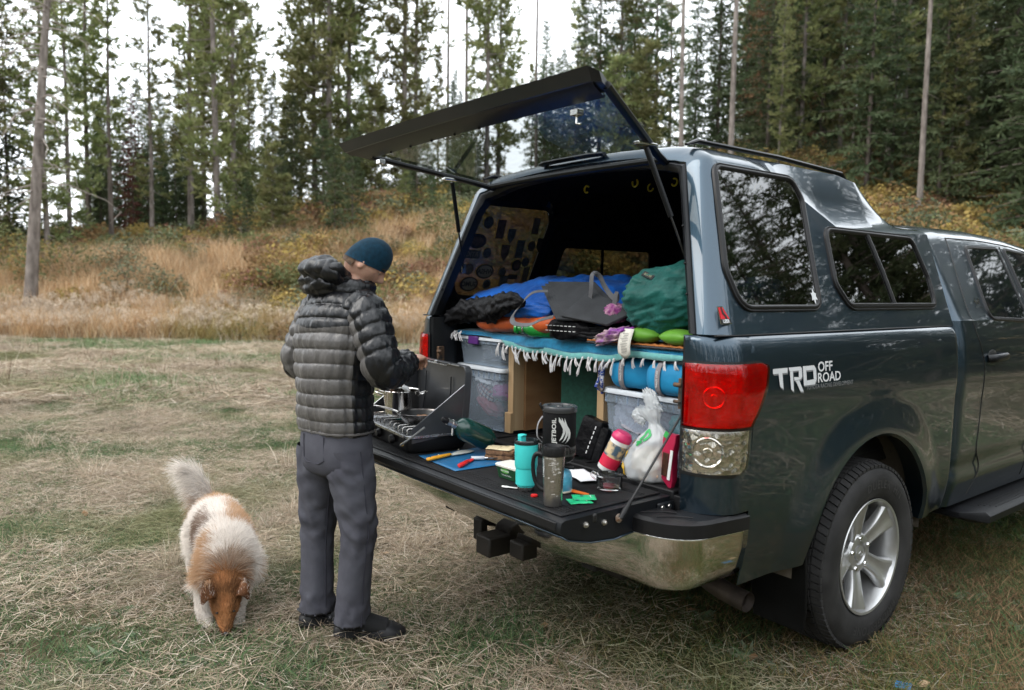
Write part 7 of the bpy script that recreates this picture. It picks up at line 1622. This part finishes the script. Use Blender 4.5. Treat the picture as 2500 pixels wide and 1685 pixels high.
P = [[headp(.074 * math.sin(a) * (1.02), .092 * math.cos(a) * 1.02 - .004, z) for a in np.linspace(1.95, 4.33, 16)] for z in (.02, -.01, -.035, -.055)]
g.grid(P); obj('hair', tolocal(g), HAIR, man, smooth=60)
# beanie: close-fitting cap with a hem seam
rings = []
for t in np.linspace(0, 1, 26):
    el = -.20 + (PI / 2 + .20) * t; ring = []
    for k in range(56):
        a = 2 * PI * k / 56; rr = max(math.cos(max(el, -.05)), 0) ** .92 if el < PI / 2 - .02 else .02
        tilt = .026 * math.cos(a) * (1 - t)                          # sits lower over the nape
        q = Vector((.0795 * rr * math.sin(a), .0985 * rr * math.cos(a) - .002, .014 + .116 * math.sin(el) + tilt)); q *= 1 + .006 * mnoise.noise((math.sin(a) * 2, math.cos(a) * 2, t * 4)) + (-.010 if abs(t - .36) < .02 else 0) + (.014 if t < .03 else 0)
        ring.append(headp(*q))
    rings.append(ring)
bn = obj('beanie', tolocal(G().loft(rings)), BEAN, man, smooth=60)

# --- jacket
def baffle(z, pitch=.060, ph=0.): return abs(math.sin(PI * (z / pitch + ph))) ** .36
tor = [(.892, -.470, -.690, .160, .110), (.902, -.470, -.690, .178, .122), (.93, -.469, -.692, .186, .128), (1.0, -.467, -.698, .186, .130), (1.10, -.464, -.702, .188, .133), (1.20, -.460, -.700, .196, .140), (1.30, -.456, -.694, .203, .145), (1.38, -.452, -.684, .203, .138), (1.43, -.449, -.674, .190, .124), (1.475, -.446, -.662, .152, .106), (1.51, -.440, -.648, .108, .092), (1.55, -.430, -.630, .088, .082)]
tz = [t[0] for t in tor]; rings = []; zs_ = np.linspace(.892, 1.545, 190); NA = 128
for z in zs_:
    cx_, cy_, a_, b_ = [interp_list(tz, [t[j] for t in tor], z) for j in (1, 2, 3, 4)]; ring = []
    for k in range(NA):
        an = 2 * PI * k / NA; ca, sa = math.cos(an), math.sin(an)                # an=0 right side, pi/2 front, 3pi/2 back
        lift_ = .006 * math.sin(an * 2 + z * 5) - .012 * max(0, -sa)
        zz_ = z + lift_ + .014 * mnoise.noise((0, 3.3, z * 9)); bf_ = baffle(zz_, ph=.12) * (.86 + .28 * mnoise.noise((ca * 1.5, sa * 1.5, math.floor(zz_ / .06 + .12) * 3.7))); hem = 1 if z > .924 else max((z - .892) / .032, 0)
        wr = .010 * mnoise.noise((ca * 7, sa * 7, z * 9)) * (1 - bf_ * .4) + .009 * mnoise.noise((ca * 26, sa * 26, z * 7)) * (1.15 - bf_) + .008 * mnoise.noise((ca * 2, sa * 2, z * 4))
        off = (.0145 * bf_ - .010) * hem + wr
        # side seam between back and front panels
        for s0 in (-.55, PI + .55): off -= .010 * math.exp(-(((an - s0 + PI) % (2 * PI) - PI) / .05) ** 2)
        p = 2.25; rr = (abs(ca) ** p + abs(sa) ** p) ** (-1 / p)
        ring.append(Vector((cx_, cy_, z)) + S_ * ((a_ + off) * ca * rr) + F_ * ((b_ + off) * sa * rr))
    rings.append(ring)
g = G().loft(rings, cap=False); mi = []
for f in g.f:
    k = f[0] % NA; i = f[0] // NA; z = zs_[min(i, 189)]; sa = math.sin(2 * PI * k / NA); an = 2 * PI * k / NA
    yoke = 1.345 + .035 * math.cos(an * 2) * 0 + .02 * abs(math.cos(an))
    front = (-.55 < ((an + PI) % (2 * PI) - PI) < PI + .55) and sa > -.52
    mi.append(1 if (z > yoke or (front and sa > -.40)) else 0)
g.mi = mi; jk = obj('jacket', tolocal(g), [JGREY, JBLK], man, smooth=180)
obj('hem_cord', tolocal(G().tube([rings[6][k] for k in range(0, NA, 2)], .006, 6, closed=True)), JGREY, jk)
def sleeve(pts, radii, name, greyside):
    P = smooth_path(pts, 22); n = len(P); L_ = [0]
    for i in range(1, n): L_.append(L_[-1] + (P[i] - P[i - 1]).length)
    rings = []; nrm = None; NB = 60
    for i in range(n):
        t = (P[min(i + 1, n - 1)] - P[max(i - 1, 0)]).normalized(); a = UP if abs(t.z) < .95 else Vector((1, 0, 0))
        if nrm is None: nrm = (Vector((0, 1, 0)) - t * t.y).normalized()
        else: nrm = (nrm - t * nrm.dot(t)).normalized()
        b = t.cross(nrm); u = i / (n - 1); r0 = interp_list([j / (len(radii) - 1) for j in range(len(radii))], radii, u); ring = []
        cuff = u > .965
        for k in range(NB):
            an = 2 * PI * k / NB; ca, sa = math.cos(an), math.sin(an); bf_ = baffle(L_[i] + .008 * math.sin(an + 1), .052, .3)
            off = (.013 * bf_ - .008) * (0 if cuff else 1) + .009 * mnoise.noise((ca * 4 + 3, sa * 4, u * 12)) * (1.1 - .5 * bf_) + .004 * mnoise.noise((ca * 16, sa * 16, u * 20)) - (.012 if cuff else 0)
            ring.append(P[i] + (nrm * ca + b * sa) * (r0 + off))
        rings.append(ring)
    g = G().loft(rings); 
    for q, f in enumerate(g.f):
        if len(f) > 4: g.mi[q] = 1; continue
        c = sum((Vector(g.v[i]) for i in f), Vector()) / 4; i = min(f[0] // NB, n - 1); d = (c - P[i]).normalized(); g.mi[q] = 0 if (d.dot(greyside) > .72 and .12 < i / n < .80) else 1
    return obj(name, tolocal(g), [JGREY, JBLK], man, smooth=180)
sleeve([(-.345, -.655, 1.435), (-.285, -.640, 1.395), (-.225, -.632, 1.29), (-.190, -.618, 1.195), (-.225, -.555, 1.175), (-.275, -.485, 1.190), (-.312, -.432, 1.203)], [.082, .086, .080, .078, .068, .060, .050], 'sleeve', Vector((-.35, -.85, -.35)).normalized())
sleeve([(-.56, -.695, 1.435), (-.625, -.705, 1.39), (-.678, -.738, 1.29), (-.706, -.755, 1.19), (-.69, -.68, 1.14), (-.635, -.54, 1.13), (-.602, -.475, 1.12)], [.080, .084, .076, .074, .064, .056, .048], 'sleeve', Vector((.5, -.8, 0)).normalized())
# hood lying rolled round the neck
def roll(c0, R1, r_back, r_side, a0, a1, tilt, seed, squash=.8, zoff=0.):
    rings = []; n = 46
    for i in range(n):
        t = i / (n - 1); a = a0 + (a1 - a0) * t; back = math.sin(PI * t) ** .7; c = Vector(c0) + S_ * (R1 * math.cos(a)) + F_ * (R1 * 1.0 * math.sin(a)) + UP * (tilt * back + zoff)
        rd = (S_ * math.cos(a) + F_ * math.sin(a)); rr = (r_side + (r_back - r_side) * back) * min(1, t * 8 + .25, (1 - t) * 8 + .25); ring = []
        for k in range(26):
            q = 2 * PI * k / 26; f = 1 + .22 * mnoise.noise((a * 1.6, math.cos(q) * 1.3 + seed, math.sin(q) * 1.3)) + .14 * abs(math.sin(a * 7 + math.cos(q) * 1.5 + seed)) ** 2 - .07
            ring.append(c + (rd * math.cos(q) + UP * math.sin(q) * squash) * rr * f)
        rings.append(ring)
    return G().loft(rings)
hd_ = obj('hood', tolocal(roll((-.455, -.668, 1.545), .088, .070, .042, -PI * .12 - .25, -PI * .88 + .15 - .1, .045, 2)), JBLK, man, smooth=180)
obj('hood_fill', tolocal(blob((-.490, -.725, 1.54), (.115, .09, .068), 91, .2, 3, wr=.15, Mx=rotm('Z', .23))), JBLK, hd_, smooth=180)
obj('hood_roll', tolocal(roll((-.468, -.688, 1.572), .092, .058, .034, -PI * .06, -PI * .98, .026, 5, .75)), JBLK, hd_, smooth=180)
obj('collar', tolocal(roll((-.434, -.638, 1.512), .078, .033, .028, PI * .42, -PI * 1.42, 0, 9, 1.1)), JBLK, hd_, smooth=180)
c_ = Vector((-.535, -.782, 1.575)); obj('drawcord', tolocal(G().tube([c_ + S_ * (.012 * math.cos(t)) + UP * (.020 * math.sin(t)) - F_ * .002 for t in np.linspace(-.5, 4.2, 16)], .0022, 6)), M('cord_pale', (.4, .4, .4), .6), hd_)

# --- trousers
g = G(); NA = 72
def ringe(c, a_, b_, z, seed, amp=.006, sdir=S_, fdir=F_, p=2.2):
    out = []
    for k in range(NA):
        an = 2 * PI * k / NA; ca, sa = math.cos(an), math.sin(an); rr = (abs(ca) ** p + abs(sa) ** p) ** (-1 / p)
        o_ = amp * (mnoise.noise((ca * 1.4, sa * 1.4 + seed, z * 20)) * 1.0 + .9 * (abs(mnoise.noise((ca * 1.8, sa * 1.8, z * 26 + ca * 3 + seed))) - .25))
        out.append(Vector(c) + sdir * ((a_ + o_) * ca * rr) + fdir * ((b_ + o_) * sa * rr))
    return out
g.loft([ringe((-.47, -.692, z), a_, b_, z, 1) for z, a_, b_ in ((.96, .165, .115), (.90, .172, .120), (.86, .178, .124), (.82, .180, .126), (.78, .178, .124), (.74, .168, .115), (.715, .12, .08))])
legR = [(.84, -.392, -.676, .098, .104), (.74, -.380, -.668, .094, .100), (.64, -.366, -.660, .086, .090), (.55, -.356, -.650, .077, .080), (.48, -.352, -.644, .073, .078), (.44, -.354, -.648, .068, .072), (.34, -.362, -.654, .067, .070), (.22, -.372, -.658, .068, .072), (.12, -.376, -.662, .070, .075), (.082, -.378, -.664, .071, .076)]
legL = [(.84, -.545, -.722, .098, .104), (.74, -.558, -.724, .094, .100), (.64, -.574, -.724, .086, .090), (.55, -.588, -.722, .077, .080), (.48, -.594, -.720, .073, .078), (.42, -.597, -.722, .068, .072), (.32, -.596, -.724, .067, .070), (.22, -.593, -.726, .068, .072), (.12, -.590, -.728, .069, .074), (.080, -.588, -.728, .070, .075)]
for sd, leg in ((3, legR), (8, legL)):
    lz = [q[0] for q in leg][::-1]; rings = []
    for z in np.linspace(.84, leg[-1][0], 90):
        c_ = [interp_list(lz, [q[j] for q in leg][::-1], z) for j in (1, 2, 3, 4)]; kn_ = math.exp(-((z - .50) / .10) ** 2) + .8 * math.exp(-((z - .13) / .06) ** 2) + .7 * math.exp(-((z - .74) / .08) ** 2)
        rings.append(ringe((c_[0], c_[1], z), c_[2], c_[3], z, sd, .002 + .011 * kn_))
    rings.append([Vector(p) * .0 + Vector((p[0], p[1], p[2] + .012)) * 1.0 for p in rings[-1]])
    g.loft(rings, cap=False)
tr_o = obj('trousers', tolocal(g), TROU, man, smooth=180)
STITCH = M('seam_thread', (.035, .034, .048), .8, var=.1)
for leg in (legR, legL):
    P = [Vector((cx_, cy_, z)) + S_ * (a_ + .002) * math.cos(-.12) + F_ * (b_ + .002) * math.sin(-.12) for z, cx_, cy_, a_, b_ in leg]; obj('side_seam', tolocal(G().tube(smooth_path(P, 6), .0028, 6)), STITCH, tr_o)
obj('back_pocket', tolocal(G().tube([Vector((-.47, -.692, z)) + S_ * (.180 * math.cos(a)) + F_ * (.127 * math.sin(a)) for a, z in [(4.35, .90), (4.36, .80), (4.5, .785), (4.95, .785), (5.1, .80), (5.1, .90)]], .0022, 5)), STITCH, tr_o)

# --- clogs
CLOG = M('clog_foam', (.012, .012, .014), .55, var=.2, vscale=20, bump=.1, bscale=200)
def clog(heel, d, zg=0.):
    d = Vector((d[0], d[1], 0)).normalized(); s = Vector((d.y, -d.x, 0)); h = Vector((heel[0], heel[1], zg)); g = G(); rings = []
    for t, w_, zb, zt, xo in ((0, .020, .012, .050, 0), (.03, .034, .003, .062, 0), (.10, .039, .0, .072, 0), (.25, .040, .0, .066, 0), (.40, .041, .0, .092, .002), (.52, .046, .0, .095, .004), (.66, .053, .0, .084, .005), (.80, .054, .002, .070, .003), (.90, .046, .006, .056, .0), (.97, .030, .014, .042, -.003), (1.0, .012, .020, .032, -.004)):
        ring = []
        for k in range(24):
            a = 2 * PI * k / 24; ca, sa = math.cos(a), math.sin(a); z = zb + (zt - zb) * (.5 + .5 * math.copysign(abs(sa) ** .7, sa)); ww = w_ * math.copysign(abs(ca) ** .65, ca) * (1.06 if z < .028 else 1.0 - .25 * max((z - .03) / .07, 0))
            ring.append(h + d * (.31 * t) + s * (ww + xo) + UP * z)
        rings.append(ring)
    sh = obj('shoe', tolocal(g.loft(rings)), CLOG, man, smooth=50)
    obj('sole_line', tolocal(G().tube([h + d * (.31 * t) + s * sg * w_ + UP * .026 for sg, seq in ((1, 1), (-1, -1)) for t, w_ in (((.02, .032), (.12, .0425), (.4, .044), (.66, .0575), (.82, .057), (.93, .043), (.99, .016)) if seq > 0 else ((.99, .010), (.93, .037), (.82, .051), (.66, .048), (.4, .040), (.12, .0425), (.02, .032)))], .003, 6, closed=True)), CLOG, sh)
    obj('heel_strap', tolocal(G().tube(smooth_path([h + d * .135 + s * .046 + UP * .058, h + d * .05 + s * .043 + UP * .075, h + d * .0 + UP * .085, h + d * .05 - s * .043 + UP * .075, h + d * .135 - s * .046 + UP * .058], 6), .009, 8, flat=.35)), CLOG, sh)
    for sg in (1, -1): obj('strap_rivet', tolocal(G().sph(h + d * .135 + s * sg * .047 + UP * .058, .008, 10, 8)), M('rivet_grey', (.12, .12, .13), .4), sh)
    for a, b in ((.50, .0), (.50, .022), (.50, -.02), (.60, .01), (.60, -.014), (.60, .034), (.70, 0), (.70, .024), (.70, -.024), (.80, .012), (.80, -.012)):
        zt = float(np.interp(a, [.4, .52, .66, .8, .9], [.092, .095, .084, .070, .056])); obj('vent_hole', tolocal(G().sph(h + d * .31 * a + s * b + UP * (zt * (1 - .16 * (abs(b) / .04) ** 2) - .002), (.0062, .0062, .0042), 8, 6)), GASKET, sh)
clog((-.445, -.715), (.60, .80)); clog((-.625, -.80), (.42, .91))
for a, z1 in (('aR', .19), ('aL', .19)): obj('sock', tolocal(G().tube([Vector(jo[a]) + Vector((0, -.005, q - .08)) for q in (.03, .08, .13, z1)], [.05, .048, .046, .046], 16).tube([Vector(jo[a]) + Vector((0, 0, .01)), Vector(jo[a.replace('a', 't')]) + Vector((0, 0, .012))], [.047, .040], 14)), M('black_sock', (.010, .010, .011), .9, var=.2), man)
# white serving spoon in the left hand
w = Vector((-.40, -.385, 1.10)); sp2 = thing('serving_spoon', 'white plastic spoon held over the pot by the man', 'spoon', (0, 0, 0))
a_, b_ = Vector((-.565, -.40, 1.135)), Vector((-.40, -.40, 1.085)); obj('handle', G().tube([a_, a_ + (b_ - a_) * .5, b_], [.006, .006, .005], 8), M('white_nylon', (.75, .75, .76), .4, var=.03), sp2)
obj('bowl', G().sph(b_ + (b_ - a_).normalized() * .02 + Vector((0, 0, -.006)), (.028, .017, .009), 14, 8, rotm('Y', .35)), MATS['white_nylon'], sp2)
# ================================================================ the dog sniffing the grass
dog = thing('dog', 'fluffy white and tan collie-like dog sniffing the grass beside the man', 'dog', (-1.1, -1.0, 0)); DO = Vector((-1.1, -1.0, 0))
dj = {'hip': (-1.43, -.915, .315), 'loin': (-1.28, -.940, .320), 'rib': (-1.12, -.968, .310), 'chest': (-.985, -.995, .290), 'neck': (-.885, -1.030, .225), 'occ': (-.800, -1.062, .165), 'brow': (-.755, -1.078, .118), 'muz': (-.722, -1.088, .068), 'nos': (-.703, -1.094, .034),
      'shA': (-.955, -1.085, .22), 'elA': (-.965, -1.112, .14), 'wrA': (-.922, -1.125, .065), 'pwA': (-.893, -1.122, .022), 'ptA': (-.868, -1.126, .016),
      'shB': (-.940, -.925, .22), 'elB': (-.955, -.930, .13), 'wrB': (-.88, -.985, .065), 'pwB': (-.838, -1.000, .022), 'ptB': (-.812, -1.004, .016),
      'thA': (-1.45, -.985, .25), 'knA': (-1.37, -1.01, .17), 'hkA': (-1.50, -1.015, .10), 'ftA': (-1.47, -1.015, .025), 'foA': (-1.44, -1.02, .015),
      'thB': (-1.42, -.835, .25), 'knB': (-1.33, -.83, .17), 'hkB': (-1.46, -.81, .10), 'ftB': (-1.43, -.81, .025), 'foB': (-1.40, -.81, .015),
      't0': (-1.515, -.915, .375), 't1': (-1.555, -.935, .45), 't2': (-1.575, -.962, .515), 't3': (-1.58, -1.0, .55)}
dr = {'hip': .102, 'loin': .100, 'rib': .108, 'chest': .098, 'neck': .080, 'occ': .066, 'brow': .052, 'muz': .031, 'nos': .021, 'shA': .052, 'elA': .036, 'wrA': .028, 'pwA': .026, 'ptA': .018, 'shB': .058, 'elB': .04, 'wrB': .028, 'pwB': .026, 'ptB': .018,
      'thA': .065, 'knA': .045, 'hkA': .026, 'ftA': .025, 'foA': .018, 'thB': .065, 'knB': .045, 'hkB': .026, 'ftB': .025, 'foB': .018, 't0': .03, 't1': .022, 't2': .018, 't3': .010}
de = [('hip', 'loin'), ('loin', 'rib'), ('rib', 'chest'), ('chest', 'neck'), ('neck', 'occ'), ('occ', 'brow'), ('brow', 'muz'), ('muz', 'nos'), ('hip', 't0'), ('t0', 't1'), ('t1', 't2'), ('t2', 't3')]
for s in 'AB': de += [('chest', 'sh' + s), ('sh' + s, 'el' + s), ('el' + s, 'wr' + s), ('wr' + s, 'pw' + s), ('pw' + s, 'pt' + s), ('hip', 'th' + s), ('th' + s, 'kn' + s), ('kn' + s, 'hk' + s), ('hk' + s, 'ft' + s), ('ft' + s, 'fo' + s)]
gd_ = G()
for a, b in de:
    A_, B2 = Vector(dj[a]), Vector(dj[b]); n_ = 7
    gd_.tube([A_ + (B2 - A_) * (i / (n_ - 1)) for i in range(n_)], [dr[a] + (dr[b] - dr[a]) * (i / (n_ - 1)) for i in range(n_)], 20)
for k in dj: gd_.sph(dj[k], dr[k], 20, 14)
gd_ = fuse(gd_, .009, 8, .6)
AX = Vector((-1, .26, 0)).normalized(); LA_ = Vector((.26, 1, 0)).normalized()     # backwards along the dog; its left side (picture right)
def dcol(p):
    """coat colour at a point, in body coordinates"""
    q = Vector(p) - Vector((-.985, -.995, 0)); s = q.dot(AX); l = q.dot(LA_); n = .03 * mnoise.noise(Vector(p) * 9) + .015 * mnoise.noise(Vector(p) * 30); s += n; l += n
    white = Vector((.86, .80, .74)); tan = Vector((.54, .35, .21)); rust = Vector((.34, .155, .062)); dark = Vector((.13, .085, .06)); grey = Vector((.34, .26, .21))
    z = p[2]
    if min((Vector(p) - c).length for c in EARC) < .046 and (Vector(p) - Vector(dj['occ'])).dot(HUP) > .045: return Vector((.13, .052, .02)) * (1 + .9 * mnoise.noise(Vector(p) * 40))
    hk = min((Vector(p) - Vector(dj[k])).length / r_ for k, r_ in (('occ', .088), ('brow', .085), ('muz', .06), ('nos', .05)))
    if hk < 1.12 + 2 * n and s < -.09:                        # head
        if abs(l - .01) < .009 and s < -.17: return rust * .5
        if z < .045: return Vector((.12, .06, .035))
        return rust * (1 + .8 * mnoise.noise(Vector(p) * 22)) * (1.05 if abs(l) < .05 else .8)
    if z < .19: return white
    if s < -.115: return (dark * .35 + tan * .45 + Vector((.14, .13, .12))) * (1 + .8 * mnoise.noise(Vector(p) * 60)) if abs(l) < .075 and z > .22 else (tan if z > .22 and l < -.02 else white)
    if s < .02: return (white if -.045 < l < .12 else tan * 1.0)
    if l > .015 and .04 < s < .36: return tan * (1.05 if l < .10 else .75) + (Vector((.05, .05, .05)) if l < .05 else Vector())
    if l < -.06 and .06 < s < .30: return grey if l > -.10 else dark * 1.4
    if s > .39 and -.10 < l < .035 and z > .30: return tan * 1.05
    return white * (1 + .08 * mnoise.noise(Vector(p) * 40))
g = gd_
HDIR = (Vector(dj['muz']) - Vector(dj['occ'])).normalized(); HUP = (Vector((1, -.3, 1.2)) - HDIR * Vector((1, -.3, 1.2)).dot(HDIR)).normalized(); HL = HUP.cross(HDIR)
EARC = []
for sg in (-1, 1):                                                             # folded ears: wide base, tip flopping out and down
    b0 = Vector(dj['occ']) + HL * sg * .046 + HUP * .050 + HDIR * .008
    pts_ = [b0 - HUP * .02, b0 + HL * sg * .016 + HUP * .020, b0 + HL * sg * .040 + HUP * .016 + HDIR * .020, b0 + HL * sg * .050 - HUP * .010 + HDIR * .042]; rings = []; EARC.append(b0 + HL * sg * .03 + HDIR * .02)
    for p, w_ in zip(smooth_path(pts_, 4), np.interp(np.linspace(0, 1, 13), [0, .4, .8, 1], [.036, .036, .022, .004])):
        t = (HDIR * .75 - HL * sg * .25 + HUP * .1).normalized(); n = (HL * sg * .5 + HUP).cross(t).normalized(); n = t.cross((HL * sg)).normalized() if n.length < .5 else n
        rings.append([p + t * math.cos(a) * w_ + HUP * math.sin(a) * .009 for a in np.linspace(0, 2 * PI, 12, endpoint=False)])
    g.loft(rings)
V = np.array(g.v); F = list(g.f); hide = M('dog_skin', (.40, .32, .26), .8, var=.1)
# toes on the front paws
for s, c in (('A', Vector(dj['ptA'])), ('B', Vector(dj['ptB']))):
    for k in range(4): g.sph(c + Vector((.012, 0, 0)) + LA_ * (-.018 + .012 * k) + Vector((.006 if k in (1, 2) else 0, 0, -.003)), (.013, .008, .010), 8, 6)
db = obj('body', tolocal_d(g) if False else G().add([(x - DO.x, y - DO.y, z - DO.z) for x, y, z in g.v], g.f), hide, dog, smooth=180)
NOSE = M('wet_nose', (.012, .010, .010), .25, var=.1)
def dl(g): g.v = [(x - DO.x, y - DO.y, z - DO.z) for x, y, z in g.v]; return g
obj('nose', dl(G().sph((-.693, -1.097, .030), (.014, .013, .012), 14, 10)), NOSE, db, smooth=180)
HDIR = (Vector(dj['muz']) - Vector(dj['occ'])).normalized(); HUP = (Vector((1, -.3, 1.2)) - HDIR * Vector((1, -.3, 1.2)).dot(HDIR)).normalized(); HL = HUP.cross(HDIR)
bro = Vector(dj['brow'])
for sg in (-1, 1):
    e_ = bro + HL * sg * .034 + HUP * .030 + HDIR * .028; obj('eye', dl(G().sph(e_, (.0065, .0065, .004), 10, 8)), M('dog_eye', (.01, .006, .004), .1), db)
# coat: strands grown from the skin
tri = []
for f in F:
    for i in range(1, len(f) - 1): tri.append((f[0], f[i], f[i + 1]))
tri = np.array(tri); A, B_, C_ = V[tri[:, 0]], V[tri[:, 1]], V[tri[:, 2]]; nn = np.cross(B_ - A, C_ - A); ar = np.linalg.norm(nn, axis=1) / 2; nn = nn / (np.linalg.norm(nn, axis=1)[:, None] + 1e-12)
rn = np.random.default_rng(3); NS = 90000; ti = rn.choice(len(tri), NS, p=ar / ar.sum()); u_, v_ = rn.random(NS), rn.random(NS); fl = u_ + v_ > 1; u_[fl] = 1 - u_[fl]; v_[fl] = 1 - v_[fl]
P0 = A[ti] * (1 - u_ - v_)[:, None] + B_[ti] * u_[:, None] + C_[ti] * v_[:, None]; NN = nn[ti]
ctr = V.mean(0)
axv = np.array(AX); headp_ = np.array([dj[k] for k in ('occ', 'brow', 'muz', 'nos')] + [tuple(c) for c in EARC]); tailp = np.array([dj[k] for k in ('t0', 't1', 't2', 't3')]); KP = 6
pos = np.zeros((NS, KP, 3)); cols = np.zeros((NS, KP, 4)); rads = np.zeros((NS, KP))
for i in range(NS):
    p = P0[i]; n = NN[i]; q = p - np.array((-.985, -.995, 0)); s = float(q @ axv)
    tail = min(np.linalg.norm(tailp - p, axis=1)) < .05 and p[0] < -1.50 and p[2] > .36; head = min(np.linalg.norm(headp_ - p, axis=1)) < .088 and s < -.09; low = p[2] < .17
    if tail: ln = .08 + .06 * rn.random(); flow = np.array((-.1, -.55, -.35)) + np.array((-.1, -.1, .95)) * rn.random(); lean = .85
    elif head: hz = max(0, 1 - np.linalg.norm(headp_[0] - p) / .12); ln = (.009 + .007 * rn.random() if s < -.25 else .016 + .008 * rn.random()) + .034 * hz; flow = np.array((-.8, .22, .55)); lean = .80
    elif low: ln = .014 + .010 * rn.random(); flow = np.array((-.2, 0, -1.)); lean = .7
    else:
        ln = .036 + .024 * rn.random(); flow = np.array((-1., .26, -.10 - .7 * (1 if p[2] < .25 else .3))); lean = .55
        if s < .12: ln *= 1.15; lean = .55
        if s > .40: ln *= .9; flow = np.array((-1., .26, -.35))
    flow = flow - n * (flow @ n) * .8; flow = flow / (np.linalg.norm(flow) + 1e-9); d = n * (1 - lean) + flow * lean + rn.normal(0, .14, 3); d /= np.linalg.norm(d)
    clump = np.array([mnoise.noise((p[0] * 34, p[1] * 34, p[2] * 34 + k * 9)) for k in range(3)]) * .35; c = dcol(p + rn.normal(0, .010, 3))
    if tail: c = Vector((.84, .78, .72)) * (1 - .45 * (rn.random() < .12)) if p[2] > .395 else Vector((.42, .27, .17))
    c = np.clip(np.array(c) * (.70 + .5 * rn.random() if head else .85 + .3 * rn.random()), 0, 1); x = p.copy()
    for k in range(KP):
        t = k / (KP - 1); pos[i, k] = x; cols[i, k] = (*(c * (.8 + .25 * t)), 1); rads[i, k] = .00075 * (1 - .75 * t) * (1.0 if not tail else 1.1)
        dd = d + clump * t + np.array((0, 0, -.45 * t * t * (0 if head else 1))); dd /= np.linalg.norm(dd); x = x + dd * ln / (KP - 1)
    
pos[:, :, 2] = np.maximum(pos[:, :, 2], .004); pos -= np.array(DO)
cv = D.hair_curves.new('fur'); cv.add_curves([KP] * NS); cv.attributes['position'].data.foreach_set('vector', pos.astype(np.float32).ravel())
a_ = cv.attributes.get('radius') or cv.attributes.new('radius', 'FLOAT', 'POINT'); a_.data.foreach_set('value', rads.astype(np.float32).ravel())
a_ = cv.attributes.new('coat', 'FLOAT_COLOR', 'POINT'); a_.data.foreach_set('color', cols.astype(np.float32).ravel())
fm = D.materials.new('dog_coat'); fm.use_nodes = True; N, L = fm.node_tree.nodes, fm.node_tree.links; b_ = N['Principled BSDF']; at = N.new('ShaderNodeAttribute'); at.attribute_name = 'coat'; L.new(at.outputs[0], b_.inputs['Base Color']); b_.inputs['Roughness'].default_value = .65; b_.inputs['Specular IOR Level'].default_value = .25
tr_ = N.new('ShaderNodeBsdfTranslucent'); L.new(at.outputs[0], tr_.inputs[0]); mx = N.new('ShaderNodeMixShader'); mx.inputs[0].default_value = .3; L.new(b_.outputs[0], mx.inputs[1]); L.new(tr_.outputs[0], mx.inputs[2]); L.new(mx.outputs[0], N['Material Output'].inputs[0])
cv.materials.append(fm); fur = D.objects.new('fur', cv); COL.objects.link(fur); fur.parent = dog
# the skin takes the coat's colours so thin places do not show through
me = db.data; ca = me.color_attributes.new('coat', 'FLOAT_COLOR', 'POINT'); ca.data.foreach_set('color', np.array([(*np.clip(np.array(dcol(Vector(v.co) + DO)), 0, 1), 1) for v in me.vertices], np.float32).ravel()); me.materials[0] = fm
